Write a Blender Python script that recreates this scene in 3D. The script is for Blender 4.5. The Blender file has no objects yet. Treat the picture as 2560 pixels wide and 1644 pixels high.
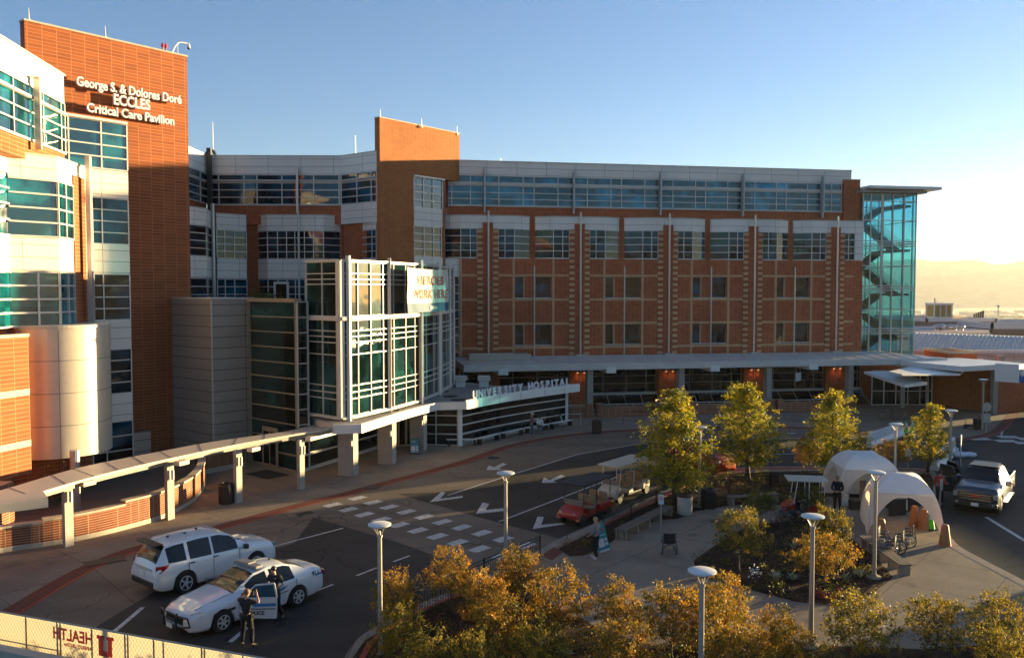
import bpy, bmesh, math, random
from mathutils import Vector, Matrix
from mathutils.geometry import tessellate_polygon
from math import sin, cos, pi, radians
random.seed(7)
S = bpy.context.scene
COL = S.collection
# ---------------- camera (2560 px wide photo, focal 2120 px, eye 10.8 m up, pitched 2.6 deg down)
F = 2120.0; CX = 1280.0; CY = 822.0; H = 10.8
PITCH = math.atan(97.0 / F)
cam = bpy.data.cameras.new('camera'); camo = bpy.data.objects.new('camera', cam); COL.objects.link(camo)
camo.location = (0, 0, H); camo.rotation_euler = (pi / 2 - PITCH, 0, 0)
cam.sensor_fit = 'HORIZONTAL'; cam.sensor_width = 36.0; cam.lens = F / 2560.0 * 36.0
cam.clip_start = 0.3; cam.clip_end = 60000
S.camera = camo
# ---------------- sun and sky
SUN_AZ = radians(29.7); SUN_EL = radians(3.8)
sdir = Vector((cos(SUN_EL) * cos(SUN_AZ), cos(SUN_EL) * sin(SUN_AZ), sin(SUN_EL)))
W = bpy.data.worlds.new('World'); S.world = W; W.use_nodes = True
nt = W.node_tree; bg = nt.nodes['Background']
sky = nt.nodes.new('ShaderNodeTexSky'); sky.sky_type = 'NISHITA'; sky.sun_disc = False
sky.sun_elevation = SUN_EL; sky.sun_rotation = pi / 2 - SUN_AZ
sky.altitude = 1400; sky.air_density = 1.0; sky.dust_density = 0.9; sky.ozone_density = 3.3
nt.links.new(sky.outputs[0], bg.inputs[0]); bg.inputs[1].default_value = 0.069
sl = bpy.data.lights.new('sun', 'SUN'); so = bpy.data.objects.new('sun', sl); COL.objects.link(so)
sl.energy = 5.0; sl.angle = radians(0.5); sl.color = (1.0, 0.76, 0.37)
so.rotation_euler = sdir.to_track_quat('Z', 'Y').to_euler(); so.location = (60, 40, 60)
S.view_settings.view_transform = 'Standard'; S.view_settings.look = 'None'
S.view_settings.exposure = 2.45; S.view_settings.gamma = 1.0
S.render.engine = 'CYCLES'
try:
    S.cycles.use_denoising = True; S.cycles.max_bounces = 8; S.cycles.transparent_max_bounces = 16
    S.cycles.volume_bounces = 0; S.cycles.caustics_reflective = False; S.cycles.caustics_refractive = False
    S.cycles.sample_clamp_indirect = 6
except Exception: pass

# ---------------- pixel -> world helpers (used once to read sizes and places off the photo)
cp, sp = cos(PITCH), sin(PITCH)
def ray(x, y):
    r = (x - CX) / F; u = (CY - y) / F
    return Vector((r, cp + u * sp, -sp + u * cp))
def G(x, y, z=0.0):
    d = ray(x, y); k = (z - H) / d.z
    return Vector((d.x * k, d.y * k, z))
def atY(x, y, Y):
    d = ray(x, y); k = Y / d.y
    return Vector((d.x * k, Y, H + d.z * k))
def onplane(x, y, pl):
    (px, py), (ux, uy) = pl
    d = ray(x, y); nx, ny = uy, -ux
    k = (px * nx + py * ny) / (d.x * nx + d.y * ny)
    return Vector((d.x * k, d.y * k, H + d.z * k))
def V2(v): return (v[0], v[1])

# ---------------- object helpers
WM = {}
DEPTHK = 1.0   # depth correction found by checking where the shadow of the atrium falls on the left wing
def tag(o, label=None, cat=None, group=None, kind=None):
    if label: o['label'] = label
    if cat: o['category'] = cat
    if group: o['group'] = group
    if kind: o['kind'] = kind
    return o
def thing(name, label, cat, loc=(0, 0, 0), rotz=0.0, group=None, scale=1.0):
    o = bpy.data.objects.new(name, None); COL.objects.link(o)
    o.empty_display_size = 0.2
    o.location = loc; o.rotation_euler = (0, 0, rotz); o.scale = (scale,) * 3
    WM[o.name] = Matrix.Translation(Vector(loc)) @ Matrix.Rotation(rotz, 4, 'Z') @ Matrix.Scale(scale, 4)
    return tag(o, label, cat, group)
def dup(root, loc, rotz, label=None, group=None, scale=None, name=None):
    r = root.copy(); COL.objects.link(r); r.location = loc; r.rotation_euler = (0, 0, rotz)
    if scale: r.scale = (scale,) * 3 if not isinstance(scale, tuple) else scale
    if label: r['label'] = label
    if group: r['group'] = group
    for ch in list(root.children):
        c = ch.copy(); COL.objects.link(c); c.parent = r
        for g in list(ch.children):
            d = g.copy(); COL.objects.link(d); d.parent = c
    return r

class MB:
    def __init__(s): s.v = []; s.f = []; s.m = []; s.M = None
    def add(s, vs, fs, mi=0):
        b = len(s.v)
        for p in vs:
            p = Vector(p)
            s.v.append(s.M @ p if s.M else p)
        for f in fs: s.f.append([b + i for i in f]); s.m.append(mi)
    def quad(s, a, b, c, d, mi=0): s.add([a, b, c, d], [(0, 1, 2, 3)], mi)
    def prism(s, poly, z0, z1, mi=0, cap0=True):
        n = len(poly)
        a = sum(poly[i][0] * poly[(i + 1) % n][1] - poly[(i + 1) % n][0] * poly[i][1] for i in range(n))
        if a < 0: poly = list(poly)[::-1]
        zz0 = z0 if isinstance(z0, (list, tuple)) else [z0] * n
        zz1 = z1 if isinstance(z1, (list, tuple)) else [z1] * n
        if a < 0: zz0 = list(zz0)[::-1]; zz1 = list(zz1)[::-1]
        vs = [(p[0], p[1], z) for p, z in zip(poly, zz0)] + [(p[0], p[1], z) for p, z in zip(poly, zz1)]
        fs = [(i, (i + 1) % n, n + (i + 1) % n, n + i) for i in range(n)]
        if n == 4:
            fs += [(n, n + 1, n + 2, n + 3), (3, 2, 1, 0)]
        else:
            for t in tessellate_polygon([[Vector((p[0], p[1], 0)) for p in poly]]):
                t = list(t)
                p0, p1, p2 = (poly[i] for i in t)
                if (p1[0]-p0[0])*(p2[1]-p0[1]) - (p1[1]-p0[1])*(p2[0]-p0[0]) < 0: t = t[::-1]
                fs.append([n + i for i in t])
                if cap0: fs.append(t[::-1])
        s.add(vs, fs, mi)
    def sheet(s, poly, z, mi=0):
        for t in tessellate_polygon([[Vector((p[0], p[1], 0)) for p in poly]]):
            t = list(t); p0, p1, p2 = (poly[i] for i in t)
            if (p1[0]-p0[0])*(p2[1]-p0[1]) - (p1[1]-p0[1])*(p2[0]-p0[0]) < 0: t = t[::-1]
            s.add([(poly[i][0], poly[i][1], z) for i in t], [(0, 1, 2)], mi)
    def box(s, c, sz, rz=0.0, mi=0, M=None):
        x, y, z = sz[0] / 2, sz[1] / 2, sz[2] / 2
        R = M if M is not None else Matrix.Translation(Vector(c)) @ Matrix.Rotation(rz, 4, 'Z')
        vs = [R @ Vector(p) for p in ((-x,-y,-z),(x,-y,-z),(x,y,-z),(-x,y,-z),(-x,-y,z),(x,-y,z),(x,y,z),(-x,y,z))]
        s.add(vs, [(0,3,2,1),(4,5,6,7),(0,1,5,4),(1,2,6,5),(2,3,7,6),(3,0,4,7)], mi)
    def bar(s, a, b, w, h, mi=0, up=Vector((0, 0, 1))):
        a = Vector(a); b = Vector(b); d = b - a; L = d.length
        if L < 1e-6: return
        d.normalize(); sd = d.cross(up)
        if sd.length < 1e-4: sd = d.cross(Vector((0, 1, 0)))
        sd.normalize(); u = sd.cross(d)
        vs = []
        for p in (a, b):
            for i, j in ((-1,-1),(1,-1),(1,1),(-1,1)): vs.append(p + sd * (i * w / 2) + u * (j * h / 2))
        s.add(vs, [(0,1,2,3),(7,6,5,4),(0,4,5,1),(1,5,6,2),(2,6,7,3),(3,7,4,0)], mi)
    def cyl(s, a, b, r0, r1=None, n=12, mi=0, caps=True):
        if r1 is None: r1 = r0
        a = Vector(a); b = Vector(b); d = (b - a)
        if d.length < 1e-6: return
        d.normalize(); q = d.to_track_quat('Z', 'Y').to_matrix()
        vs = [a + q @ Vector((r0 * cos(2*pi*i/n), r0 * sin(2*pi*i/n), 0)) for i in range(n)]
        vs += [b + q @ Vector((r1 * cos(2*pi*i/n), r1 * sin(2*pi*i/n), 0)) for i in range(n)]
        fs = [(i, (i+1) % n, n + (i+1) % n, n + i) for i in range(n)]
        if caps: fs += [tuple(range(n-1, -1, -1)), tuple(range(n, 2*n))]
        s.add(vs, fs, mi)
    def tube(s, pts, r, n=8, mi=0, closed=False):
        pts = [Vector(p) for p in pts]; m = len(pts)
        rr = r if isinstance(r, (list, tuple)) else [r] * m
        vs = []; prev = None
        for i, p in enumerate(pts):
            if closed: d = pts[(i+1) % m] - pts[i-1]
            else: d = pts[min(i+1, m-1)] - pts[max(i-1, 0)]
            d.normalize()
            if prev is None: prev = d.orthogonal().normalized()
            prev = (prev - d * prev.dot(d))
            if prev.length < 1e-5: prev = d.orthogonal()
            prev.normalize(); q = d.cross(prev)
            for k in range(n): vs.append(p + prev * (rr[i] * cos(2*pi*k/n)) + q * (rr[i] * sin(2*pi*k/n)))
        fs = []
        for i in range(m if closed else m - 1):
            j = (i + 1) % m
            for k in range(n): fs.append((i*n+k, i*n+(k+1) % n, j*n+(k+1) % n, j*n+k))
        if not closed: fs += [tuple(range(n-1, -1, -1)), tuple((m-1)*n+k for k in range(n))]
        s.add(vs, fs, mi)
    def lathe(s, c, prof, n=24, mi=0, axis=None, caps=True):
        c = Vector(c); vs = []; m = len(prof)
        Q = Matrix.Identity(3) if axis is None else Vector(axis).to_track_quat('Z', 'Y').to_matrix()
        for r, z in prof:
            for k in range(n): vs.append(c + Q @ Vector((r * cos(2*pi*k/n), r * sin(2*pi*k/n), z)))
        fs = [(i*n+k, i*n+(k+1) % n, (i+1)*n+(k+1) % n, (i+1)*n+k) for i in range(m-1) for k in range(n)]
        if caps: fs += [tuple(range(n-1, -1, -1)), tuple((m-1)*n+k for k in range(n))]
        s.add(vs, fs, mi)
    def ball(s, c, r, n=12, m=8, mi=0):
        rx, ry, rz = r if isinstance(r, (tuple, list)) else (r, r, r)
        c = Vector(c); vs = [c + Vector((0, 0, -rz))]
        for j in range(1, m):
            a = -pi/2 + pi * j / m
            for k in range(n): vs.append(c + Vector((rx*cos(a)*cos(2*pi*k/n), ry*cos(a)*sin(2*pi*k/n), rz*sin(a))))
        vs.append(c + Vector((0, 0, rz))); fs = []
        for k in range(n): fs.append((0, 1+(k+1) % n, 1+k))
        for j in range(m-2):
            for k in range(n): fs.append((1+j*n+k, 1+j*n+(k+1) % n, 1+(j+1)*n+(k+1) % n, 1+(j+1)*n+k))
        t = len(vs)-1
        for k in range(n): fs.append((1+(m-2)*n+k, 1+(m-2)*n+(k+1) % n, t))
        s.add(vs, fs, mi)
    def build(s, name, mats, parent=None, world=False, smooth=False, bevel=0.0, loc=None):
        me = bpy.data.meshes.new(name)
        vs = s.v
        if DEPTHK != 1.0: vs = [Vector((p.x * DEPTHK, p.y * DEPTHK, H + (p.z - H) * DEPTHK)) for p in vs]
        if parent is not None and world:
            Mi = (WM[parent.name]).inverted(); vs = [Mi @ p for p in vs]
        if loc is not None: vs = [p - Vector(loc) for p in vs]
        me.from_pydata([tuple(p) for p in vs], [], s.f)
        if not isinstance(mats, (list, tuple)): mats = [mats]
        for m in mats: me.materials.append(m)
        me.polygons.foreach_set('material_index', s.m)
        if smooth:
            me.polygons.foreach_set('use_smooth', [True] * len(s.f))
            if smooth == 'auto':
                try: me.set_sharp_from_angle(angle=radians(38))
                except Exception: pass
        me.update()
        o = bpy.data.objects.new(name, me); COL.objects.link(o)
        if parent is not None:
            o.parent = parent
            WM[o.name] = WM[parent.name]
        if loc is not None: o.location = loc
        if bevel:
            b = o.modifiers.new('bevel', 'BEVEL'); b.width = bevel; b.segments = 2; b.limit_method = 'ANGLE'
        return o
def child(o, parent):
    o.parent = parent; return o

class Fr:
    """wall frame: u runs to the right as seen from outside, d is outwards, z up"""
    def __init__(s, o, d):
        s.o = Vector((o[0], o[1])); s.u = Vector((d[0], d[1])).normalized(); s.n = Vector((s.u.y, -s.u.x))
    def p(s, u, d=0.0): q = s.o + s.u * u + s.n * d; return (q.x, q.y)
    def P(s, u, d, z): q = s.o + s.u * u + s.n * d; return Vector((q.x, q.y, z))
    def box(s, mb, u0, u1, d0, d1, z0, z1, mi=0):
        mb.prism([s.p(u0, d1), s.p(u1, d1), s.p(u1, d0), s.p(u0, d0)], z0, z1, mi)
    def uz(s, x, y, d=0.0):
        o = s.o + s.n * d
        q = onplane(x, y, ((o.x, o.y), (s.u.x, s.u.y)))
        return (Vector((q.x, q.y)) - o).dot(s.u), q.z
    @property
    def ang(s): return math.atan2(s.u.y, s.u.x)
def frAB(A, B):
    A = Vector(A[:2]); B = Vector(B[:2]); f = Fr(A, B - A); f.L = (B - A).length; return f

# ---------------- materials
def _n(nt, t, **kw):
    n = nt.nodes.new(t)
    for k, v in kw.items(): setattr(n, k, v)
    return n
def mat(name, col, rough=0.6, metal=0.0, var=0.0, vscale=3.0, bump=0.0, bscale=30.0, spec=None, ior=None,
        emit=None, estr=0.0, trans=0.0, alpha=1.0, coat=0.0, vcol2=None, ptcoord='Object', stretch=None):
    m = bpy.data.materials.new(name); m.use_nodes = True; nt = m.node_tree; b = nt.nodes['Principled BSDF']
    b.inputs['Base Color'].default_value = (*col, 1); b.inputs['Roughness'].default_value = rough
    b.inputs['Metallic'].default_value = metal
    if ior: b.inputs['IOR'].default_value = ior
    if spec is not None: b.inputs['Specular IOR Level'].default_value = spec
    if emit: b.inputs['Emission Color'].default_value = (*emit, 1); b.inputs['Emission Strength'].default_value = estr
    if trans: b.inputs['Transmission Weight'].default_value = trans
    if coat: b.inputs['Coat Weight'].default_value = coat; b.inputs['Coat Roughness'].default_value = 0.05
    b.inputs['Alpha'].default_value = alpha
    if var or bump:
        g = _n(nt, 'ShaderNodeNewGeometry')
        src = g.outputs['Position']
        if stretch:
            mp = _n(nt, 'ShaderNodeVectorMath', operation='MULTIPLY'); mp.inputs[1].default_value = stretch
            nt.links.new(src, mp.inputs[0]); src = mp.outputs[0]
    if var:
        no = _n(nt, 'ShaderNodeTexNoise'); no.inputs['Scale'].default_value = vscale; no.inputs['Detail'].default_value = 6
        no.inputs['Roughness'].default_value = 0.65
        nt.links.new(src, no.inputs['Vector'])
        r = _n(nt, 'ShaderNodeMapRange'); r.inputs[1].default_value = 0.3; r.inputs[2].default_value = 0.7
        nt.links.new(no.outputs['Fac'], r.inputs[0])
        mx = _n(nt, 'ShaderNodeMix', data_type='RGBA')
        c2 = vcol2 or tuple(min(1, c * (1 + var)) for c in col); c1 = tuple(c * (1 - var) for c in col)
        mx.inputs[6].default_value = (*c1, 1); mx.inputs[7].default_value = (*c2, 1)
        nt.links.new(r.outputs[0], mx.inputs[0]); nt.links.new(mx.outputs[2], b.inputs['Base Color'])
    if bump:
        n2 = _n(nt, 'ShaderNodeTexNoise'); n2.inputs['Scale'].default_value = bscale; n2.inputs['Detail'].default_value = 4
        nt.links.new(src, n2.inputs['Vector'])
        bp = _n(nt, 'ShaderNodeBump'); bp.inputs['Strength'].default_value = bump; bp.inputs['Distance'].default_value = 0.05
        nt.links.new(n2.outputs['Fac'], bp.inputs['Height']); nt.links.new(bp.outputs[0], b.inputs['Normal'])
    return m
def walluv(nt):
    """horizontal-along-wall / height coordinates for any upright face"""
    g = _n(nt, 'ShaderNodeNewGeometry')
    cr = _n(nt, 'ShaderNodeVectorMath', operation='CROSS_PRODUCT'); cr.inputs[0].default_value = (0, 0, 1)
    nt.links.new(g.outputs['True Normal'], cr.inputs[1])
    dt = _n(nt, 'ShaderNodeVectorMath', operation='DOT_PRODUCT')
    nt.links.new(g.outputs['Position'], dt.inputs[0]); nt.links.new(cr.outputs[0], dt.inputs[1])
    sx = _n(nt, 'ShaderNodeSeparateXYZ'); nt.links.new(g.outputs['Position'], sx.inputs[0])
    cb = _n(nt, 'ShaderNodeCombineXYZ')
    nt.links.new(dt.outputs['Value'], cb.inputs[0]); nt.links.new(sx.outputs['Z'], cb.inputs[1])
    return cb.outputs[0], sx, g
def brickmat(name, c1, c2, mortar, w=0.4, h=0.1, ms=0.012, offset=0.0, rough=0.85, stain=0.25, metal=0.0, bumpd=0.01, spec=0.3,
             stripe=None, squash=None):
    m = bpy.data.materials.new(name); m.use_nodes = True; nt = m.node_tree; b = nt.nodes['Principled BSDF']
    uv, sx, g = walluv(nt)
    br = _n(nt, 'ShaderNodeTexBrick'); br.offset = offset; br.inputs['Scale'].default_value = 1.0
    br.inputs['Color1'].default_value = (*c1, 1); br.inputs['Color2'].default_value = (*c2, 1); br.inputs['Mortar'].default_value = (*mortar, 1)
    br.inputs['Mortar Size'].default_value = ms; br.inputs['Brick Width'].default_value = w; br.inputs['Row Height'].default_value = h
    br.inputs['Mortar Smooth'].default_value = 0.1
    nt.links.new(uv, br.inputs['Vector'])
    col = br.outputs['Color']
    if stripe:  # alternate courses in a second colour
        sc, per = stripe
        md = _n(nt, 'ShaderNodeMath', operation='FRACT'); dv = _n(nt, 'ShaderNodeMath', operation='DIVIDE'); dv.inputs[1].default_value = per
        nt.links.new(sx.outputs['Z'], dv.inputs[0]); nt.links.new(dv.outputs[0], md.inputs[0])
        gt = _n(nt, 'ShaderNodeMath', operation='GREATER_THAN'); gt.inputs[1].default_value = 0.5; nt.links.new(md.outputs[0], gt.inputs[0])
        mx = _n(nt, 'ShaderNodeMix', data_type='RGBA'); nt.links.new(gt.outputs[0], mx.inputs[0]); nt.links.new(col, mx.inputs[6])
        mx.inputs[7].default_value = (*sc, 1); col = mx.outputs[2]
    no = _n(nt, 'ShaderNodeTexNoise'); no.inputs['Scale'].default_value = 0.35; no.inputs['Detail'].default_value = 8; no.inputs['Roughness'].default_value = 0.7
    mp = _n(nt, 'ShaderNodeVectorMath', operation='MULTIPLY'); mp.inputs[1].default_value = (1, 1, 0.45)
    nt.links.new(g.outputs['Position'], mp.inputs[0]); nt.links.new(mp.outputs[0], no.inputs['Vector'])
    r = _n(nt, 'ShaderNodeMapRange'); r.inputs[1].default_value = 0.3; r.inputs[2].default_value = 0.7; r.inputs[3].default_value = 1 - stain; r.inputs[4].default_value = 1 + stain * 0.5
    nt.links.new(no.outputs['Fac'], r.inputs[0])
    vm = _n(nt, 'ShaderNodeVectorMath', operation='SCALE'); nt.links.new(col, vm.inputs[0]); nt.links.new(r.outputs[0], vm.inputs['Scale'])
    nt.links.new(vm.outputs[0], b.inputs['Base Color'])
    b.inputs['Roughness'].default_value = rough; b.inputs['Metallic'].default_value = metal; b.inputs['Specular IOR Level'].default_value = spec
    bp = _n(nt, 'ShaderNodeBump'); bp.inputs['Strength'].default_value = 0.5; bp.inputs['Distance'].default_value = bumpd; bp.invert = True
    nt.links.new(br.outputs['Fac'], bp.inputs['Height']); nt.links.new(bp.outputs[0], b.inputs['Normal'])
    return m
def glassmat(name, c1, c2, rough=0.03, ior=1.9, cell=(1.3, 0.95), wav=0.012):
    m = bpy.data.materials.new(name); m.use_nodes = True; nt = m.node_tree; b = nt.nodes['Principled BSDF']
    uv, sx, g = walluv(nt)
    br = _n(nt, 'ShaderNodeTexBrick'); br.offset = 0; br.inputs['Scale'].default_value = 1.0
    br.inputs['Color1'].default_value = (*c1, 1); br.inputs['Color2'].default_value = (*c2, 1)
    br.inputs['Mortar'].default_value = (*c1, 1); br.inputs['Mortar Size'].default_value = 0.0
    br.inputs['Brick Width'].default_value = cell[0]; br.inputs['Row Height'].default_value = cell[1]
    nt.links.new(uv, br.inputs['Vector'])
    no = _n(nt, 'ShaderNodeTexNoise'); no.inputs['Scale'].default_value = 0.5; no.inputs['Detail'].default_value = 3
    nt.links.new(g.outputs['Position'], no.inputs['Vector'])
    r = _n(nt, 'ShaderNodeMapRange'); r.inputs[1].default_value = 0.4; r.inputs[2].default_value = 0.65; r.inputs[3].default_value = 0.25; r.inputs[4].default_value = 1.5
    nt.links.new(no.outputs['Fac'], r.inputs[0])
    vm = _n(nt, 'ShaderNodeVectorMath', operation='SCALE'); nt.links.new(br.outputs['Color'], vm.inputs[0]); nt.links.new(r.outputs[0], vm.inputs['Scale'])
    nt.links.new(vm.outputs[0], b.inputs['Base Color'])
    b.inputs['Roughness'].default_value = rough; b.inputs['IOR'].default_value = ior
    n2 = _n(nt, 'ShaderNodeTexNoise'); n2.inputs['Scale'].default_value = 0.9; n2.inputs['Detail'].default_value = 1
    nt.links.new(g.outputs['Position'], n2.inputs['Vector'])
    bp = _n(nt, 'ShaderNodeBump'); bp.inputs['Strength'].default_value = 1.0; bp.inputs['Distance'].default_value = wav
    nt.links.new(n2.outputs['Fac'], bp.inputs['Height']); nt.links.new(bp.outputs[0], b.inputs['Normal'])
    return m
M = {}
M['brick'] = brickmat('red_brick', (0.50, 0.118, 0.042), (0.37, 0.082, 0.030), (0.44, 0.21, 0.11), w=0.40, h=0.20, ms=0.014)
M['brick_tower'] = brickmat('tower_brick', (0.36, 0.098, 0.030), (0.27, 0.070, 0.024), (0.48, 0.22, 0.10), w=0.78, h=0.20, ms=0.014, stain=0.15)
M['brick_band'] = brickmat('banded_brick', (0.46, 0.12, 0.045), (0.36, 0.09, 0.032), (0.27, 0.11, 0.06), w=0.4, h=0.13, ms=0.012, stripe=((0.66, 0.38, 0.20), 0.52))
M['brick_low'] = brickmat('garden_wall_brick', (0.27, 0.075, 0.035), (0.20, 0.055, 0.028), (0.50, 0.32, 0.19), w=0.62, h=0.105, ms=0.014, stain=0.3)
M['brick_mid'] = brickmat('mid_tower_brick', (0.46, 0.150, 0.040), (0.37, 0.115, 0.033), (0.46, 0.21, 0.09), w=0.42, h=0.14, ms=0.012)
M['tan'] = mat('tan_brick', (0.60, 0.33, 0.17), 0.85, var=0.15, vscale=2.0)
M['panel'] = brickmat('white_metal_panel', (0.80, 0.71, 0.61), (0.85, 0.76, 0.66), (0.22, 0.18, 0.15), w=2.72, h=0.62, ms=0.016, rough=0.42, stain=0.10, bumpd=0.015, spec=0.5)
M['panel_grey'] = brickmat('grey_metal_panel', (0.40, 0.345, 0.295), (0.44, 0.385, 0.33), (0.11, 0.095, 0.08), w=30.0, h=0.66, ms=0.022, rough=0.36, stain=0.12, bumpd=0.02, spec=0.5, metal=0.3)
M['drum'] = mat('brushed_metal_skin', (0.70, 0.60, 0.47), 0.36, metal=0.35, var=0.05, vscale=2)
M['joint'] = mat('dark_joint', (0.08, 0.07, 0.06), 0.8)
M['white'] = mat('white_painted_metal', (0.76, 0.70, 0.63), 0.40, var=0.05, vscale=1.5)
M['tanmetal'] = mat('tan_grey_metal', (0.52, 0.43, 0.34), 0.5, var=0.06, vscale=1.5)
M['atframe'] = mat('atrium_frame_paint', (0.62, 0.56, 0.49), 0.4)
M['frame'] = mat('pale_aluminium_frame', (0.66, 0.61, 0.56), 0.35, metal=0.2)
M['pipe'] = mat('steel_pipe', (0.50, 0.48, 0.46), 0.35, metal=0.6)
M['dark'] = mat('dark_metal', (0.03, 0.03, 0.032), 0.5)
M['glass'] = glassmat('dark_window_glass', (0.002, 0.008, 0.014), (0.004, 0.07, 0.12), ior=1.5)
M['glass_top'] = glassmat('blue_window_glass', (0.002, 0.030, 0.050), (0.003, 0.22, 0.36), ior=1.8, cell=(1.9, 0.8))
M['glass_box'] = glassmat('green_dark_glass', (0.003, 0.014, 0.014), (0.005, 0.045, 0.045), ior=1.6, cell=(1.6, 0.9))
M['glass_teal'] = glassmat('teal_window_glass', (0.004, 0.06, 0.08), (0.008, 0.15, 0.17), cell=(2.2, 1.0), ior=2.1)
M['glass_black'] = glassmat('unlit_shop_glass', (0.003, 0.005, 0.006), (0.004, 0.012, 0.014), ior=1.55)
M['cap'] = mat('pale_metal_coping', (0.55, 0.50, 0.43), 0.5)
M['stone'] = mat('cast_stone', (0.48, 0.40, 0.31), 0.8, var=0.12, vscale=4)
M['soffit'] = mat('soffit_board', (0.36, 0.31, 0.26), 0.7)

CAM2 = Vector((0, 0))
def glaze(parent, A, B, z0, z1, rows=(), cols=(), mat_=None, off=-0.06, fw=0.055, fd=0.10, thick=(), cont=True, world=True, name='window', side=True, fm=None, ext=0.0):
    """a glazed strip: one pane mesh and a frame of mullions as its child. A is left, B right seen from outside"""
    f = frAB(A, B); L = f.L
    g = MB(); f.box(g, 0, L, off - 0.05, off, z0, z1)
    w = g.build(name, mat_ or M['glass'], parent, world)
    r = MB()
    zs = [z0] + [z0 + (z1 - z0) * t for t in rows] + [z1]
    for i, z in enumerate(zs):
        hw = 0.11 if i in thick else fw
        f.box(r, -ext, L + ext, off + 0.001, off + fd, z - hw / 2, z + hw / 2)
    us = ([0] if side else []) + [L * t for t in cols] + ([L] if side else [])
    for u in us: f.box(r, u - fw / 2, u + fw / 2, off + 0.002, off + fd - 0.004, z0 + fw / 2, z1 - fw / 2)
    r.build('frame', fm or M['frame'], w, world)
    return w
def translucent(m, amt=0.45, col=None):
    nt = m.node_tree; b = nt.nodes['Principled BSDF']; out = nt.nodes['Material Output']
    t = _n(nt, 'ShaderNodeBsdfTranslucent'); mx = _n(nt, 'ShaderNodeMixShader'); mx.inputs[0].default_value = amt
    src = b.inputs['Base Color']
    if src.is_linked: nt.links.new(src.links[0].from_socket, t.inputs[0])
    else: t.inputs[0].default_value = src.default_value
    if col: 
        for l in list(t.inputs[0].links): nt.links.remove(l)
        t.inputs[0].default_value = (*col, 1)
    nt.links.new(b.outputs[0], mx.inputs[1]); nt.links.new(t.outputs[0], mx.inputs[2]); nt.links.new(mx.outputs[0], out.inputs['Surface'])
    return m
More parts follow.
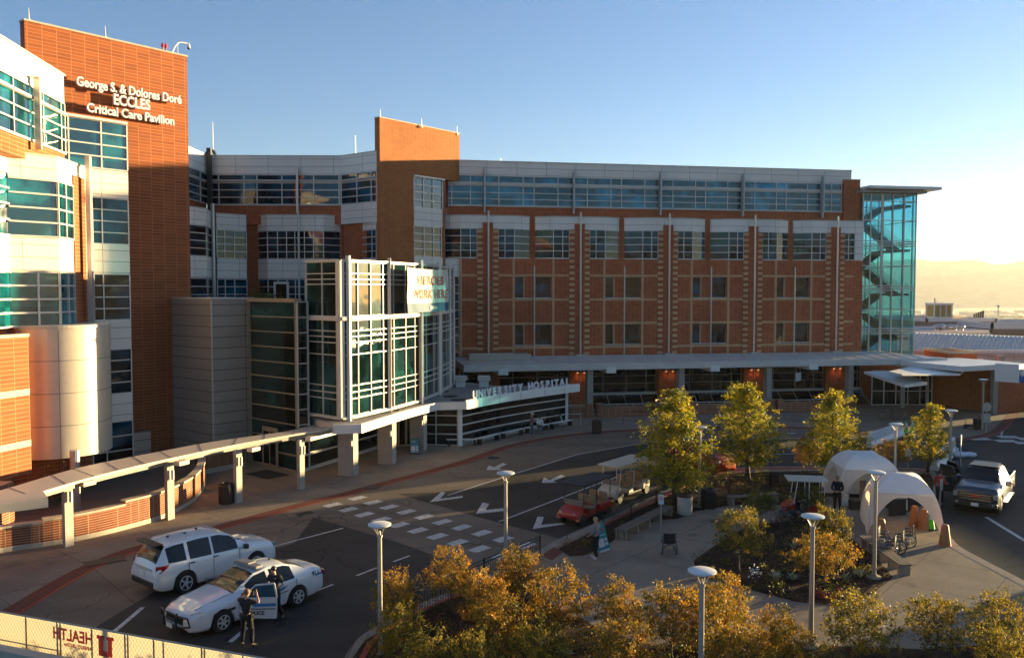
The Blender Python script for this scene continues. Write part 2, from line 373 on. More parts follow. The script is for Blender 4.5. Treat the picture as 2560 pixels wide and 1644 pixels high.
# ================= ground, roads, hills =================
from mathutils import noise as mnoise
def gmat(name, c1, c2, c3=None, scale=0.6, rough=0.85, fine=40.0, fineamt=0.25, joints=None, jcol=(0.08, 0.07, 0.06), cracks=False, spec=0.3, rot=0.0, streak=None, bumpd=0.004):
    m = bpy.data.materials.new(name); m.use_nodes = True; nt = m.node_tree; b = nt.nodes['Principled BSDF']
    g = _n(nt, 'ShaderNodeNewGeometry'); P = g.outputs['Position']
    n1 = _n(nt, 'ShaderNodeTexNoise'); n1.inputs['Scale'].default_value = scale; n1.inputs['Detail'].default_value = 8; n1.inputs['Roughness'].default_value = 0.6
    src = P
    if streak:
        mp = _n(nt, 'ShaderNodeMapping'); mp.inputs['Rotation'].default_value = (0, 0, streak[0]); mp.inputs['Scale'].default_value = (streak[1], 1, 1)
        nt.links.new(P, mp.inputs[0]); src = mp.outputs[0]
    nt.links.new(src, n1.inputs['Vector'])
    r = _n(nt, 'ShaderNodeMapRange'); r.inputs[1].default_value = 0.32; r.inputs[2].default_value = 0.68; nt.links.new(n1.outputs['Fac'], r.inputs[0])
    mx = _n(nt, 'ShaderNodeMix', data_type='RGBA'); mx.inputs[6].default_value = (*c1, 1); mx.inputs[7].default_value = (*c2, 1); nt.links.new(r.outputs[0], mx.inputs[0])
    n2 = _n(nt, 'ShaderNodeTexNoise'); n2.inputs['Scale'].default_value = fine; n2.inputs['Detail'].default_value = 3; nt.links.new(P, n2.inputs['Vector'])
    r2 = _n(nt, 'ShaderNodeMapRange'); r2.inputs[1].default_value = 0.3; r2.inputs[2].default_value = 0.7; r2.inputs[3].default_value = 1 - fineamt; r2.inputs[4].default_value = 1 + fineamt
    nt.links.new(n2.outputs['Fac'], r2.inputs[0])
    vm = _n(nt, 'ShaderNodeVectorMath', operation='SCALE'); nt.links.new(mx.outputs[2], vm.inputs[0]); nt.links.new(r2.outputs[0], vm.inputs['Scale'])
    col = vm.outputs[0]
    # dark oil / tyre stains
    n3 = _n(nt, 'ShaderNodeTexNoise'); n3.inputs['Scale'].default_value = scale * 2.7; n3.inputs['Detail'].default_value = 5; nt.links.new(P, n3.inputs['Vector'])
    r3 = _n(nt, 'ShaderNodeMapRange'); r3.inputs[1].default_value = 0.60; r3.inputs[2].default_value = 0.75; r3.inputs[3].default_value = 1.0; r3.inputs[4].default_value = 0.62
    nt.links.new(n3.outputs['Fac'], r3.inputs[0])
    v3 = _n(nt, 'ShaderNodeVectorMath', operation='SCALE'); nt.links.new(col, v3.inputs[0]); nt.links.new(r3.outputs[0], v3.inputs['Scale']); col = v3.outputs[0]
    hgt = n2.outputs['Fac']
    if joints:
        mp = _n(nt, 'ShaderNodeMapping'); mp.inputs['Rotation'].default_value = (0, 0, rot); nt.links.new(P, mp.inputs[0])
        br = _n(nt, 'ShaderNodeTexBrick'); br.offset = 0.0; br.inputs['Scale'].default_value = 1; br.inputs['Brick Width'].default_value = joints[0]; br.inputs['Row Height'].default_value = joints[1]
        br.inputs['Mortar Size'].default_value = joints[2]; br.inputs['Color1'].default_value = (1, 1, 1, 1); br.inputs['Color2'].default_value = (0.90, 0.90, 0.90, 1); br.inputs['Mortar'].default_value = (*jcol, 1)
        nt.links.new(mp.outputs[0], br.inputs['Vector'])
        ml = _n(nt, 'ShaderNodeVectorMath', operation='MULTIPLY'); nt.links.new(col, ml.inputs[0]); nt.links.new(br.outputs['Color'], ml.inputs[1]); col = ml.outputs[0]
    if cracks:
        vo = _n(nt, 'ShaderNodeTexVoronoi', feature='DISTANCE_TO_EDGE'); vo.inputs['Scale'].default_value = 0.16
        nz = _n(nt, 'ShaderNodeTexNoise'); nz.inputs['Scale'].default_value = 0.8; nt.links.new(P, nz.inputs['Vector'])
        ad = _n(nt, 'ShaderNodeVectorMath', operation='MULTIPLY_ADD'); ad.inputs[1].default_value = (2.2, 2.2, 0); nt.links.new(nz.outputs['Color'], ad.inputs[0]); nt.links.new(P, ad.inputs[2])
        nt.links.new(ad.outputs[0], vo.inputs['Vector'])
        rr = _n(nt, 'ShaderNodeMapRange'); rr.inputs[1].default_value = 0.002; rr.inputs[2].default_value = 0.006; rr.inputs[3].default_value = 0.45; rr.inputs[4].default_value = 1.0
        nt.links.new(vo.outputs['Distance'], rr.inputs[0])
        v4 = _n(nt, 'ShaderNodeVectorMath', operation='SCALE'); nt.links.new(col, v4.inputs[0]); nt.links.new(rr.outputs[0], v4.inputs['Scale']); col = v4.outputs[0]
    nt.links.new(col, b.inputs['Base Color']); b.inputs['Roughness'].default_value = rough; b.inputs['Specular IOR Level'].default_value = spec
    bp = _n(nt, 'ShaderNodeBump'); bp.inputs['Strength'].default_value = 0.5; bp.inputs['Distance'].default_value = bumpd
    nt.links.new(hgt, bp.inputs['Height']); nt.links.new(bp.outputs[0], b.inputs['Normal'])
    return m
M['asphalt'] = gmat('asphalt', (0.032, 0.026, 0.021), (0.062, 0.050, 0.040), scale=0.35, fine=60, fineamt=0.3, cracks=True, streak=(-0.7, 0.35))
M['concrete'] = gmat('plaza_concrete', (0.215, 0.162, 0.115), (0.31, 0.236, 0.168), scale=0.5, fine=25, fineamt=0.12, joints=(3.6, 3.0, 0.018), rot=-0.87, jcol=(0.45, 0.42, 0.4))
M['road_concrete'] = gmat('road_concrete', (0.142, 0.107, 0.078), (0.22, 0.166, 0.12), scale=0.45, fine=25, fineamt=0.15, joints=(4.6, 4.6, 0.02), rot=-0.72, jcol=(0.5, 0.46, 0.44), streak=(-0.7, 0.3), cracks=True)
M['kerb'] = gmat('kerb_concrete', (0.24, 0.195, 0.15), (0.33, 0.27, 0.21), scale=1.2, fine=30, fineamt=0.12, joints=(2.4, 2.4, 0.02), jcol=(0.4, 0.38, 0.36))
M['mulch'] = gmat('bark_mulch', (0.030, 0.017, 0.011), (0.075, 0.042, 0.026), scale=1.4, fine=22, fineamt=0.6, bumpd=0.06, rough=0.95, spec=0.1)
M['redpaint'] = gmat('red_kerb_paint', (0.32, 0.030, 0.018), (0.40, 0.045, 0.025), scale=2, fine=30, fineamt=0.15, rough=0.6)
M['pavers'] = gmat('red_brick_pavers', (0.165, 0.048, 0.033), (0.215, 0.066, 0.044), scale=0.9, fine=30, fineamt=0.2, joints=(0.22, 0.22, 0.014), rot=-0.87, jcol=(0.55, 0.5, 0.5))
M['paint'] = gmat('white_road_paint', (0.36, 0.33, 0.30), (0.66, 0.63, 0.60), scale=5, fine=26, fineamt=0.28, rough=0.6)

def terrain_h(x, y):
    r = math.hypot(x, y)
    z = 0.0
    if y > 190: t = min(1, (y - 190) / 600.0); z = -110 * t * t * (3 - 2 * t)
    if y < -70:
        t = min(1, (-70 - y) / 420.0)
        n = mnoise.fractal(Vector((x * 0.004, y * 0.004, 3.1)), 1.0, 2.0, 5)
        z = t * (22 + 22 * n) + min(1, max(0, (-500 - y) / 900)) * (60 + 60 * mnoise.noise(Vector((x * 0.0016, y * 0.0016, 9))))
    return z
def axis(vals): return vals
ys = [-2200, -1700, -1300, -1000, -800, -650, -540, -460, -400, -350, -300, -260, -225, -195, -170, -148, -128, -110, -95, -82, -70, -20, 60, 120, 190] + \
     [190 + 40 * i for i in range(1, 16)] + [900, 1100, 1400, 1800, 2300, 3000, 4000, 5200, 6500, 8000, 10500]
xs = [-6000, -4200, -3000, -2200, -1600, -1200, -900, -700, -550, -440, -350, -280, -220, -170, -130, -95, -65, -40, -20, 0, 20, 40, 65, 95, 130, 170, 220, 280, 350, 440, 550, 700, 900, 1200, 1600, 2200, 3000, 4200, 6000, 8500]
mb = MB(); vs = [(x, y, terrain_h(x, y)) for y in ys for x in xs]; nx = len(xs)
mb.add(vs, [(j*nx+i, j*nx+i+1, (j+1)*nx+i+1, (j+1)*nx+i) for j in range(len(ys)-1) for i in range(nx-1)])
M['terrain'] = gmat('dry_valley_ground', (0.22, 0.16, 0.09), (0.38, 0.29, 0.17), scale=0.012, fine=0.05, fineamt=0.5, rough=0.95)
ground = mb.build('ground', M['terrain'], smooth=True); tag(ground, kind='structure')
# mountains across the valley
mb = MB()
ridge = [(2100, 668), (2180, 655), (2240, 650), (2300, 648), (2330, 654), (2352, 652), (2385, 653), (2415, 649), (2450, 652), (2490, 661), (2512, 660), (2560, 650), (2640, 645), (2740, 655), (2860, 640), (3000, 650), (3300, 655), (1900, 660), (1700, 655), (1400, 660), (1100, 655), (700, 665), (300, 660), (-200, 665), (-800, 670)]
ridge.sort()
def ridge_y(x):
    for (x0, y0), (x1, y1) in zip(ridge, ridge[1:]):
        if x0 <= x <= x1: return y0 + (y1 - y0) * (x - x0) / (x1 - x0)
    return ridge[-1][1]
cols = [i for i in range(-800, 3301, 14)]; rowsN = 15; MD = 7000.0
vs = []
for j in range(rowsN):
    t = j / (rowsN - 1)
    for x in cols:
        Y = MD + 1500 * t
        top = atY(x, ridge_y(x), MD + 1500).z + 5 * mnoise.noise(Vector((x * 0.03, 0, 0)))
        zz = -112 + (top + 112) * (t ** 1.25) * (1 - 0.22 * (1 - t) * (1 + mnoise.noise(Vector((x * 0.02, t * 4, 5)))))
        X = (x - CX) / F * (MD + 1500)
        vs.append((X * (0.9 + 0.1 * t), Y, zz))
n = len(cols)
for x in cols: vs.append(((x - CX) / F * (MD + 1500) * 1.1, MD + 3500, -112))
mb.add(vs, [(j*n+i, j*n+i+1, (j+1)*n+i+1, (j+1)*n+i) for j in range(rowsN) for i in range(n-1)])
M['mount'] = gmat('dry_mountain_slope', (0.30, 0.21, 0.12), (0.36, 0.26, 0.15), scale=0.002, fine=0.01, fineamt=0.3, rough=1.0)
tag(mb.build('hills', M['mount'], smooth=True), kind='structure')

def gp(pts, z=0.0): return [V2(G(x, y, z)) for x, y in pts]
def resample(P, step):
    out = [Vector(P[0])]
    for a, b in zip(P, P[1:]):
        a = Vector(a); b = Vector(b); k = max(1, int((b - a).length / step))
        for i in range(1, k + 1): out.append(a + (b - a) * i / k)
    return out
def smooth_path(P, it=2):
    P = [Vector(p) for p in P]
    for _ in range(it):
        Q = [P[0]]
        for a, b in zip(P, P[1:]): Q += [a * .75 + b * .25, a * .25 + b * .75]
        P = Q + [P[-1]]
    return P
def offset_path(P, d):
    out = []
    for i, p in enumerate(P):
        a = Vector(P[max(i-1, 0)]); b = Vector(P[min(i+1, len(P)-1)]); t = (b - a).normalized()
        out.append(Vector((p[0] - t.y * d, p[1] + t.x * d)))
    return out
def strip_mesh(mb, P, d0, d1, z0, z1=None, mi=0):
    a = offset_path(P, d0); b = offset_path(P, d1)
    for i in range(len(P) - 1):
        q = [a[i], a[i+1], b[i+1], b[i]]
        if z1 is None:
            # flat ribbon, wound upwards
            c = (q[1]-q[0]).x * (q[2]-q[0]).y - (q[1]-q[0]).y * (q[2]-q[0]).x
            if c < 0: q = q[::-1]
            mb.add([(v.x, v.y, z0) for v in q], [(0, 1, 2, 3)], mi)
        else: mb.prism([(v.x, v.y) for v in q], z0, z1, mi)

# campus paving: road, concrete lanes, sidewalk
mb = MB(); mb.sheet([(-70, -12), (130, -12), (130, 165), (-70, 165)], 0.006); tag(mb.build('road', M['asphalt']), kind='structure')
band_px = [(-420, 1790), (-160, 1650), (70, 1523), (168, 1461), (256, 1413), (359, 1373), (487, 1344), (560, 1322), (640, 1300), (778, 1261), (859, 1243), (966, 1213), (1060, 1188), (1180, 1155), (1295, 1112), (1425, 1090), (1520, 1081), (1607, 1076), (1700, 1073), (1790, 1070), (1950, 1069), (2100, 1076), (2200, 1090), (2290, 1100), (2380, 1101), (2440, 1098), (2500, 1085), (2530, 1060), (2560, 1010), (2575, 985)]
band = smooth_path(gp(band_px), 2)
# sidewalk polygon: band line + far side under the buildings
mb = MB(); side = [tuple(p) for p in band] + [(75, 95), (75, 110), (-45, 110), (-45, 20)]
mb.sheet(side, 0.016); tag(mb.build('sidewalk', M['concrete']), kind='structure')
mb = MB(); strip_mesh(mb, band, 0.10, 0.78, 0.021); tag(mb.build('paver_band', M['pavers']), kind='structure')
mb = MB(); strip_mesh(mb, band, 0.0, 0.10, 0.022); tag(mb.build('kerb_line', M['redpaint']), kind='structure')
# concrete part of the carriageway
lane_px = [(1119, 1238), (1180, 1218), (1300, 1180), (1443, 1136), (1594, 1110), (1700, 1101), (1935, 1097), (2100, 1100), (2200, 1106)]
conc = [(-500, 1900)] + band_px[1:22] + [(2200, 1106), (2100, 1100), (1935, 1097), (1700, 1101), (1594, 1110), (1443, 1136), (1300, 1180), (1180, 1219), (1085, 1231), (993, 1234), (1180, 1288), (1290, 1318), (1399, 1346), (1380, 1362), (1352, 1378), (1300, 1406), (1225, 1442), (1120, 1400), (1000, 1357), (784, 1293), (735, 1357), (590, 1400), (400, 1470), (250, 1560), (60, 1700), (-200, 1900)]
mb = MB(); mb.sheet(gp(conc), 0.011); tag(mb.build('road_slab', M['road_concrete']), kind='structure')
# paint
mb = MB()
def pline(a, b, w=0.11, pts=None):
    P = [Vector(q) for q in gp(pts or [a, b])]
    strip_mesh(mb, P, -w / 2, w / 2, 0.0165)
pline(None, None, 0.12, [(1119, 1238), (1180, 1218), (1300, 1180), (1443, 1136), (1594, 1110), (1700, 1101), (1935, 1097), (2009, 1095)])
pline((1247, 1304), (1450, 1226)); pline((1450, 1226), (1612, 1166)); pline((1612, 1166), (1700, 1150)); pline((1905, 1136), (2015, 1133)); pline((1905, 1138), (1700, 1151))
pline((560, 1398), (858, 1320)); pline((779, 1482), (832, 1461)); pline((891, 1439), (942, 1419)); pline((983, 1404), (1024, 1389))
pline((285, 1579), (357, 1518), 0.16); pline((575, 1605), (618, 1568), 0.16)
pline((2465, 1292), (2560, 1350), 0.2); pline((2560, 1350), (2700, 1440), 0.2)
pline((2502, 1090), (2540, 985), 0.14); pline((2540, 1092), (2700, 1125), 0.14); pline((1960, 1083), (1990, 1083), 0.3)
A0 = Vector(V2(G(832, 1262))); A9 = Vector(V2(G(1255, 1389))); B0 = Vector(V2(G(894, 1245))); B9 = Vector(V2(G(1314, 1363)))
dl = Vector((0.655, 0.756)); ds = (A9 - A0).normalized()
for (p, q) in ((A0, A9), (B0, B9)):
    for i in range(10):
        c = p + (q - p) * i / 9 ; a = dl * 0.47; b = ds * 0.27
        mb.sheet([tuple(c - a - b), tuple(c - a + b), tuple(c + a + b), tuple(c + a - b)], 0.0168)
for cx_, cy_ in ((2449, 1097), (2520, 1092), (2514, 1102), (2569, 1097), (2562, 1107)):
    c = Vector(V2(G(cx_, cy_))); mb.sheet([(c.x-.75, c.y-.5), (c.x+.7, c.y-.5), (c.x+.8, c.y+.5), (c.x-.65, c.y+.5)], 0.0168)
def ppoly(pts): mb.sheet(gp(pts), 0.0169)
ppoly([(1074, 1255), (1104, 1229), (1114, 1231), (1100, 1247), (1156, 1239), (1157, 1244)])
ppoly([(1190, 1284), (1206, 1256), (1223, 1259), (1214, 1275), (1257, 1270), (1261, 1277)])
ppoly([(1332, 1322), (1344, 1291), (1360, 1292), (1353, 1312), (1403, 1307), (1414, 1310)])
ppoly([(1354, 1207), (1360, 1194), (1374, 1200), (1402, 1187), (1414, 1190), (1382, 1203), (1395, 1206)])
ppoly([(1215, 1175), (1222, 1163), (1236, 1168), (1256, 1157), (1268, 1160), (1246, 1170), (1258, 1174)])
tag(mb.build('road_markings', M['paint']), kind='structure')
# manholes, drains, mat
def gdisc(name, label, cat, c, r, z, m, grp=None):
    g = G(*c); q = MB(); q.lathe((0, 0, 0), [(0.001, 0), (r, 0), (r, 0.012), (r*0.9, 0.018), (0.001, 0.018)], 28)
    o = q.build(name, m); o.location = (g.x, g.y, z); tag(o, label, cat, grp)
M['iron'] = mat('cast_iron', (0.035, 0.030, 0.028), 0.6, var=0.4, vscale=12, bump=0.6, bscale=60)
gdisc('manhole_cover', 'round iron manhole cover on the red paver band', 'manhole cover', (930, 1219), 0.42, 0.022, M['iron'], 'manhole covers')
gdisc('manhole_cover', 'dark iron manhole cover in the concrete lane before the curved glass pavilion', 'manhole cover', (1234, 1144), 0.42, 0.012, M['iron'], 'manhole covers')
def grate(label, c, sx, sy, rot, z):
    g = G(*c); q = MB(); q.box((0, 0, 0.006), (sx, sy, 0.012))
    for i in range(9): q.box((-sx/2 + sx*(i+.5)/9, 0, 0.014), (sx/24, sy*0.92, 0.012))
    o = q.build('drain_grate', M['iron']); o.location = (g.x, g.y, z); o.rotation_euler = (0, 0, rot); tag(o, label, 'drain', 'drain grates')
grate('large iron drain grate set across the red paver band near the brick wall', (262, 1403), 1.5, 0.75, 0.6, 0.024)
grate('small square drain grate in the concrete beside the crosswalk', (762, 1283), 0.8, 0.45, 0.75, 0.013)
g = G(668, 1186); q = MB(); q.box((0, 0, 0.008), (2.3, 1.5, 0.016)); o = q.build('door_mat', mat('black_door_mat', (0.02, 0.018, 0.016), 0.95, var=0.3, vscale=20, bump=0.5), bevel=0.004)
o.location = (g.x, g.y, 0.018); o.rotation_euler = (0, 0, radians(-39)); tag(o, 'black rectangular door mat outside the side glass doors', 'door mat')

# ---- island with kerb, plaza, beds
IZ = 0.12
isl_px = [(640, 1900), (800, 1760), (850, 1670), (862, 1644), (880, 1612), (905, 1586), (950, 1558), (1040, 1511), (1130, 1477), (1219, 1438), (1300, 1402), (1352, 1372), (1399, 1345), (1460, 1320), (1600, 1254), (1735, 1190), (1785, 1176), (1840, 1168), (1922, 1165), (2058, 1166), (2180, 1167), (2330, 1170), (2349, 1195), (2350, 1290), (2382, 1355), (2430, 1384), (2560, 1450), (2760, 1560), (3100, 1900)]
isl = [Vector(p) for p in gp(isl_px, IZ)]
isl_s = smooth_path(isl, 2)
poly = [tuple(p) for p in isl_s] + [(30, 12), (30, -8), (-12, -8), (-12, 12)]
mb = MB(); mb.prism(poly, 0.0, IZ); tag(mb.build('plaza', M['concrete']), kind='structure')
mb = MB(); strip_mesh(mb, isl_s, 0.0, -0.42, IZ + 0.004); 
strip_mesh(mb, isl_s, 0.0, 0.012, 0.0, IZ + 0.004); tag(mb.build('kerb', M['kerb']), kind='structure')
mb = MB(); i0 = 0
def near(px):
    g = Vector(V2(G(px[0], px[1], IZ))); return min(range(len(isl_s)), key=lambda i: (isl_s[i] - g).length)
for a, b in (((850, 1670), (1285, 1408)), ((1460, 1320), (2330, 1170))):
    seg = isl_s[near(a):near(b) + 1]
    strip_mesh(mb, seg, -0.42, -0.60, IZ, IZ + 0.03)
tag(mb.build('kerb_red_edge', M['redpaint']), kind='structure')
def bed(name, pts, z=IZ + 0.012, bumpy=0.05):
    P = [Vector(p) for p in gp(pts, IZ)]
    P = [tuple(p) for p in P]
    mb = MB(); mb.sheet(P, z)
    o = mb.build(name, M['mulch']); tag(o, kind='structure'); return o
bed('mulch_bed', [(700, 1900), (858, 1700), (884, 1640), (912, 1600), (960, 1572), (1045, 1530), (1130, 1496), (1225, 1455), (1297, 1420), (1330, 1444), (1385, 1520), (1500, 1568), (1560, 1596), (1640, 1612), (1720, 1590), (1870, 1580), (2050, 1612), (2300, 1622), (2560, 1606), (2750, 1640), (2900, 1900)])
bed('mulch_bed', [(1394, 1372), (1470, 1334), (1600, 1273), (1738, 1207), (1790, 1190), (1845, 1182), (1922, 1179), (2058, 1180), (2180, 1181), (2325, 1185), (2335, 1200), (2330, 1250), (2250, 1290), (2180, 1245), (2040, 1240), (1960, 1262), (1830, 1262), (1740, 1277), (1695, 1296), (1640, 1300), (1560, 1330), (1505, 1372), (1460, 1388), (1425, 1390)])
bed('mulch_bed', [(1735, 1400), (1782, 1367), (1850, 1325), (1905, 1308), (2060, 1300), (2120, 1337), (2187, 1393), (2232, 1440), (2225, 1450), (2162, 1497), (2100, 1515), (1987, 1503), (1865, 1471), (1770, 1447), (1738, 1432)])
mb = MB(); mb.sheet(gp([(1352, 1388), (1385, 1366), (1408, 1380), (1380, 1400)], IZ), IZ + 0.006); tag(mb.build('paver_patch', M['pavers']), kind='structure')
# ================= main hospital wing =================
FM = Fr((8.0, 77.0), (cos(radians(9.9)), sin(radians(9.9))))
wing = thing('hospital_wing', 'long five storey red brick hospital wing with white bays and ribbon windows on top', 'building', (8, 77, 0), radians(9.9))
bw = MB(); pw = MB(); cw = MB(); tn = MB(); bb = MB()
UL, UR = -13.9, 26.0
uk = [-10.3 + 8.35 * k for k in range(5)]
FM.box(bw, -13.6, 25.98, -22, -3.2, 0, 21.2)              # body behind
FM.box(bw, -13.6, UR, -3.2, -0.9, 13.6, 18.34)           # level 4/5 wall
FM.box(bw, -13.6, UR, -3.2, -0.35, 0, 13.6)
# lower wall skin with openings
FM.box(bw, -12.8, UR, -0.35, 0, 4.4, 5.88); FM.box(bw, -12.8, UR, -0.35, 0, 7.72, 10.11); FM.box(bw, -12.8, UR, -0.35, 0, 11.99, 13.6)
ops = [c + 4.17 for c in uk[:4]]
edges = [-12.8]
for c in ops: edges += [c - 1.71, c + 1.62]
edges.append(UR)
for z0, z1 in ((5.88, 7.72), (10.11, 11.99)):
    for a, b in zip(edges[::2], edges[1::2]): FM.box(bw, a, b, -0.35, 0, z0, z1)
    for k_op, c in enumerate(ops):
        FM.box(bw, c - 0.84, c + 0.05, -0.349, -0.10, z0, z1)
        FM.box(tn, c - 0.92, c - 0.84, -0.349, -0.06, z0, z1); FM.box(tn, c + 0.05, c + 0.13, -0.349, -0.06, z0, z1)
        for a, b in ((c - 1.71, c - 0.92), (c + 0.13, c + 1.62)):
            glaze(wing, FM.p(a, -0.2), FM.p(b, -0.2), z0, z1, fw=0.04, fd=0.03, mat_=M['glass_box'] if k_op % 2 else M['glass'])
        FM.box(cw, c - 1.71, c + 1.62, -0.20, 0.04, z0 - 0.07, z0)
# tan grid
for k, c in enumerate(ops):
    for z in (12.12, 9.95, 7.80, 5.65):
        FM.box(tn, c - 4.17 + 0.95, c + 4.17 - 0.95, 0, 0.025, z - 0.10, z + 0.10)
    for s in (-1.84, 1.78): 
        for z0, z1 in ((4.9, 5.55), (5.75, 7.70), (7.90, 9.85), (10.05, 12.02), (12.22, 13.55)): FM.box(tn, c + s - 0.10, c + s + 0.10, 0, 0.024, z0, z1)
for z in (12.12, 9.95, 7.80, 5.65):
    FM.box(tn, -12.6, uk[0] - 0.95, 0, 0.025, z - 0.10, z + 0.10); FM.box(tn, uk[4] + 0.95, UR - 0.9, 0, 0.025, z - 0.1, z + 0.1)
FM.box(tn, -12.8, -12.6, 0, 0.027, 4.9, 13.55)
# piers and banded quoins
for c in uk:
    FM.box(bw, c - 0.46, c + 0.46, 0, 0.16, 4.6, 16.75)
    for s in (-1, 1):
        a, b = sorted((c + s * 0.46, c + s * 0.94)); bb = MB(); FM.box(bb, a, b, 0, 0.09, 4.6, 16.2); bb.build('banded_quoin', M['brick_band'], wing, True)
# bays
for k, c in enumerate(uk):
    for s in (-1, 1):
        flat, out = 2.4, 3.9
        if k == 4 and s == 1:
            q = [FM.p(c, -0.9), FM.p(c, 0.02), FM.p(UR, 0.02), FM.p(UR, -0.9)]
            FM.box(pw, c + 0.47, UR + 0.01, -0.9, 0.03, 16.22, 17.32); FM.box(pw, c, c + 0.47, -0.9, 0.03, 16.75, 17.32)
            FM.box(cw, c, UR + 0.03, -0.92, 0.06, 17.32, 17.42)
            FM.box(pw, c + 2.05, UR + 0.01, -0.9, 0.02, 13.6, 16.2)
            glaze(wing, FM.p(c + 0.95, -0.02), FM.p(c + 2.05, -0.02), 13.67, 16.22, rows=(.25, .5, .75), cols=(0.42,), fw=0.06, fd=0.06)
            FM.box(bw, c + 0.9, c + 2.06, -0.9, -0.1, 13.6, 16.3); continue
        def U(u): return c + s * u
        for (z0, z1, mbx, e, a0) in ((16.22, 17.32, pw, 0.0, 0.46), (17.32, 17.42, cw, 0.04, 0.46)):
            q = [FM.p(U(a0), -0.9), FM.p(U(a0), 0.02 + e), FM.p(U(flat), 0.02 + e), FM.p(U(out + e), -0.74), FM.p(U(out + e), -0.9)]
            mbx.prism(q, z0, z1)
        q = [FM.p(U(0), -0.9), FM.p(U(0), 0.02), FM.p(U(0.46), 0.02), FM.p(U(0.46), -0.9)]; pw.prism(q, 16.75, 17.32)
        q = [FM.p(U(0), -0.9), FM.p(U(0), 0.06), FM.p(U(0.46), 0.06), FM.p(U(0.46), -0.9)]; cw.prism(q, 17.32, 17.42)
        # opaque core behind the glass
        q = [FM.p(U(0.9), -0.89), FM.p(U(0.9), -0.12), FM.p(U(flat - 0.05), -0.12), FM.p(U(out - 0.08), -0.80), FM.p(U(out - 0.08), -0.89)]
        bw.prism(q, 13.6, 16.25)
        segs = [(U(0.95), 0, U(flat), 0, (0.41,) if s > 0 else (0.59,)), (U(flat), 0, U(out), -0.74, ())]
        for (ua, da, ub, db, cols) in segs:
            A, B = FM.p(ua, da), FM.p(ub, db)
            if s < 0: A, B = B, A
            glaze(wing, A, B, 13.67, 16.22, rows=(.25, .5, .75), cols=cols, fw=0.06, fd=0.07, side=bool(cols), off=-0.04)
        cw.prism([FM.p(U(0.95), -0.5), FM.p(U(0.95), 0.05), FM.p(U(flat + .02), 0.05), FM.p(U(out + .04), -0.70), FM.p(U(out), -0.8)], 13.58, 13.66)
# level 5 ribbon window, spandrels, parapet
top = thing  # noqa
fins = [-10.5, -2.35, 5.85, 13.95, 22.05]
FM.box(bw, UL, 24.25, -3.2, -1.1, 18.34, 21.0)
segs = [(-13.7, -10.5)] + list(zip(fins, fins[1:])) + [(22.05, 24.2)]
for i, (a, b) in enumerate(segs):
    cols = (0.0, .165, .437, .56, .83) if 0 < i < 5 else ((0.1, 0.62) if i == 0 else (0.5,))
    glaze(wing, FM.p(a, -0.95), FM.p(b, -0.95), 18.36, 20.98, rows=(.215, .43, .66, .765), cols=cols[1:] if 0 < i < 5 else cols, fw=0.07, fd=0.12, off=-0.05, side=(i > 0), mat_=M['glass_top'])
    FM.box(cw, a, b, -1.0, -0.80, 20.12, 20.34)
FM.box(cw, -13.7, 24.3, -1.0, -0.80, 18.24, 18.35)
FM.box(pw, -14.1, 25.2, -3.2, -0.9, 20.98, 22.24); FM.box(cw, -14.1, 25.26, -3.25, -0.84, 22.24, 22.32)
FM.box(pw, 24.2, 25.2, -22, -3.25, 20.98, 22.24); FM.box(cw, 24.15, 25.26, -22, -3.27, 22.24, 22.32)
FM.box(bw, 24.3, UR, -22, -0.65, 17.42, 21.35); FM.box(cw, 24.28, UR + 0.03, -22, -0.62, 21.35, 21.43)
wing_wall = bw.build('wall', M['brick'], wing, True)
pw.build('parapet_panel', M['panel'], wing, True); cw.build('coping', M['cap'], wing, True)
tn.build('tan_band', M['tan'], wing, True)
for c in fins:
    q = MB(); FM.box(q, c - 0.07, c + 0.07, -0.82, -0.45, 17.7, 21.6); FM.box(q, c - 0.05, c + 0.05, -0.45, -0.30, 18.2, 21.8)
    q.build('fin', M['pipe'], wing, True)
for c in uk:
    q = MB(); q.cyl(FM.P(c, 0.42, 4.9), FM.P(c, 0.42, 17.75), 0.085, n=10)
    for z in (6, 9, 12, 15): q.cyl(FM.P(c, 0.16, z), FM.P(c, 0.42, z), 0.03, n=6)
    q.box(FM.P(c, 0.42, 4.95), (0.9, 0.7, 0.14), FM.ang)
    q.build('mast_pipe', M['pipe'], wing, True)
for c in ops:
    q = MB(); q.cyl(FM.P(c, 0.22, 4.9), FM.P(c, 0.22, 12.95), 0.06, n=10)
    for z in (6.8, 9.0, 11.2): q.cyl(FM.P(c, 0.0, z), FM.P(c, 0.22, z), 0.025, n=6)
    q.build('downpipe', M['pipe'], wing, True)
# left reveal between atrium and wall (white panels and small windows)
glaze(wing, FM.p(-14.6, -0.1), FM.p(-12.85, -0.1), 4.6, 12.0, rows=[i / 10 for i in range(1, 10)], cols=(), fw=0.06, fd=0.06)
q = MB(); FM.box(q, -14.6, -12.82, -0.9, -0.05, 12.0, 13.55); q.build('side_panel', M['panel'], wing, True)
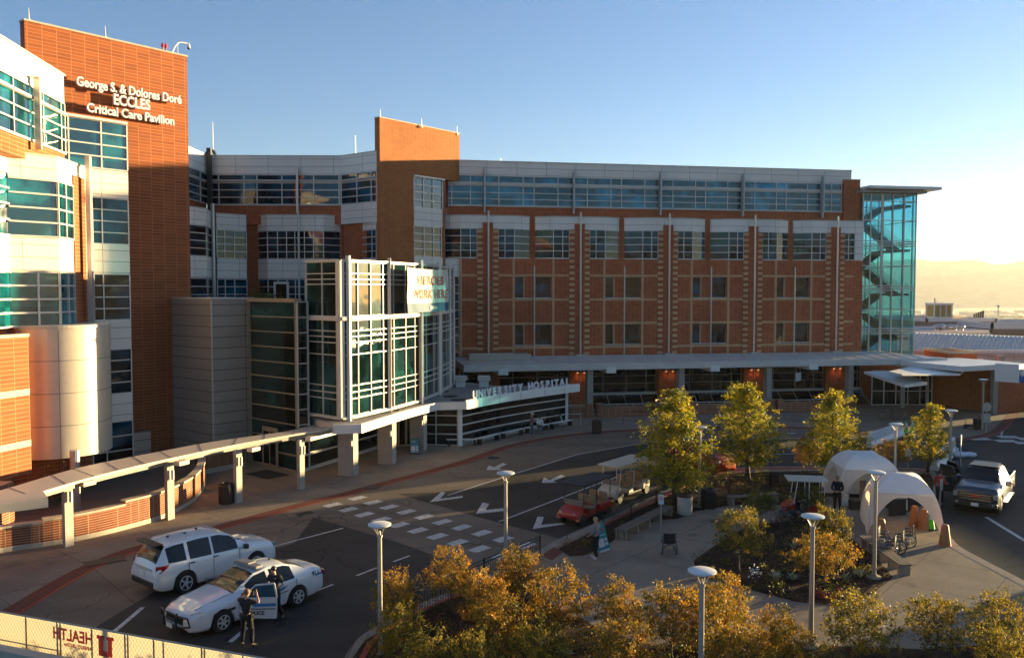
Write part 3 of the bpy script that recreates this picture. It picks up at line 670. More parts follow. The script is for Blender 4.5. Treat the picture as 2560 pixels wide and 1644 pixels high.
# ground floor glazing between piers
prev = -13.0
for i, c in enumerate(uk + [27.0]):
    a, b = prev, c - 1.0
    if b > a + 0.5:
        glaze(wing, FM.p(a, -0.1), FM.p(b, -0.1), 1.45, 4.35, rows=(.28, .52, .76), cols=(.2, .55, .85) if i else (0.3, .6), mat_=M['glass_black'], fw=0.05, fd=0.05, fm=M['soffit'])
        q = MB(); FM.box(q, a, b, -0.1, 0.12, 1.25, 1.44)
        q.build('sill', M['cap'], wing, True)
        q = MB(); q.add([FM.P(a, 0.12, 1.24), FM.P(b, 0.12, 1.24), FM.P(b, 1.5, 0.02), FM.P(a, 1.5, 0.02)], [(0, 3, 2, 1)]); w = q.build('sloped_glazing', M['glass_black'], wing, True)
        q = MB(); m_ = int((b - a) / 1.3)
        for j in range(m_ + 1):
            u = a + (b - a) * j / max(1, m_); q.bar(FM.P(u, 0.14, 1.25), FM.P(u, 1.52, 0.03), 0.05, 0.05)
        q.build('frame', M['soffit'], w, True)
    prev = c + 1.0
for c in uk: q = MB(); FM.box(q, c - 1.0, c + 1.0, -0.34, 0.5, 0, 4.39); q.build('brick_pier', M['brick'], wing, True)
# wall lamps (lit) on the piers
M['lampcan'] = mat('steel_lamp_can', (0.45, 0.42, 0.40), 0.3, metal=0.8)
M['glow'] = mat('lit_lamp_lens', (1, 0.6, 0.3), 0.5, emit=(1.0, 0.45, 0.16), estr=1.2)
for c in uk[1:]:
    t = thing('wall_lamp', 'pair of lit can lamps, %s' % {1: 'the leftmost past the pavilion roof', 2: 'behind the crown of the leftmost big tree', 3: 'behind the second big tree', 4: 'rightmost pier, by the small white sign'}[uk.index(c)], 'wall lamp', FM.P(c, 0.5, 3.6), radians(9.9), 'lamps on the brick piers')
    q = MB(); q.cyl((0, -0.12, -1.1), (0, -0.12, 0.7), 0.04, n=8); q.build('pole', M['pipe'], t)
    for s in (-1, 1):
        q = MB(); q.cyl((s * 0.32, -0.22, -0.22), (s * 0.32, -0.22, 0.12), 0.11, n=12); q.bar((0, -0.12, 0), (s * 0.32, -0.22, 0), 0.03, 0.03); cn = q.build('lamp_can', M['lampcan'], t)
        q = MB(); q.cyl((s * 0.32, -0.22, -0.235), (s * 0.32, -0.22, -0.222), 0.09, n=12); q.build('lens', M['glow'], cn)
        ld = bpy.data.lights.new('lamp_light', 'SPOT'); lo = bpy.data.objects.new('lamp_light', ld); COL.objects.link(lo)
        ld.energy = 1.6; ld.color = (1, 0.42, 0.14); ld.spot_size = radians(100); ld.shadow_soft_size = 0.06
        lo.parent = t; lo.location = (s * 0.32, -0.22, -0.26); lo.rotation_euler = (radians(-8), 0, 0)

# ================= long entrance canopy =================
cn = thing('entrance_canopy', 'long flat pale metal canopy in front of the hospital wing, carried on concrete columns', 'canopy', FM.P(8, 4.5, 0), radians(9.9))
q = MB()
cz = 4.55; M['longroof'] = mat('weathered_white_roof', (0.60, 0.54, 0.48), 0.45, var=0.1, vscale=0.8, stretch=(1, .3, 1))
sh = [FM.p(-12.97, 4.5), FM.p(31.9, 4.5), FM.p(27.6, 0.4), FM.p(-13.6, 0.4)]
q.prism(sh, [cz - 0.55, cz - 0.55, cz - 0.3, cz - 0.3], [cz, cz, cz + 0.38, cz + 0.38]); q.build('roof', M['longroof'], cn, True)
q = MB()
for i in range(0, 30):
    u = -12.5 + 1.5 * i
    e = 0.4 if u < 27.6 else 0.4 + (u - 27.6) * 0.95
    if e < 4.2: q.bar(FM.P(u, 4.42, cz + 0.012), FM.P(u, e, cz + 0.385 - (e - .4) * .09), 0.03, 0.03)
q.build('roof_seam', M['cap'], cn, True)
q = MB(); q.prism([FM.p(-12.6, 4.1), FM.p(31, 4.1), FM.p(27.3, 0.6), FM.p(-13, 0.6)], cz - 0.62, cz - 0.553); q.build('soffit', M['soffit'], cn, True)
for u in (-9.66, -0.29, 9.15, 18.5, 28.0):
    q = MB(); FM.box(q, u - 0.42, u + 0.42, 0.8, 4.62, cz - 0.86, cz - 0.36); q.build('beam', M['white'], cn, True)
M['concrete_col'] = mat('cast_concrete', (0.36, 0.32, 0.27), 0.75, var=0.12, vscale=3)
for u in (-1.95, 6.35, 14.6, 22.6):
    q = MB(); FM.box(q, u - 0.28, u + 0.05, 3.3, 4.0, 0, cz - 0.62); FM.box(q, u + 0.10, u + 0.26, 3.4, 3.9, 0, cz - 0.62); q.build('column', M['concrete_col'], cn, True)
q = MB(); FM.box(q, 17.0, 17.1, 4.4, 6.2, 2.5, 3.35)
# hanging sign plate under canopy
t = thing('hanging_sign', 'blank white rectangular sign plate hanging under the long canopy', 'sign', FM.P(17.4, 3.9, 3.0), radians(9.9 + 40))
q = MB(); q.box((0, 0, 0), (1.05, 0.10, 0.75)); q.build('plate', M['white'], t, bevel=0.01)
q = MB()
for s in (-.4, .4): q.cyl((s, 0, .37), (s, 0, 0.95), 0.02, n=6)
q.build('hanger', M['pipe'], t)
# raised roof box behind canopy at left
t = thing('roof_box', 'low flat roofed plant box on the roof left of the long canopy', 'roof box', FM.P(-9.6, 1.6, 4.9), radians(9.9))
q = MB(); q.box((0, 0, 0.1), (5.4, 2.0, 0.5)); q.build('box', M['stone'], t); q = MB(); q.box((-0.6, 0.1, 0.36), (3.6, 1.0, 0.03)); q.build('lid', M['white'], t)

# ================= stair tower of glass =================
st = thing('glass_stair_tower', 'teal glass stair tower with zigzag stairs inside and an overhanging flat roof', 'stair tower', FM.P(28.9, 0, 0), radians(9.9))
gm = bpy.data.materials.new('clear_teal_glass'); gm.use_nodes = True; ntg = gm.node_tree
b = ntg.nodes['Principled BSDF']; ntg.nodes.remove(b)
tr = _n(ntg, 'ShaderNodeBsdfTransparent'); tr.inputs[0].default_value = (0.54, 0.82, 0.90, 1)
gl = _n(ntg, 'ShaderNodeBsdfGlossy'); gl.inputs['Roughness'].default_value = 0.02; gl.inputs['Color'].default_value = (0.8, 0.9, 1, 1)
lw_ = _n(ntg, 'ShaderNodeLayerWeight'); pw_ = _n(ntg, 'ShaderNodeMath', operation='POWER'); pw_.inputs[1].default_value = 3.0; ntg.links.new(lw_.outputs['Facing'], pw_.inputs[0]); fr_ = _n(ntg, 'ShaderNodeMath', operation='MULTIPLY_ADD'); fr_.inputs[1].default_value = 0.6; fr_.inputs[2].default_value = 0.05; ntg.links.new(pw_.outputs[0], fr_.inputs[0])
ms = _n(ntg, 'ShaderNodeMixShader'); ntg.links.new(fr_.outputs[0], ms.inputs[0]); ntg.links.new(tr.outputs[0], ms.inputs[1]); ntg.links.new(gl.outputs[0], ms.inputs[2])
ntg.links.new(ms.outputs[0], ntg.nodes['Material Output'].inputs[0])
M['clear'] = gm
SU0, SU1, SD0, SD1, SZ = 26.05, 31.75, -0.3, -6.3, 20.1
STZ = [4.4, 6.62, 6.85, 7.08, 8.9, 10.77, 11.0, 11.23, 13.15, 15.07, 15.3, 15.53, 17.5, 19.35, 20.0]
def stair_face(u0, d0, u1, d1, cols):
    A = FM.P(u0, d0, 0); B = FM.P(u1, d1, 0); f = frAB(A, B)
    g_ = MB(); f.box(g_, 0, f.L, -0.03, 0, 4.0, SZ); g_.build('glass_pane', M['clear'], st, True)
    r = MB()
    for z in STZ: f.box(r, 0, f.L, 0.001, 0.12, z - 0.035, z + 0.035)
    for t_ in cols: f.box(r, f.L * t_ - 0.035, f.L * t_ + 0.035, 0.002, 0.14, 4.0, SZ)
    r.build('mullion', M['frame'], st, True)
stair_face(SU0, SD0, SU1, SD0, (0.005, .15, .35, .37, .56, .77, 0.995)); stair_face(SU1, SD0, SU1, SD1, (0.1, .35, .65, .9)); stair_face(SU1, SD1, SU0, SD1, (0, .25, .5, .75, 1)); 
q = MB(); FM.box(q, 26.0, 33.6, -7.5, 0.9, 20.42, 20.68); q.build('roof', M['white'], st, True)
q = MB(); FM.box(q, 25.6, 32.4, -7.0, 0.4, 20.1, 20.35); q.build('soffit', M['soffit'], st, True)
q = MB(); r = MB()
for k in range(4):
    z = 4.0 + k * 4.3
    # landings and two flights
    FM.box(q, SU0 + 0.1, SU0 + 1.4, -5.6, -0.8, z + 0.0, z + 0.22); FM.box(q, SU1 - 1.4, SU1 - 0.2, -5.6, -0.8, z + 2.15 - 0.2, z + 2.15 + 0.02)
    for (ua, za, ub, zb, dd) in list(((SU0 + 1.4, z + 4.3, SU1 - 1.4, z + 2.15, -1.5), (SU0 + 1.4, z + 0.1, SU1 - 1.4, z + 2.15, -4.2)))[(1 if k == 3 else 0):]:
        N = 12
        for i in range(N):
            t0 = i / N; t1 = (i + 1) / N; zz = za + (zb - za) * t1
            FM.box(q, ua + (ub - ua) * t0, ua + (ub - ua) * t1, dd - 0.7, dd + 0.7, min(zz, za + (zb - za) * t0) - 0.25, max(zz, za + (zb - za) * t0))
        for hh in (0.3, 0.5, 0.7, 0.95):
            for e in (-0.7, 0.7): r.bar(FM.P(ua, dd + e, za + hh), FM.P(ub, dd + e, zb + hh), 0.03, 0.04)
    for hh in (0.3, 0.5, 0.7, 0.95):
        r.bar(FM.P(SU1 - 1.4, -0.85, z + 2.15 + hh), FM.P(SU1 - 0.25, -0.85, z + 2.15 + hh), 0.03, 0.04)
        r.bar(FM.P(SU0 + .1, -0.85, z + 0.2 + hh), FM.P(SU0 + 1.4, -0.85, z + .2 + hh), 0.03, 0.04)
q.build('stair', M['dark'], st, True); r.build('railing', M['dark'], st, True)
q = MB()
for u in (26.9, 29.4): FM.box(q, u - .12, u + .12, -5.9, -5.6, 4, SZ)
q.build('column', M['dark'], st, True)
q = MB(); FM.box(q, SU0, SU1, -6.0, -0.4, 0, 3.9); q.build('base', M['brick'], st, True)
# ================= mid tower (orange brick slab) =================
T1D = (0.641, 0.768)          # direction shared by both brick slabs
PD = Vector((-0.768, 0.641))  # perpendicular, running back-left
def colplan(x, f, y=725.0):
    return f.uz(x, y)[0]
F2 = Fr((-10.6, 68.6), T1D)
mt = thing('brick_stair_tower', 'orange brick slab tower rising above the roof between the two hospital wings', 'tower', F2.P(4, 0, 0), F2.ang)
q = MB()
F2.box(q, 0, 3.7, -0.6, 0, 0, 24.6); F2.box(q, 3.7, 9.3, -0.6, 0, 20.42, 24.6)
F2.box(q, 3.7, 7.6, -0.6, -0.15, 0, 20.42)
q.build('wall', M['brick_mid'], mt, True)
q = MB(); F2.box(q, -0.03, 9.33, -0.63, 0.03, 24.6, 24.68); q.build('coping', M['stone'], mt, True)
glaze(mt, F2.p(3.72, -0.03), F2.p(7.15, -0.03), 17.75, 20.3, rows=(.25, .5, .75), cols=(.33, .66), fw=0.08, fd=0.09, mat_=M['glass_top'])
glaze(mt, F2.p(3.72, -0.03), F2.p(7.0, -0.03), 13.65, 16.2, rows=(.25, .5, .75), cols=(.36, .7), fw=0.07, fd=0.08)
q = MB(); F2.box(q, 3.72, 7.1, -0.14, 0.02, 16.25, 17.7); q.build('cladding', M['panel'], mt, True); q = MB(); F2.box(q, 3.72, 7.1, -0.14, 0.02, 10.5, 13.6); q.build('cladding', M['panel'], mt, True)
q = MB(); F2.box(q, 3.7, 7.3, -0.1, 0.16, 20.3, 20.42); q.build('sill', M['frame'], mt, True)
def mast(label, base, h, r=0.03, grp='lightning rods on the roofs'):
    t = MB(); t.cyl((0, 0, 0), (0, 0, h), r, r * 0.5, n=6); t.cyl((0, 0, 0), (0, 0, 0.12), 0.08, n=8)
    o = t.build('lightning_rod', M['frame']); o.location = base; tag(o, label, 'lightning rod', grp)
# ================= link wing between the towers =================
lk = thing('recessed_link_wing', 'recessed white and brick link wing between the tall brick tower and the mid tower', 'building', (0, 0, 0))
Z0 = 21.95
pB = Vector((-10.6, 68.6)) + PD * 0.4
pA1 = Vector((-14.3, 71.4)); pA0 = Vector((-25.3, 71.2)); pC = Vector((-25.3, 62.0))
lw = MB(); lp = MB(); lc = MB()
def seg(A, B, u0=0, u1=None): f = frAB(A, B); return f
fA = frAB(pA0, pA1); fB = frAB(pA1, pB); fC = frAB(pC, pA0)
for f, L in ((fA, fA.L), (fB, fB.L), (fC, fC.L)):
    q = MB(); f.box(q, 0, L, -0.4, 0, 20.4, Z0); q.build('parapet', M['panel'], lk, True); f.box(lc, -0.04, L + 0.04, -0.45, 0.04, Z0, Z0 + 0.08)
fA.box(lw, 0, fA.L, -8, -0.4, 0, 20.35); fA.box(lw, 0, fA.L, -0.4, 0, 16.3, 17.9)
fB.box(lw, 0, fB.L, -1.5, -0.2, 0, 20.35); fC.box(lw, 0, fC.L, -1.5, -0.2, 0, 20.35)
uz = lambda x: max(0, min(fA.L, fA.uz(x, 725)[0]))
cA = [(uz(x) / fA.L) for x in (551, 614, 646, 708, 745, 787, 850)]
glaze(lk, pA0, pA1, 17.95, 20.4, rows=(.24, .49, .73, .78), cols=cA, fw=0.07, fd=0.1)
glaze(lk, pA1, pB, 17.95, 20.4, rows=(.24, .49, .73, .78), cols=(.45, .85), fw=0.07, fd=0.1)
glaze(lk, pC, pA0, 17.95, 20.4, rows=(.24, .49, .73, .78), cols=(.5, .8), fw=0.07, fd=0.1)
fA.box(lc, 0, fA.L, -0.05, 0.16, 19.86, 19.98); fB.box(lc, 0, fB.L, -0.05, 0.16, 19.86, 19.98)
fA.box(lc, 0, fA.L, -0.05, 0.08, 17.85, 17.94)
fB.box(lp, 0, fB.L, -0.2, 0.03, 16.3, 17.9)
# tall duct at the inner corner
q = MB(); q.box((-25.0, 70.6, 17), (0.35, 0.35, 11)); q.build('duct', M['dark'], lk, True)
q = MB(); fA.box(q, uz(748) - 0.09, uz(748) + 0.09, 0.1, 0.35, 17.2, 21.0); q.build('fin', M['pipe'], lk, True)
# level 4 and 3 bays : plan points at real depths
def PX(x, Y): v = atY(x, 725, Y); return Vector((v.x, v.y))
bayC = [PX(639, 72.0), PX(670, 70.6), PX(810, 70.6), PX(856, 71.9)]
bayR = [PX(871, 71.6), PX(941, 68.9)]
bayL = [PX(474, 63.4), PX(518, 65.2), PX(532, 68.4)]
bayM = [PX(544, 69.0), PX(618, 70.9)]
def bayrun(pts, z0=7.0, zt=16.98, colsets=None, lowerwin=True, clad=None):
    for i, (A, B) in enumerate(zip(pts, pts[1:])):
        f = frAB(A, B); cs = (colsets or {}).get(i, ())
        f.box(lw, 0.02, f.L - 0.02, -0.5, -0.2, z0, zt - 0.1)
        f.box(lp, 0, f.L, -0.2, 0, 15.75, zt); f.box(lp, 0, f.L, -0.2, 0, 11.75, 13.35)
        f.box(lc, -0.03, f.L + 0.03, -0.25, 0.04, zt, zt + 0.08)
        glaze(lk, A, B, 13.4, 15.7, rows=(.25, .5, .75), cols=cs, fw=0.06, fd=0.07, side=bool(cs))
        glaze(lk, A, B, 8.6, 11.7, rows=(.2, .4, .6, .8), cols=cs, fw=0.06, fd=0.07, side=bool(cs))
        f.box(lp, 0, f.L, -0.2, 0, z0, 8.55)
bayrun(bayC, colsets={1: (.18, .34, .49, .66, .82)}); bayrun(bayR, colsets={0: (.38, .85)}); bayrun(bayL, colsets={}); bayrun(bayM, colsets={0: (.26, .58)})
for x, z1, Y in ((535, 17.7, 68.0), (748, 17.2, 70.2)):
    v = atY(x, 725, Y); q = MB(); q.cyl((v.x, v.y, 7), (v.x, v.y, z1), 0.16 if x < 600 else 0.09, n=12); q.build('mast_pipe', M['pipe'], lk)
lw.build('wall', M['brick'], lk, True); lp.build('cladding', M['panel'], lk, True); lc.build('coping', M['cap'], lk, True)

# roof terrace door in the link
f = frAB(bayC[1], bayC[2])
q = MB(); f.box(q, 0.5, 1.75, -0.05, 0.12, 8.5, 11.5); d = q.build('door', M['frame'], lk)
q = MB(); f.box(q, 0.68, 1.57, 0.121, 0.14, 8.7, 11.3); q.build('door_glass', M['glass_black'], d)
q = MB(); f.box(q, 1.0, 1.12, 0.0, 0.06, 12.0, 12.12)

# ================= tall tower with the lettering =================
O1 = Vector((-21.7, 54.3)); F1 = Fr(O1, T1D)
u1 = lambda x: F1.uz(x, 725)[0]
tw = thing('tall_brick_tower', 'tall orange brick slab tower carrying three lines of raised white lettering', 'tower', (0, 0, 0))
q = MB(); xl = u1(78) ; xr = 1.25; um = u1(326)
F1.box(q, um, xr, -0.6, 0, 0, 25.75); F1.box(q, xl, um, -0.6, 0, 21.0, 25.75); F1.box(q, xl, um, -0.6, -0.25, 0, 21.0)
q.build('wall', M['brick_tower'], tw, True)
q = MB(); F1.box(q, xl - .04, xr + .04, -0.66, 0.05, 25.75, 25.85); q.build('coping', M['stone'], tw, True)
zz = lambda y, Y=52.2: 10.8 + (725 - y) * Y / 2120
ua = u1(160)
cp_, gl_ = MB(), []
DEPTHK = 0.93
glaze(tw, F1.p(ua, -0.05), F1.p(um, -0.05), 18.05, 20.85, rows=(.25, .5, .75), cols=(.12, .60), mat_=M['glass_teal'], fw=0.08, fd=0.09)
F1.box(cp_, ua, um, -0.24, 0.12, 20.85, 21.0)
lay = [(16.3, 18.0, 'p'), (13.58, 16.3, 'w4'), (11.76, 13.58, 'p'), (9.0, 11.76, 'w4'), (7.2, 9.0, 'p'), (4.5, 7.2, 'w4'), (2.78, 4.5, 'p'), (0.1, 2.78, 'w3')]
pz = MB()
for z0, z1, k in lay:
    DEPTHK = 0.93
    if k == 'p': pz = MB(); F1.box(pz, u1(225), um, -0.24, 0.0, z0 + 0.03, z1 - 0.03); pz.build('cladding', M['panel'], tw, True)
    else:
        n_ = int(k[1]); glaze(tw, F1.p(u1(225), -0.05), F1.p(um, -0.05), z0, z1, rows=[i / n_ for i in range(1, n_)], cols=(.34,), mat_=M['glass'], fw=0.06, fd=0.08)
cp_.build('sill', M['frame'], tw, True)
DEPTHK = 1.0

def text_mesh(body, size, depth, mat_, name, bold=0.0, align='LEFT', font_space=1.0):
    cu = bpy.data.curves.new('tmp_text', 'FONT'); cu.body = body; cu.size = size; cu.extrude = depth / 2; cu.offset = bold
    cu.align_x = align; cu.space_character = font_space; cu.resolution_u = 3
    to = bpy.data.objects.new('tmp_text', cu); COL.objects.link(to)
    bpy.context.view_layer.update()
    me = bpy.data.meshes.new_from_object(to.evaluated_get(bpy.context.evaluated_depsgraph_get()))
    bpy.data.objects.remove(to); bpy.data.curves.remove(cu)
    me.name = name; me.materials.clear(); me.materials.append(mat_)
    return me
def place_text(me, name, M4, parent=None, sx=1.0):
    o = bpy.data.objects.new(name, me); COL.objects.link(o)
    o.matrix_world = M4 @ Matrix.Diagonal((sx, 1, 1, 1)).to_4x4()
    if parent: 
        mw = o.matrix_world.copy(); o.parent = parent; o.matrix_parent_inverse = WM[parent.name].inverted(); o.matrix_world = mw
    return o
def wall_matrix(f, u, z, d):
    p = f.P(u, d, z); ux = Vector((f.u.x, f.u.y, 0)); n = Vector((f.n.x, f.n.y, 0)); up = Vector((0, 0, 1))
    m = Matrix((( ux.x, up.x, n.x, p.x), (ux.y, up.y, n.y, p.y), (ux.z, up.z, n.z, p.z), (0, 0, 0, 1)))
    return m
M['letter'] = mat('white_letter_enamel', (0.72, 0.70, 0.74), 0.4)
sg = thing('tower_sign', 'three lines of raised white letters near the top of the tall brick tower', 'wall sign', (0, 0, 0))
# lettering: "George S. & Dolores Dore' / ECCLES / Critical Care Pavilion"
# each line of letters is a part
def line(body, xa, ya, xb, yb, size, bold, capfrac=0.72):
    ua_, za_ = F1.uz(xa, ya, 0.28); ub_, zb_ = F1.uz(xb, yb, 0.28)
    me = text_mesh(body, size, 0.16, M['letter'], 'letters', bold)
    wd = max(v.co.x for v in me.vertices) - min(v.co.x for v in me.vertices)
    x0 = min(v.co.x for v in me.vertices)
    sx = (ub_ - ua_) / wd
    m = wall_matrix(F1, ua_ - x0 * sx, (za_ + zb_) / 2, 0.36)
    place_text(me, 'letter_line', m, sg, sx)
line('George S. & Dolores Dor\u00e9', 189, 214, 451, 261, 0.76, 0.018)
line('ECCLES', 282, 262, 373, 275, 0.86, 0.022)
line('Critical Care Pavilion', 215, 280, 433, 313, 0.72, 0.018)
for u, lab in ((u1(95), 'thin white lightning rod at the left end of the tall tower roof'), (u1(283), 'thin white lightning rod halfway along the tall tower roof')):
    mast(lab, F1.P(u, -0.3, 25.85), 0.75, 0.04)
# security camera on a gooseneck
t = thing('security_camera', 'white dome security camera on a gooseneck bracket at the tall tower roof corner', 'camera', F1.P(u1(456), -0.1, 25.85), F1.ang, None, 0.72)
q = MB(); q.tube([(-0.5, 0, 0), (-0.2, 0, 0.6), (0.1, 0, 1.0), (0.5, 0, 1.1), (1.15, 0, 1.12)], 0.05, 8); q.cyl((0.05, 0, 0), (0.05, 0, 0.95), 0.03, n=6); q.build('bracket', M['white'], t)
q = MB(); q.cyl((1.1, 0, 0.75), (1.1, 0, 1.12), 0.16, 0.08, 14); q.build('housing', M['white'], t)
q = MB(); q.ball((1.1, 0, 0.74), 0.15, 14, 8); q.build('dome', M['dark'], t)
M['red'] = mat('red_glass', (0.5, 0.02, 0.02), 0.3)
for x, lab in ((422, 'left'), (430, 'right')):
    q = MB(); q.cyl((0, 0, 0), (0, 0, 0.25), 0.05, n=8); q.cyl((0, 0, 0.25), (0, 0, 0.48), 0.10, 0.07, n=10); o = q.build('warning_light', M['red']); o.location = F1.P(u1(x), -0.2, 25.85)
    tag(o, 'small red warning light on the tall tower roof, %s one of the pair' % lab, 'warning light', 'roof warning lights')
for x, y0, Y, h, lab in ((951, 298, 69, 0.8, 'white rod at the left top corner of the mid tower'), (1054, 320, 72, .8, 'white rod in the middle of the mid tower roof'), (1143, 338, 75.5, .8, 'white rod at the right end of the mid tower roof')):
    v = atY(x, y0, Y); mast(lab, v, h, 0.03)
v = atY(533, 392, 74); mast('tall white aerial on the link wing roof beside the tall tower', (v.x, v.y, 21.9), 3.4, 0.05)
v = atY(888, 385, 80); mast('tall lattice aerial behind the link wing roof', (v.x, v.y, 21.0), 4.2, 0.08)
v = atY(706, 392, 76); mast('short thin rod in the middle of the link wing roof', (v.x, v.y, 21.6), 1.2, 0.03)
v = atY(1252, 405, 80); mast('short rod on the long wing roof near the mid tower', (v.x, v.y, 22.0), 1.1, 0.04)
t = MB(); v = atY(850, 390, 82); t.box((0, 0, 0.6), (3.6, 2, 1.5)); t.box((-1.9, 0, 0.3), (1.4, 1.6, 0.9)); o = t.build('roof_plant', M['stone']); o.location = (v.x, v.y, 21.6); tag(o, 'pale roof plant boxes behind the link wing parapet', 'roof plant')
t = MB(); t.tube([(0, 0, 0), (0, 0, 0.5), (0.25, 0, 0.75), (0.6, 0, 0.7), (0.75, 0, 0.4)], 0.14, 10); o = t.build('roof_vent', M['dark']); v = atY(516, 390, 73); o.location = (v.x, v.y, 21.95); tag(o, 'curved gooseneck roof vent at the inner corner of the link wing', 'vent')

# ================= left wing =================
DEPTHK = 0.93
lf = thing('left_hospital_wing', 'sunlit cream and orange brick hospital wing cut off by the left edge of the picture', 'building', (0, 0, 0))
WD = Vector((0.115, -0.993))
pj = Vector((-25.8, 49.4)); pe = pj + WD * 15.5          # upper wall, far -> near ; outside faces +X
fw_ = frAB(pe, pj); L = fw_.L
a = MB(); bq = MB(); cq = MB()
fw_.box(a, 0, L, -6, -0.05, 17.6, 18.7); fw_.box(bq, 0, L - 0.0, -6, 0, 21.5, 23.1); fw_.box(cq, -0.1, L + 0.1, -6, 0.08, 23.1, 23.2)
fw_.box(cq, 0, L + 0.35, -0.05, 0.14, 20.82, 20.97); fw_.box(cq, 0, L, -0.05, 0.06, 18.6, 18.7)
fw_.box(a, 0, L, -6, -0.12, 18.7, 21.5)
u_ = lambda x: fw_.uz(x, 300)[0] / L
cs = [u_(x) for x in (34, 85, 108, 152)]
glaze(lf, pe, pj, 18.7, 20.84, rows=(.34, .67), cols=[0.1, .25, .35] + cs, mat_=M['glass_teal'], fw=0.08, fd=0.1)
glaze(lf, pe, pj - WD * 0.0, 20.96, 21.5, rows=(), cols=[0.1, .25, .35] + cs, mat_=M['glass_teal'], fw=0.07, fd=0.1)
q = MB(); uu = fw_.uz(78, 300)[0]; fw_.box(q, uu - 0.09, uu + 0.09, 0.2, 0.5, 18.2, 21.9); fw_.box(q, uu - 0.2, uu + 0.09, 0.1, 0.5, 21.9, 22.0); q.build('fin', M['pipe'], lf)
# lower bays
q1 = Vector((-24.85, 50.4)); q2 = Vector((-24.28, 45.6)); q3 = Vector((-25.83, 43.75)); q4 = Vector((-25.6, 40.5)); q5 = Vector((-25.4, 36.0))
segsL = [(q2, q1), (q3, q2), (q4, q3), (q5, q4)]
for i, (A, B) in enumerate(segsL):
    f = frAB(A, B); Lx = f.L; hi = 18.15 if i >= 2 else 17.85
    if i >= 2: hb, zb = 16.9, 16.9
    else: hb, zb = 16.65, 16.65
    f.box(a, 0.03, Lx - 0.03, -1.6, -0.25, 0, hi - 0.1)
    f.box(bq, 0, Lx, -0.25, 0, hb, hi); f.box(cq, -0.03, Lx + 0.03, -0.3, 0.05, hi, hi + 0.09); f.box(cq, -0.02, Lx + 0.02, -0.2, 0.05, hb - 0.06, hb)
    f.box(bq, 0, Lx, -0.25, 0, 11.82, 13.55); f.box(cq, -0.02, Lx + 0.02, -0.2, 0.06, 13.55, 13.62); f.box(cq, -0.02, Lx + 0.02, -0.2, 0.06, 11.75, 11.82)
    cs = () 
    if i == 0:
        # brick pier with quoins in the middle of this return
        f.box(a, 2.0, 3.7, -0.24, 0.06, 8.5, 17.2)
        spans = [(0, 2.0), (3.7, Lx)]
    else: spans = [(0, Lx)]
    for (x0, x1) in spans:
        A2, B2 = f.p(x0), f.p(x1)
        glaze(lf, A2, B2, 13.62, hb - 0.06, rows=(.25, .5, .75), cols=(.5,) if i == 0 and x0 == 0 else (), mat_=M['glass_teal'], fw=0.09, fd=0.12, side=(i == 0), ext=0.0)
        glaze(lf, A2, B2, 8.9, 11.75, rows=(.25, .5, .75), cols=(.55,) if i != 2 else (), mat_=M['glass_teal'], fw=0.09, fd=0.12, side=(i == 0), ext=0.0)
f = frAB(q2, q1); q = MB(); f.box(q, 2.95, 3.3, 0.35, 0.6, 8.3, 18.4); q.build('mast_pipe', M['pipe'], lf)
a.build('wall', M['brick_tower'], lf, True); bq.build('cladding', M['panel'], lf, True); cq.build('coping', M['cap'], lf, True)
# metal drum
DEPTHK = 1.0
dc = Vector((-23.35, 43.4)); R_ = 2.5
q = MB(); q.cyl((dc.x, dc.y, 2.55), (dc.x, dc.y, 8.92), R_, n=72)
dr = q.build('metal_drum', M['drum'], lf, smooth='auto')
q = MB(); q.lathe((dc.x, dc.y, 8.92), [(R_ - 0.3, 0), (R_ + 0.06, 0), (R_ + 0.06, 0.16), (R_ - 0.3, 0.16)], 72)
q.build('rim', M['cap'], dr)
q = MB()
for z in (4.15, 5.75, 7.35): q.lathe((dc.x, dc.y, z), [(R_ - 0.1, -0.012), (R_ + 0.004, -0.012), (R_ + 0.004, 0.012), (R_ - 0.1, 0.012)], 72)
for k in range(8):
    an = radians(-100 + 40 * k); q.bar((dc.x + (R_ + .001) * cos(an), dc.y + (R_ + .001) * sin(an), 2.56), (dc.x + (R_ + .001) * cos(an), dc.y + (R_ + .001) * sin(an), 8.84), 0.02, 0.012, up=Vector((cos(an), sin(an), 0)))
q.build('panel_joint', M['joint'], dr)
# lower brick return and piers on the far left
DEPTHK = 0.93
A = Vector((-25.2, 37.9)); B = Vector((-24.0, 42.0)); f = frAB(A, B)
a = MB(); f.box(a, 0, f.L, -0.5, 0, 1.7, 8.5); a.build('lower_wall', M['brick_tower'], lf)
a = MB(); 
for z in (3.05, 5.6): f.box(a, 0, f.L, 0, 0.02, z, z + 0.32); a.build('stone_band', M['stone'], lf); a = MB()
f.box(a, 0, f.L, -0.5, 0.08, 8.5, 8.65); a.build('coping', M['stone'], lf)
DEPTHK = 1.0
a = MB(); a.cyl((-22.85, 37.1, 0), (-22.85, 37.1, 7.2), 0.11, n=10); a.build('column', M['pipe'], lf)
a = MB(); a.cyl((-21.1, 40.6, 0), (-21.1, 40.6, 3.1), 0.22, n=12); a.build('column', M['pipe'], lf)
a = MB(); a.box((-27.6, 46.0, 0.95), (5.2, 7.6, 1.9)); a.build('void_shade_box', M['dark'], lf)  # box coloured near-black to stand for the shaded void below the drum
a = MB(); a.box((-22.6, 48.9, 1.2), (3.2, 0.3, 2.5), radians(50)); a.build('garage_door', M['panel_grey'], lf)
# corner pillar at left edge
a = MB(); v = G(10, 1370); a.box((v.x - 0.35, v.y + 0.2, 1.35), (0.9, 0.9, 2.7)); a.build('corner_pillar', M['brick_low'], lf)

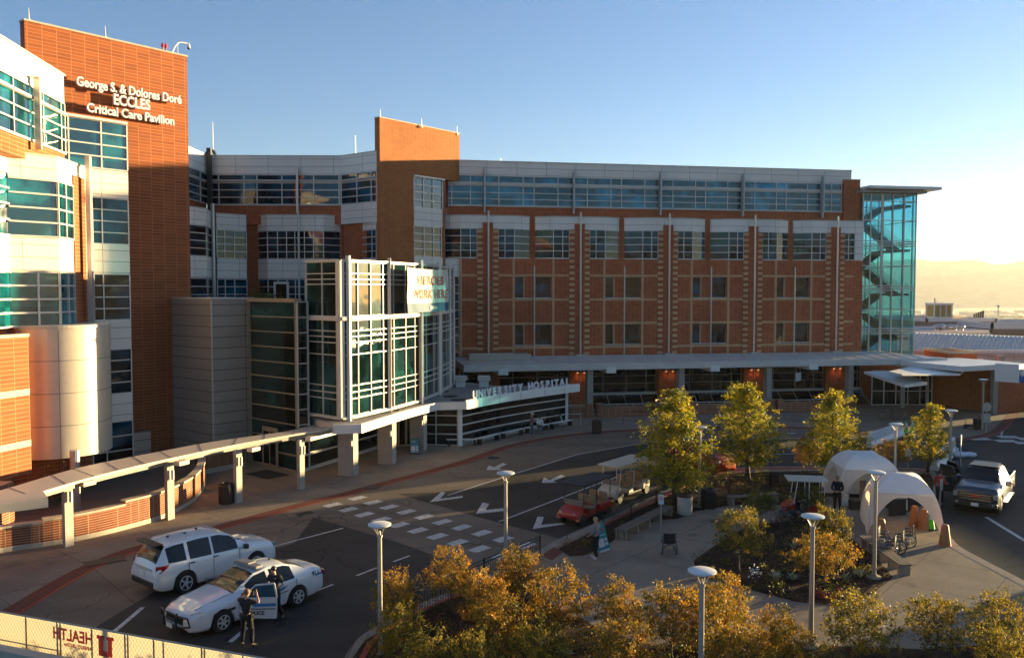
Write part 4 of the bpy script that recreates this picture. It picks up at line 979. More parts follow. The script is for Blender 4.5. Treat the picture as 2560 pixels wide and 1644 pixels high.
# ================= grey metal stair box =================
mbx = thing('metal_clad_box', 'tall windowless box clad in grey metal planks beside the dark glass box', 'building', (0, 0, 0))
c0 = Vector((-18.15, 51.2)); t1 = Vector(T1D)
poly = [c0, c0 + t1 * 2.9, c0 + t1 * 2.9 + PD * 4.8, c0 + PD * 4.8]
q = MB(); q.prism([tuple(p) for p in poly], 0, 10.25); q.build('wall', M['panel_grey'], mbx, True)
ctr = sum(poly, Vector((0, 0))) / 4
q = MB(); q.prism([tuple(ctr + (p - ctr) * 1.02) for p in poly], 10.25, 10.34); q.build('coping', M['cap'], mbx, True)
q = MB(); q.box((c0.x, c0.y, 5.1), (0.07, 0.07, 10.2), radians(50)); q.build('corner_trim', M['cap'], mbx, True)

# ================= dark glass box =================
gb = thing('dark_glass_box', 'dark teal glass box with horizontal bronze mullions left of the glass atrium', 'building', (0, 0, 0))
g0 = Vector((-16.4, 53.1)); g1 = g0 - PD * 4.78; g2 = g1 + t1 * 0.75
q = MB(); q.prism([tuple(g0 + t1 * 0.08), tuple(g1 + t1 * 0.1 + PD * 0.08), tuple(g2 + PD * 0.08), tuple(g2 + PD * 4.7), tuple(g0 + t1 * 5)], 0, 10.1); q.build('core', M['dark'], gb)
rows = [i / 11 for i in range(1, 11)]
M['bronze'] = mat('bronze_mullion', (0.42, 0.33, 0.23), 0.4, metal=0.3)
glaze(gb, g0, g1, 0.05, 10.1, rows=rows, cols=(), mat_=M['glass_box'], fw=0.06, fd=0.13, fm=M['bronze'], off=0)
glaze(gb, g1, g2, 0.05, 10.1, rows=rows, cols=(), mat_=M['glass_box'], fw=0.06, fd=0.13, fm=M['frame'], off=0)
q = MB(); f = frAB(g0, g1); f.box(q, -0.1, f.L + 0.1, -0.3, 0.2, 10.1, 10.3); q.build('coping', M['bronze'], gb)
# doors into the glass box
f = frAB(g0, g1)
ud = f.uz(683, 1100)[0]
for s in (0,):
    q = MB(); f.box(q, ud - 0.78, ud + 0.78, 0.17, 0.26, 0.02, 2.45)
    d = q.build('door', M['bronze'], gb)
    q = MB(); f.box(q, ud - 0.62, ud - 0.06, 0.261, 0.27, 0.2, 2.2); f.box(q, ud + 0.06, ud + 0.62, 0.261, 0.27, 0.2, 2.2); q.build('door_glass', M['glass_black'], d)
q = MB(); f.box(q, ud - 0.5, ud - 0.1, 0.271, 0.275, 1.35, 1.9); o = q.build('door_notice', M['white']); tag(o, 'white paper notice taped to the side glass door under the walkway roof', 'notice')

# ================= glass atrium =================
at = thing('glass_atrium', 'curved glass atrium with pale fins and sunlit frame before the brick wings', 'glass atrium', (0, 0, 0))
ZA0, ZA1, ZA2 = 3.3, 9.15, 12.45
cpx = [(854, 1047), (877, 1044), (976, 1022), (1048, 1002), (1094, 983), (1121, 966), (1131, 957)]
cur = []
for x, y in cpx:
    v = G(x, y, ZA0); cur.append(Vector((v.x, v.y)))
lcor = cur[0] + PD * 3.15; rback = Vector((cur[-1].x - 3.5, cur[-1].y + 4))
core = [lcor] + cur + [rback, Vector((lcor.x + 1, lcor.y + 6))]
cc = sum(core, Vector((0, 0))) / len(core)
q = MB(); q.prism([tuple(p + (cc - p).normalized() * 0.5) for p in core], ZA0 - 0.2, ZA2 - 0.3); q.build('core', M['dark'], at)
M['glass_atr'] = glassmat('atrium_glass', (0.006, 0.022, 0.024), (0.012, 0.06, 0.06), cell=(0.9, 1.4), ior=1.75)
low_rows = [z / 5.85 for z in (1.05, 1.45, 1.85, 3.75, 4.5, 4.85, 5.2)]; up_rows = [z / 3.3 for z in (0.0001, 1.95, 2.25, 2.6)][1:]
ends = [lcor] + cur
def arc_fill(i):  # intermediate points for a rounder curve
    return [ends[i], ends[i+1]]
for i in range(len(ends) - 1):
    A, B = ends[i], ends[i+1]; n_ = 2 if i in (2, 3, 4) else 1
    cols = {0: (.48, .9), 1: (), 2: (.17, .48, .80), 3: (.1, .5, .82), 4: (.35, .75), 5: (.4, .8), 6: ()}[i]
    ga = glaze(at, A, B, ZA0 + 0.1, ZA1 - 0.12, rows=low_rows, cols=cols, mat_=M['glass_atr'], fw=0.055, fd=0.09, off=0, fm=M['atframe'])
    gb2 = glaze(at, A, B, ZA1 + 0.12, ZA2, rows=up_rows, cols=cols, mat_=M['glass_atr'], fw=0.055, fd=0.09, off=0, fm=M['atframe'])
    f = frAB(A, B); q = MB(); f.box(q, -0.05, f.L + 0.05, -0.1, 0.24, ZA1 - 0.11, ZA1 + 0.11); q.build('ledge', M['atframe'], at); q = MB(); f.box(q, -0.05, f.L + 0.05, -0.1, 0.22, ZA0 - 0.02, ZA0 + 0.09); q.build('sill', M['atframe'], at); q = MB(); f.box(q, -0.05, f.L + 0.05, -0.2, 0.17, ZA2 + 0.05, ZA2 + 0.13); q.build('coping', M['atframe'], at)
for i, p in enumerate(cur):
    d = (p - cc).normalized()
    q = MB()
    if i == 0: q.box((p.x, p.y, 7.9), (0.32, 0.32, 9.2), radians(50))
    else: q.box((p.x + d.x * 0.22, p.y + d.y * 0.22, 7.95), (0.20, 0.28, 9.7), math.atan2(d.y, d.x) + pi / 2)
    q.build('fin', M['atframe'], at)
M['banner'] = mat('white_banner_cloth', (0.55, 0.50, 0.44), 0.7, var=0.06, vscale=2, bump=0.5, bscale=1.6)
M['banner_blue'] = mat('blue_banner_strip', (0.035, 0.09, 0.16), 0.7)
M['banner_red'] = mat('red_banner_print', (0.50, 0.05, 0.03), 0.7)
# banner on the upper glass
A, B = cur[2], cur[3]; f = frAB(A, B); C2 = cur[4]
bn = thing('banner', 'wrinkled white banner with red letters hung on the upper glass of the atrium', 'banner', (0, 0, 0))
bp0 = f.P(f.L * 0.12, 1.0, 0); f2 = frAB(B, C2); bp1 = f2.P(f2.L * 0.75, 1.15, 0)
fb = frAB((bp0.x, bp0.y), (bp1.x, bp1.y)); BL = fb.L
q = MB(); NB = 40; NZ = 24; vs = []
for j in range(NZ + 1):
    for i in range(NB + 1):
        u = BL * i / NB; z = 9.35 + 2.9 * j / NZ - 0.08 * sin(pi * i / NB) * (j / NZ)
        dd = 0.05 * mnoise.noise(Vector((u * 1.2 + z * 0.9, z * 0.4, 1))) + 0.02 * sin(u * 2.1 + z * 3) * (1 - j / NZ)
        vs.append(fb.P(u, dd, z))
q.add(vs, [(j*(NB+1)+i, j*(NB+1)+i+1, (j+1)*(NB+1)+i+1, (j+1)*(NB+1)+i) for j in range(5, NZ) for i in range(NB)])
q.add(vs, [(j*(NB+1)+i, j*(NB+1)+i+1, (j+1)*(NB+1)+i+1, (j+1)*(NB+1)+i) for j in range(5) for i in range(NB)], 1)
q.build('cloth', [M['banner'], M['banner_blue']], bn, smooth=True)
for body, z, w0, sz in (('HEROES', 11.15, 0.62, 0.85), ('WORK HERE', 10.25, 0.86, 0.85)):
    me = text_mesh(body, sz, 0.01, M['banner_red'], 'letters', 0.008, 'CENTER', 1.12); wd = max(v.co.x for v in me.vertices) - min(v.co.x for v in me.vertices)
    place_text(me, 'letters', wall_matrix(fb, BL * 0.54, z, 0.045), bn, BL * w0 / wd)
me = text_mesh('#Utahm', 0.36, 0.01, M['white'], 'letters', 0.006, 'CENTER'); place_text(me, 'letters', wall_matrix(fb, BL * 0.6, 9.52, 0.045), bn, 1.0)
# ================= entrance pavilion with curved roof =================
pv_ = thing('entrance_pavilion', 'low curved glass entrance pavilion with a wide white fascia', 'pavilion', (0, 0, 0))
DZ = 3.15
def gz(pts, z): return [V2(G(x, y, z)) for x, y in pts]
f1 = smooth_path([Vector(p) for p in gz([(818, 1058), (862, 1066), (904, 1060), (960, 1043), (1035, 1020), (1093, 1006)], DZ)], 1)
f1 = [Vector(p) for p in gz([(835, 1062), (904, 1060)], DZ)] + smooth_path([Vector(p) for p in gz([(904, 1060), (962, 1042), (1035, 1020), (1093, 1006)], DZ)], 2)[1:]
f2 = smooth_path([Vector(p) for p in gz([(1167, 1004), (1232, 992), (1275, 985), (1345, 975), (1450, 962)], DZ)], 2)
roofp = [tuple(p) for p in f1] + [tuple(p) for p in f2] + gz([(1436, 959), (1330, 966), (1240, 964), (1160, 955)], DZ) + [(-6.5, 71.5), (-13.5, 66), (-13.0, 52.4), (-11.6, 50.6)]
q = MB(); q.prism(roofp, DZ - 0.52, DZ); q.build('roof', M['white'], pv_)
M['membrane'] = mat('grey_roof_membrane', (0.30, 0.27, 0.24), 0.85, var=0.2, vscale=1.2)
rc_ = Vector((-3.5, 61.5)); q = MB(); q.sheet([tuple(p) for p in offset_path(f1, 0.25)] + [tuple(p) for p in offset_path(f2, 0.3)] + [tuple(Vector(p) - Vector((0.1, 0.25))) for p in roofp[len(f1) + len(f2):]], DZ + 0.005); q.build('roof_membrane', M['membrane'], pv_)
q = MB()
for P in (f1[1:], f2):
    Lc = 0; acc = 0
    for a_, b_ in zip(P, P[1:]):
        acc += (b_ - a_).length
        if acc > 1.8:
            acc = 0; n_ = Vector(((b_ - a_).y, -(b_ - a_).x)).normalized() * 0.003
            q.bar((b_.x + n_.x, b_.y + n_.y, DZ - .5), (b_.x + n_.x, b_.y + n_.y, DZ - .02), 0.02, 0.012, up=Vector((n_.x, n_.y, 0)))
q.build('fascia_joint', M['joint'], pv_)
q = MB(); P = offset_path(f2, 0.10); strip_mesh(q, P, -0.06, 0.06, DZ + 0.0, DZ + 0.10); q.build('letter_rail', M['white'], pv_)
# glazing under fascia 2
gl2 = offset_path(f2, 0.75)
gl2 = [Vector(V2(G(1152, 1109))) * 0.0 + gl2[0] + Vector((0.1, 0.2))] + gl2[1:-2]
core = [tuple(p + Vector((-.05, .2))) for p in gl2] + [(gl2[-1].x - 1, gl2[-1].y + .8), (gl2[0].x, 67.5), (gl2[0].x - 2.5, 66.5), (gl2[0].x - 2.9, gl2[0].y + 0.3)]
q = MB(); q.prism(core, 0.02, 2.6); q.build('core', M['dark'], pv_)
for i in range(0, len(gl2) - 1, 2):
    A, B = gl2[i], gl2[min(i + 2, len(gl2) - 1)]
    glaze(pv_, A, B, 0.25, 2.62, rows=(.24, .5, .76), mat_=M['glass_black'], fw=0.07, fd=0.09, off=0, side=False)
lp_ = gl2[0] + Vector((-3.0, 0.25))
glaze(pv_, lp_, gl2[0], 0.05, 2.62, rows=(.3, .55, .8), cols=(.05, .45), mat_=M['glass_black'], fw=0.07, fd=0.09, off=0)
q = MB(); q.box((gl2[0].x, gl2[0].y - 0.1, 1.32), (0.3, 0.3, 2.6), radians(20)); q.build('corner_post', M['white'], pv_)
q = MB(); q.box((gl2[-1].x + .1, gl2[-1].y, 1.32), (0.22, 0.22, 2.6), radians(10)); q.build('end_post', M['white'], pv_)
q = MB(); P = offset_path(gl2, -0.05); strip_mesh(q, P, -0.12, 0.0, 0.0, 0.24); q.build('base_sill', M['stone'], pv_)
# doors left of the pavilion, set back under the roof
lw0 = Vector(V2(G(750, 1181))); lw1 = Vector(V2(G(948, 1119)))
glaze(pv_, lw0, lw1, 0.05, 2.62, rows=(.04, .36, .68), cols=(), mat_=M['glass_black'], fw=0.09, fd=0.12, off=0, side=False)
f = frAB(lw0, lw1); q = MB(); f.box(q, 0, f.L, -0.3, -0.06, 0, 2.62); 
d0 = lw1; d1 = lp_
f = frAB(d0, d1); f.box(q, 0, f.L, -0.3, -0.06, 0, 2.62); q.build('back_wall', M['dark'], pv_)
glaze(pv_, d0, d1, 0.05, 2.62, rows=(.8,), cols=(.12, .3, .5, .7, .88), mat_=M['glass_black'], fw=0.13, fd=0.12, off=0, fm=M['bronze'])
def poly_col(name, x, y, sx, sy, h, rot, par, m=None, sconce=True):
    g = G(x, y); q = MB(); q.box((g.x, g.y + sy / 2, h / 2), (sx, sy, h), rot); o = q.build(name, m or M['concrete_col'], par, bevel=0.01)
    return g
for x, y in ((868, 1190), (966, 1160), (1045, 1128)):
    g = poly_col('column', x, y, 1.0, 0.62, 2.62, radians(-16), pv_)
    q = MB(); q.box((g.x + 0.28, g.y - 0.07, 1.95), (0.12, 0.12, 0.5), 0); q.cyl((g.x + .28, g.y - .17, 1.8), (g.x + .28, g.y - .17, 2.1), 0.07, n=8); q.build('sconce', M['pipe'], pv_)
# roof vents
for x, lab in ((1152, 'left one of two louvred white vents standing on the pavilion roof'), (1210, 'right one of two louvred white vents standing on the pavilion roof')):
    v = G(x, 966, DZ); t = thing('roof_vent', lab, 'roof vent', v, 0, 'roof vents on the pavilion')
    q = MB(); q.box((0, 0, 0.26), (0.72, 0.72, 0.52)); q.build('base', M['white'], t)
    q = MB()
    for k in range(4): q.box((0, 0, 0.56 + k * 0.09), (1.02 - 0.03 * k, 1.02 - 0.03 * k, 0.05))
    q.box((0, 0, 0.68), (0.7, 0.7, 0.3)); q.build('louvre', M['white'], t)
for x, y, r in ((1127, 991, 0.55), (1148, 1000, 0.6), (1117, 979, 0.16), (994, 1026, 0.18)):
    v = G(x, y, DZ); q = MB(); q.lathe((0, 0, 0), [(0.001, 0.004), (r, 0.004), (r * 0.96, 0.05), (r * .5, 0.03), (0.001, 0.03)], 24); o = q.build('roof_drain', M['iron']); o.location = v
    tag(o, 'dark round drain on the pavilion roof, %s' % {.55: 'back one of the two large ones', .6: 'front one of the two large ones', .16: 'small one by the foot of the atrium', .18: 'small one under the sunlit atrium front'}[r], 'roof drain', 'roof drains')
# standing letters
us = thing('roof_sign', 'white standing letters reading UNIVERSITY HOSPITAL along the curved pavilion roof edge', 'sign', (0, 0, 0))
Pp = offset_path(f2, 0.10); cum = [0]
for a_, b_ in zip(Pp, Pp[1:]): cum.append(cum[-1] + (b_ - a_).length)
def along(s_):
    for i in range(len(cum) - 1):
        if s_ <= cum[i+1] or i == len(cum) - 2:
            t_ = (s_ - cum[i]) / (cum[i+1] - cum[i]); return Pp[i] + (Pp[i+1] - Pp[i]) * t_, (Pp[i+1] - Pp[i]).normalized()
txt = 'UNIVERSITY HOSPITAL'
def s_for_x(x):
    best = None
    for k in range(400):
        s_ = cum[-1] * k / 399; p, _ = along(s_); px_ = CX + F * p.x / (p.y * cp + (H - DZ) * sp)
        if best is None or abs(px_ - x) < best[0]: best = (abs(px_ - x), s_)
    return best[1]
s0, s1 = s_for_x(1180), s_for_x(1426)
wts = {'I': 0.5, ' ': 0.75}
tot = sum(wts.get(c_, 1.0) for c_ in txt) ; acc = 0
for c_ in txt:
    w_ = wts.get(c_, 1.0); mid = acc + w_ / 2; acc += w_
    if c_ == ' ': continue
    p, d_ = along(s0 + (s1 - s0) * mid / tot)
    fl = Fr((p.x, p.y), (d_.x, d_.y))
    me = text_mesh(c_, 0.80, 0.09, M['letter'], 'letter', 0.022, 'CENTER')
    xs_ = [v_.co.x for v_ in me.vertices]; wd = max(xs_) - min(xs_)
    place_text(me, 'letter', wall_matrix(fl, -(max(xs_) + min(xs_)) / 2, DZ + 0.10, 0.0), us, 1.0)

# ================= covered walkway =================
wk = thing('covered_walkway', 'narrow curved walkway roof on slim pale posts leading to the entrance', 'walkway roof', (0, 0, 0))
WZ = 2.95
front = [(-130, 1312), (0, 1266), (190, 1208), (310, 1177), (443, 1147), (600, 1114), (752, 1088), (880, 1068)]
back = [(-130, 1258), (0, 1226), (150, 1180), (240, 1158), (384, 1131), (510, 1106), (640, 1088), (700, 1080), (760, 1069), (905, 1056)]
fp = smooth_path([Vector(V2(G(x, y - 6, WZ))) for x, y in front], 2); bp_ = smooth_path([Vector(V2(G(x, y, WZ))) for x, y in back], 2)
q = MB(); q.prism([tuple(p) for p in fp] + [tuple(p) for p in bp_[::-1]], WZ - 0.10, WZ); q.build('roof', M['tanmetal'], wk)
q = MB()
for k in range(1, 16):
    a_ = fp[int(k * (len(fp) - 1) / 16)]; b_ = min(bp_, key=lambda p: (p - a_ - Vector((0.35, 1.0))).length)
    q.bar((a_.x, a_.y, WZ + .004), (b_.x, b_.y, WZ + .004), 0.025, 0.008)
q.build('roof_seam', M['joint'], wk)
P = offset_path(fp, 0.35); q = MB(); strip_mesh(q, P, 0, 0.18, WZ - 0.36, WZ - 0.141); q.build('edge_beam', M['concrete_col'], wk)
for x, y in ((165, 1369), (421, 1301), (593, 1259), (751, 1224)):
    g = G(x, y); q = MB(); q.box((g.x + 0.02, g.y + 0.2, 1.35), (0.12, 0.40, 2.7), radians(-25)); q.box((g.x - 0.12, g.y + 0.27, 1.35), (0.12, 0.26, 2.7), radians(-25)); q.build('post', M['concrete_col'], wk)
    q = MB(); q.box((g.x + 0.19, g.y + 0.12, 2.15), (0.10, 0.10, 0.46)); q.cyl((g.x + .12, g.y + .15, 2.15), (g.x + .22, g.y + .1, 2.15), 0.03, n=6); q.build('sconce', M['white'], wk)
for x, y in ((210, 1206), (449, 1155), (630, 1121), (776, 1094)):
    g = G(x, y, WZ - 0.2); q = MB(); q.box((g.x, g.y + 0.25, WZ - 0.26), (0.36, 0.6, 0.2), radians(-25)); q.build('beam_end', M['tanmetal'], wk)
g = G(-30, 1265, 3.2); q = MB(); q.box((g.x, g.y, 3.2), (3.6, 1.3, 0.32), radians(35)); q.build('end_slab', M['tanmetal'], wk)

# ================= curved low brick wall =================
cw_ = thing('curved_garden_wall', 'low curved brick garden wall with pale coping under the walkway roof', 'wall', (0, 0, 0))
base_px = [(-80, 1400), (18, 1378), (120, 1366), (231, 1345), (362, 1311), (403, 1298), (454, 1274), (494, 1248), (514, 1215), (512, 1190), (500, 1172)]
bp2 = smooth_path([Vector(V2(G(x, y))) for x, y in base_px], 2)
hts = []
q = MB(); r = MB(); s_ = MB(); n_ = len(bp2)
o1, o2 = offset_path(bp2, 0.0), offset_path(bp2, 0.32); c1_, c2_ = offset_path(bp2, -0.04), offset_path(bp2, 0.36); b1_ = offset_path(bp2, -0.02)
for i in range(n_ - 1):
    hh = 1.10 if i < n_ * 0.36 else 1.24
    if i < n_ * 0.2: hh = 1.0
    quad = lambda A, B: [tuple(A[i]), tuple(A[i+1]), tuple(B[i+1]), tuple(B[i])]
    q.prism(quad(o1, o2), 0, hh); r.prism(quad(c1_, c2_), hh, hh + 0.09); s_.prism(quad(b1_, o2), 0, 0.22)
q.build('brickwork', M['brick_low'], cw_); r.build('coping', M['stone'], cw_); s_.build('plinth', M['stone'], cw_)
# brick wall behind the trash can
t = thing('brick_wall', 'short straight brick wall behind the trash can at the metal box', 'wall', (0, 0, 0))
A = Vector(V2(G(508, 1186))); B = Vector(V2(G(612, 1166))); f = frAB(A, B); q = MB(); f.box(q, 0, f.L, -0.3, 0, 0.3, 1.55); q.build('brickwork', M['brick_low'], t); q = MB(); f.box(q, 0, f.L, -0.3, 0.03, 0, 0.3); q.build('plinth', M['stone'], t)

# ================= low walls and rails before the wing =================
D_ = 5.0
lwz = [(-11.0, -2.6), (-1.2, 2.9), (3.6, 5.7), (7.1, 14.0), (15.3, 21.8)]
for i, (a_, b_) in enumerate(lwz):
    lab = ['low brick wall with a white rail right of the pavilion post', 'low brick wall with a white rail behind the leftmost big tree', 'short low brick wall with pillars between the first two big trees', 'long low brick wall with a white rail behind the second big tree', 'low brick wall with a white rail behind the third big tree'][i]
    t = thing('low_brick_wall', lab, 'wall', FM.P((a_ + b_) / 2, D_, 0), FM.ang, 'low brick walls along the canopy')
    h = (b_ - a_) / 2
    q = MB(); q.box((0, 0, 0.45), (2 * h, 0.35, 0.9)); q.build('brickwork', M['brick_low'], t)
    for s in (-1, 1):
        q = MB(); q.box((s * (h + 0.25), 0, 0.56), (0.5, 0.5, 1.12)); q.box((s * (h + .25), 0, 1.15), (0.56, 0.56, 0.07)); q.build('pillar', M['brick_low'], t)
    q = MB(); q.bar((-h, 0, 1.07), (h, 0, 1.07), 0.05, 0.05); k = max(2, int(2 * h / 1.3))
    for j in range(k + 1): q.bar((-h + 2 * h * j / k, 0, 0.9), (-h + 2 * h * j / k, 0, 1.06), 0.03, 0.03)
    q.build('rail', M['frame'], t)

# ================= small canopies and buildings at the right =================
rc = thing('cream_canopy', 'tilted cream canopy in full sun on slim posts beyond the wing', 'canopy', (0, 0, 0))
q = MB(); pts = [G(2222, 928, 4.15), G(2255, 935, 4.15), G(2400, 935, 3.7), G(2437, 905, 3.45), G(2330, 902, 3.75)]
q.prism([V2(p) for p in pts], [p.z - .12 for p in pts], [p.z for p in pts]); q.build('roof', M['white'], rc)
for x, y, w in ((2256, 1018, .3), (2317, 1022, .2), (2355, 1000, .45), (2372, 995, .25)):
    g = G(x, y); q = MB(); q.box((g.x, g.y, 1.85), (w, w, 3.75)); q.build('post', M['concrete_col'], rc)
rc2 = thing('grey_canopy', 'small grey canopy over the side door ramp behind the right columns', 'canopy', (0, 0, 0))
q = MB(); pts = [G(2160, 928, 3.7), G(2262, 962, 3.3), G(2318, 955, 3.3), G(2240, 926, 3.7)]
q.prism([V2(p) for p in pts], [p.z - .22 for p in pts], [p.z for p in pts]); q.build('roof', M['white'], rc2)
q = MB(); A = atY(2180, 960, 79); B = atY(2330, 960, 79); glaze(rc2, V2(A), V2(B), 0.1, 3.3, rows=(.4,), cols=(.2, .4, .6, .8), mat_=M['glass_black'], fw=0.07)
gbk = thing('low_brick_building', 'low dark brick building under a flat grey roof behind the cream canopy', 'building', (0, 0, 0))
A = atY(2330, 960, 80); B = atY(2492, 960, 74); f = frAB(V2(A), V2(B)); q = MB(); f.box(q, -6, f.L, -8, 0, 0, 3.9); q.build('wall', M['brick'], gbk)
q = MB(); f.box(q, 0, f.L + .4, -3, 5.0, 3.9, 4.35); q.build('roof', M['white'], gbk)
g = G(2484, 1034); q = MB(); q.box((g.x, g.y, 1.95), (0.4, 0.5, 3.9)); q.build('column', M['concrete_col'], gbk)
g = atY(2408, 886, 82); q = MB(); q.box((g.x, 84.5, 2.5), (2.7, 5, 4.3)); q.build('chimney', M['brick'], gbk); q = MB()
for dx, dy, sx, sy in ((0, -2.4, 2.84, .2), (0, 2.4, 2.84, .2), (-1.32, 0, .2, 4.6), (1.32, 0, .2, 4.6)): q.box((g.x + dx, 84.5 + dy, 4.75), (sx, sy, 0.24))
q.build('chimney_cap', M['stone'], gbk)
# metal roofed hall
hl = thing('metal_roofed_hall', 'long low white hall with a blue grey standing seam metal roof', 'building', (0, 0, 0))
a0, a1, b0, b1 = atY(2230, 871, 96), atY(2900, 898, 92), atY(2262, 833, 106), atY(2900, 853, 102)
b0.z = a0.z + 1.35; b1.z = a1.z + 1.35
q = MB(); M['metal_roof'] = mat('blue_grey_metal_roof', (0.19, 0.22, 0.25), 0.42, metal=0.3, var=0.12, vscale=0.8)
q.quad(a0, a1, b1, b0); q.quad(b0, b1, b1 + Vector((0, 8, -.2)), b0 + Vector((0, 8, -.2))); q.build('roof', M['metal_roof'], hl)
q = MB()
for k in range(60):
    t_ = k / 60; q.bar(a0.lerp(a1, t_) + Vector((0, 0, .03)), b0.lerp(b1, t_) + Vector((0, 0, .03)), 0.05, 0.07)
q.build('roof_seam', M['dark'], hl)
q = MB(); q.prism([(a0.x - 4, a0.y + .3), (a1.x, a1.y + .3), (a1.x, a1.y + 18), (a0.x - 4, a0.y + 18)], 0, a0.z - 0.1); q.build('wall', M['panel'], hl)
q = MB(); q.bar(a0 + Vector((-4, 0, -.12)), a1 + Vector((0, 0, -.12)), 0.3, 0.25); q.build('gutter', M['stone'], hl)
def flatblock(label, x0, x1, Y, ytop, depth, m, name='far_building', par=0.5, zoff=0):
    A = atY(x0, ytop, Y); B = atY(x1, ytop, Y); t = thing(name, label, 'building', ((A.x + B.x) / 2, Y, 0), 0)
    w = B.x - A.x; z = A.z
    q = MB(); q.box((0, depth / 2, z / 2), (w, depth, z)); q.build('wall', m, t)
    q = MB(); q.box((0, .15, z + par / 2), (w + .1, .3, par)); q.box((-w/2 + .1, depth / 2, z + par / 2), (.3, depth, par)); q.box((w/2 - .1, depth/2, z + par/2), (.3, depth, par)); q.box((0, depth - .15, z + par/2), (w, .3, par)); q.build('parapet', M['white'], t)
    return t, z
M['roofwhite'] = mat('white_roof_membrane', (0.42, 0.40, 0.38), 0.8, var=0.15, vscale=0.6)
M['tanwall'] = mat('tan_wall', (0.30, 0.20, 0.13), 0.85, var=0.1, vscale=1)
t1_, z1_ = flatblock('flat roofed white building with roof fans behind the metal roofed hall', 2270, 2478, 118, 832, 14, M['roofwhite'], par=.35)
for k, (x, s) in enumerate(((2341, .8), (2354, 1.0), (2373, .9), (2386, .8), (2404, .7))):
    v = atY(x, 828, 120); q = MB(); q.cyl((0, 0, 0), (0, 0, 0.6), 0.35 * s, n=12); q.ball((0, 0, 0.75), (0.62 * s, 0.62 * s, 0.5 * s), 14, 8); o = q.build('roof_fan', M['pipe']); o.location = (v.x, 120, z1_)
    tag(o, 'domed metal roof fan on the far white roof, %s of five' % ['first from the left', 'second from the left', 'the middle one', 'fourth from the left', 'the rightmost'][k], 'roof fan', 'roof fans')
flatblock('long tan building with white parapet farther behind the roof fans', 2316, 2492, 138, 804, 20, M['tanwall'], par=.5)
tt, zz_ = flatblock('orange tan flat roofed building at the right edge behind the metal roof', 2480, 2800, 128, 822, 16, M['tanwall'], par=.9)
v = atY(2347, 802, 150); t = thing('rooftop_penthouse', 'small glazed white penthouse on a far roof against the valley', 'penthouse', (v.x, 150, 6.0))
q = MB(); q.box((0, 0, 0), (3.2, 3, 0.3)); q.box((0, 0, 2.35), (3.4, 3.2, 0.35))
for sx_ in (-1.55, -.5, .5, 1.55):
    for sy_ in (-1.45, 1.45): q.box((sx_, sy_, 1.2), (.18, .18, 2.3))
q.build('frame', M['white'], t)
q = MB(); q.box((0, 0, 1.2), (2.9, 2.7, 2.2)); q.build('glazing', mat('amber_glass', (0.35, 0.25, 0.08), 0.1), t)
q = MB(); q.cyl((-.8, 0, 2.5), (-.8, 0, 3.4), 0.12, n=8); q.cyl((-.2, .5, 2.5), (-.2, .5, 3.0), 0.04, n=6); q.cyl((.5, 0, 2.5), (.5, 0, 3.0), 0.05, n=6); q.build('roof_pipes', M['pipe'], t)
for k in range(5):
    v = atY(2435 + 5.6 * k, 797, 148); q = MB(); q.cyl((0, 0, 0), (0, 0, 0.8 + .15 * k), 0.16, n=8); o = q.build('flue', M['dark']); o.location = (v.x, 148, z1_ + 1.0); tag(o, 'dark flue pipe on the long tan building, %s of five rising to the right' % ['shortest', 'second', 'third', 'fourth', 'tallest'][k], 'flue', 'flue pipes')
v = atY(2495, 800, 132); q = MB(); q.cyl((0, 0, 0), (0, 0, 2.2), 0.08, n=6); q.ball((0, 0, 2.3), 0.2, 8, 6); o = q.build('roof_mast', M['pipe']); o.location = (v.x, 132, 6.0); tag(o, 'thin mast with ball tip on a far roof near the right edge', 'mast')
# parking canopy with blue sign at the right edge
pc = thing('parking_canopy', 'heavy white fascia of the drive through canopy at the right edge with a blue sign', 'canopy', (0, 0, 0))
A = atY(2498, 920, 66); B = atY(2690, 920, 62); f = frAB(V2(A), V2(B)); q = MB(); f.box(q, 0, f.L, -7, 0, 3.95, 4.75); q.build('roof', M['panel'], pc)
q = MB(); f.box(q, -.2, 1.5, -1.2, .25, 3.7, 5.1); q.build('fascia_block', M['white'], pc)
q = MB(); f.box(q, 1.3, 5, .02, .14, 3.75, 4.25); bs = q.build('blue_sign', mat('blue_sign_paint', (0.01, 0.10, 0.32), 0.5), pc)
me = text_mesh('VALET', 0.34, 0.02, M['white'], 'letters', 0.01); place_text(me, 'letters', wall_matrix(f, 2.1, 3.86, 0.16), bs)
for u in (-14, -8): 
    q = MB()
for (x, y) in ((2493, 1000), (2540, 985)):
    g = G(x, y); q = MB(); q.box((g.x, g.y + 3, 1.9), (0.6, 0.6, 3.8)); q.build('column', M['concrete_col'], pc)


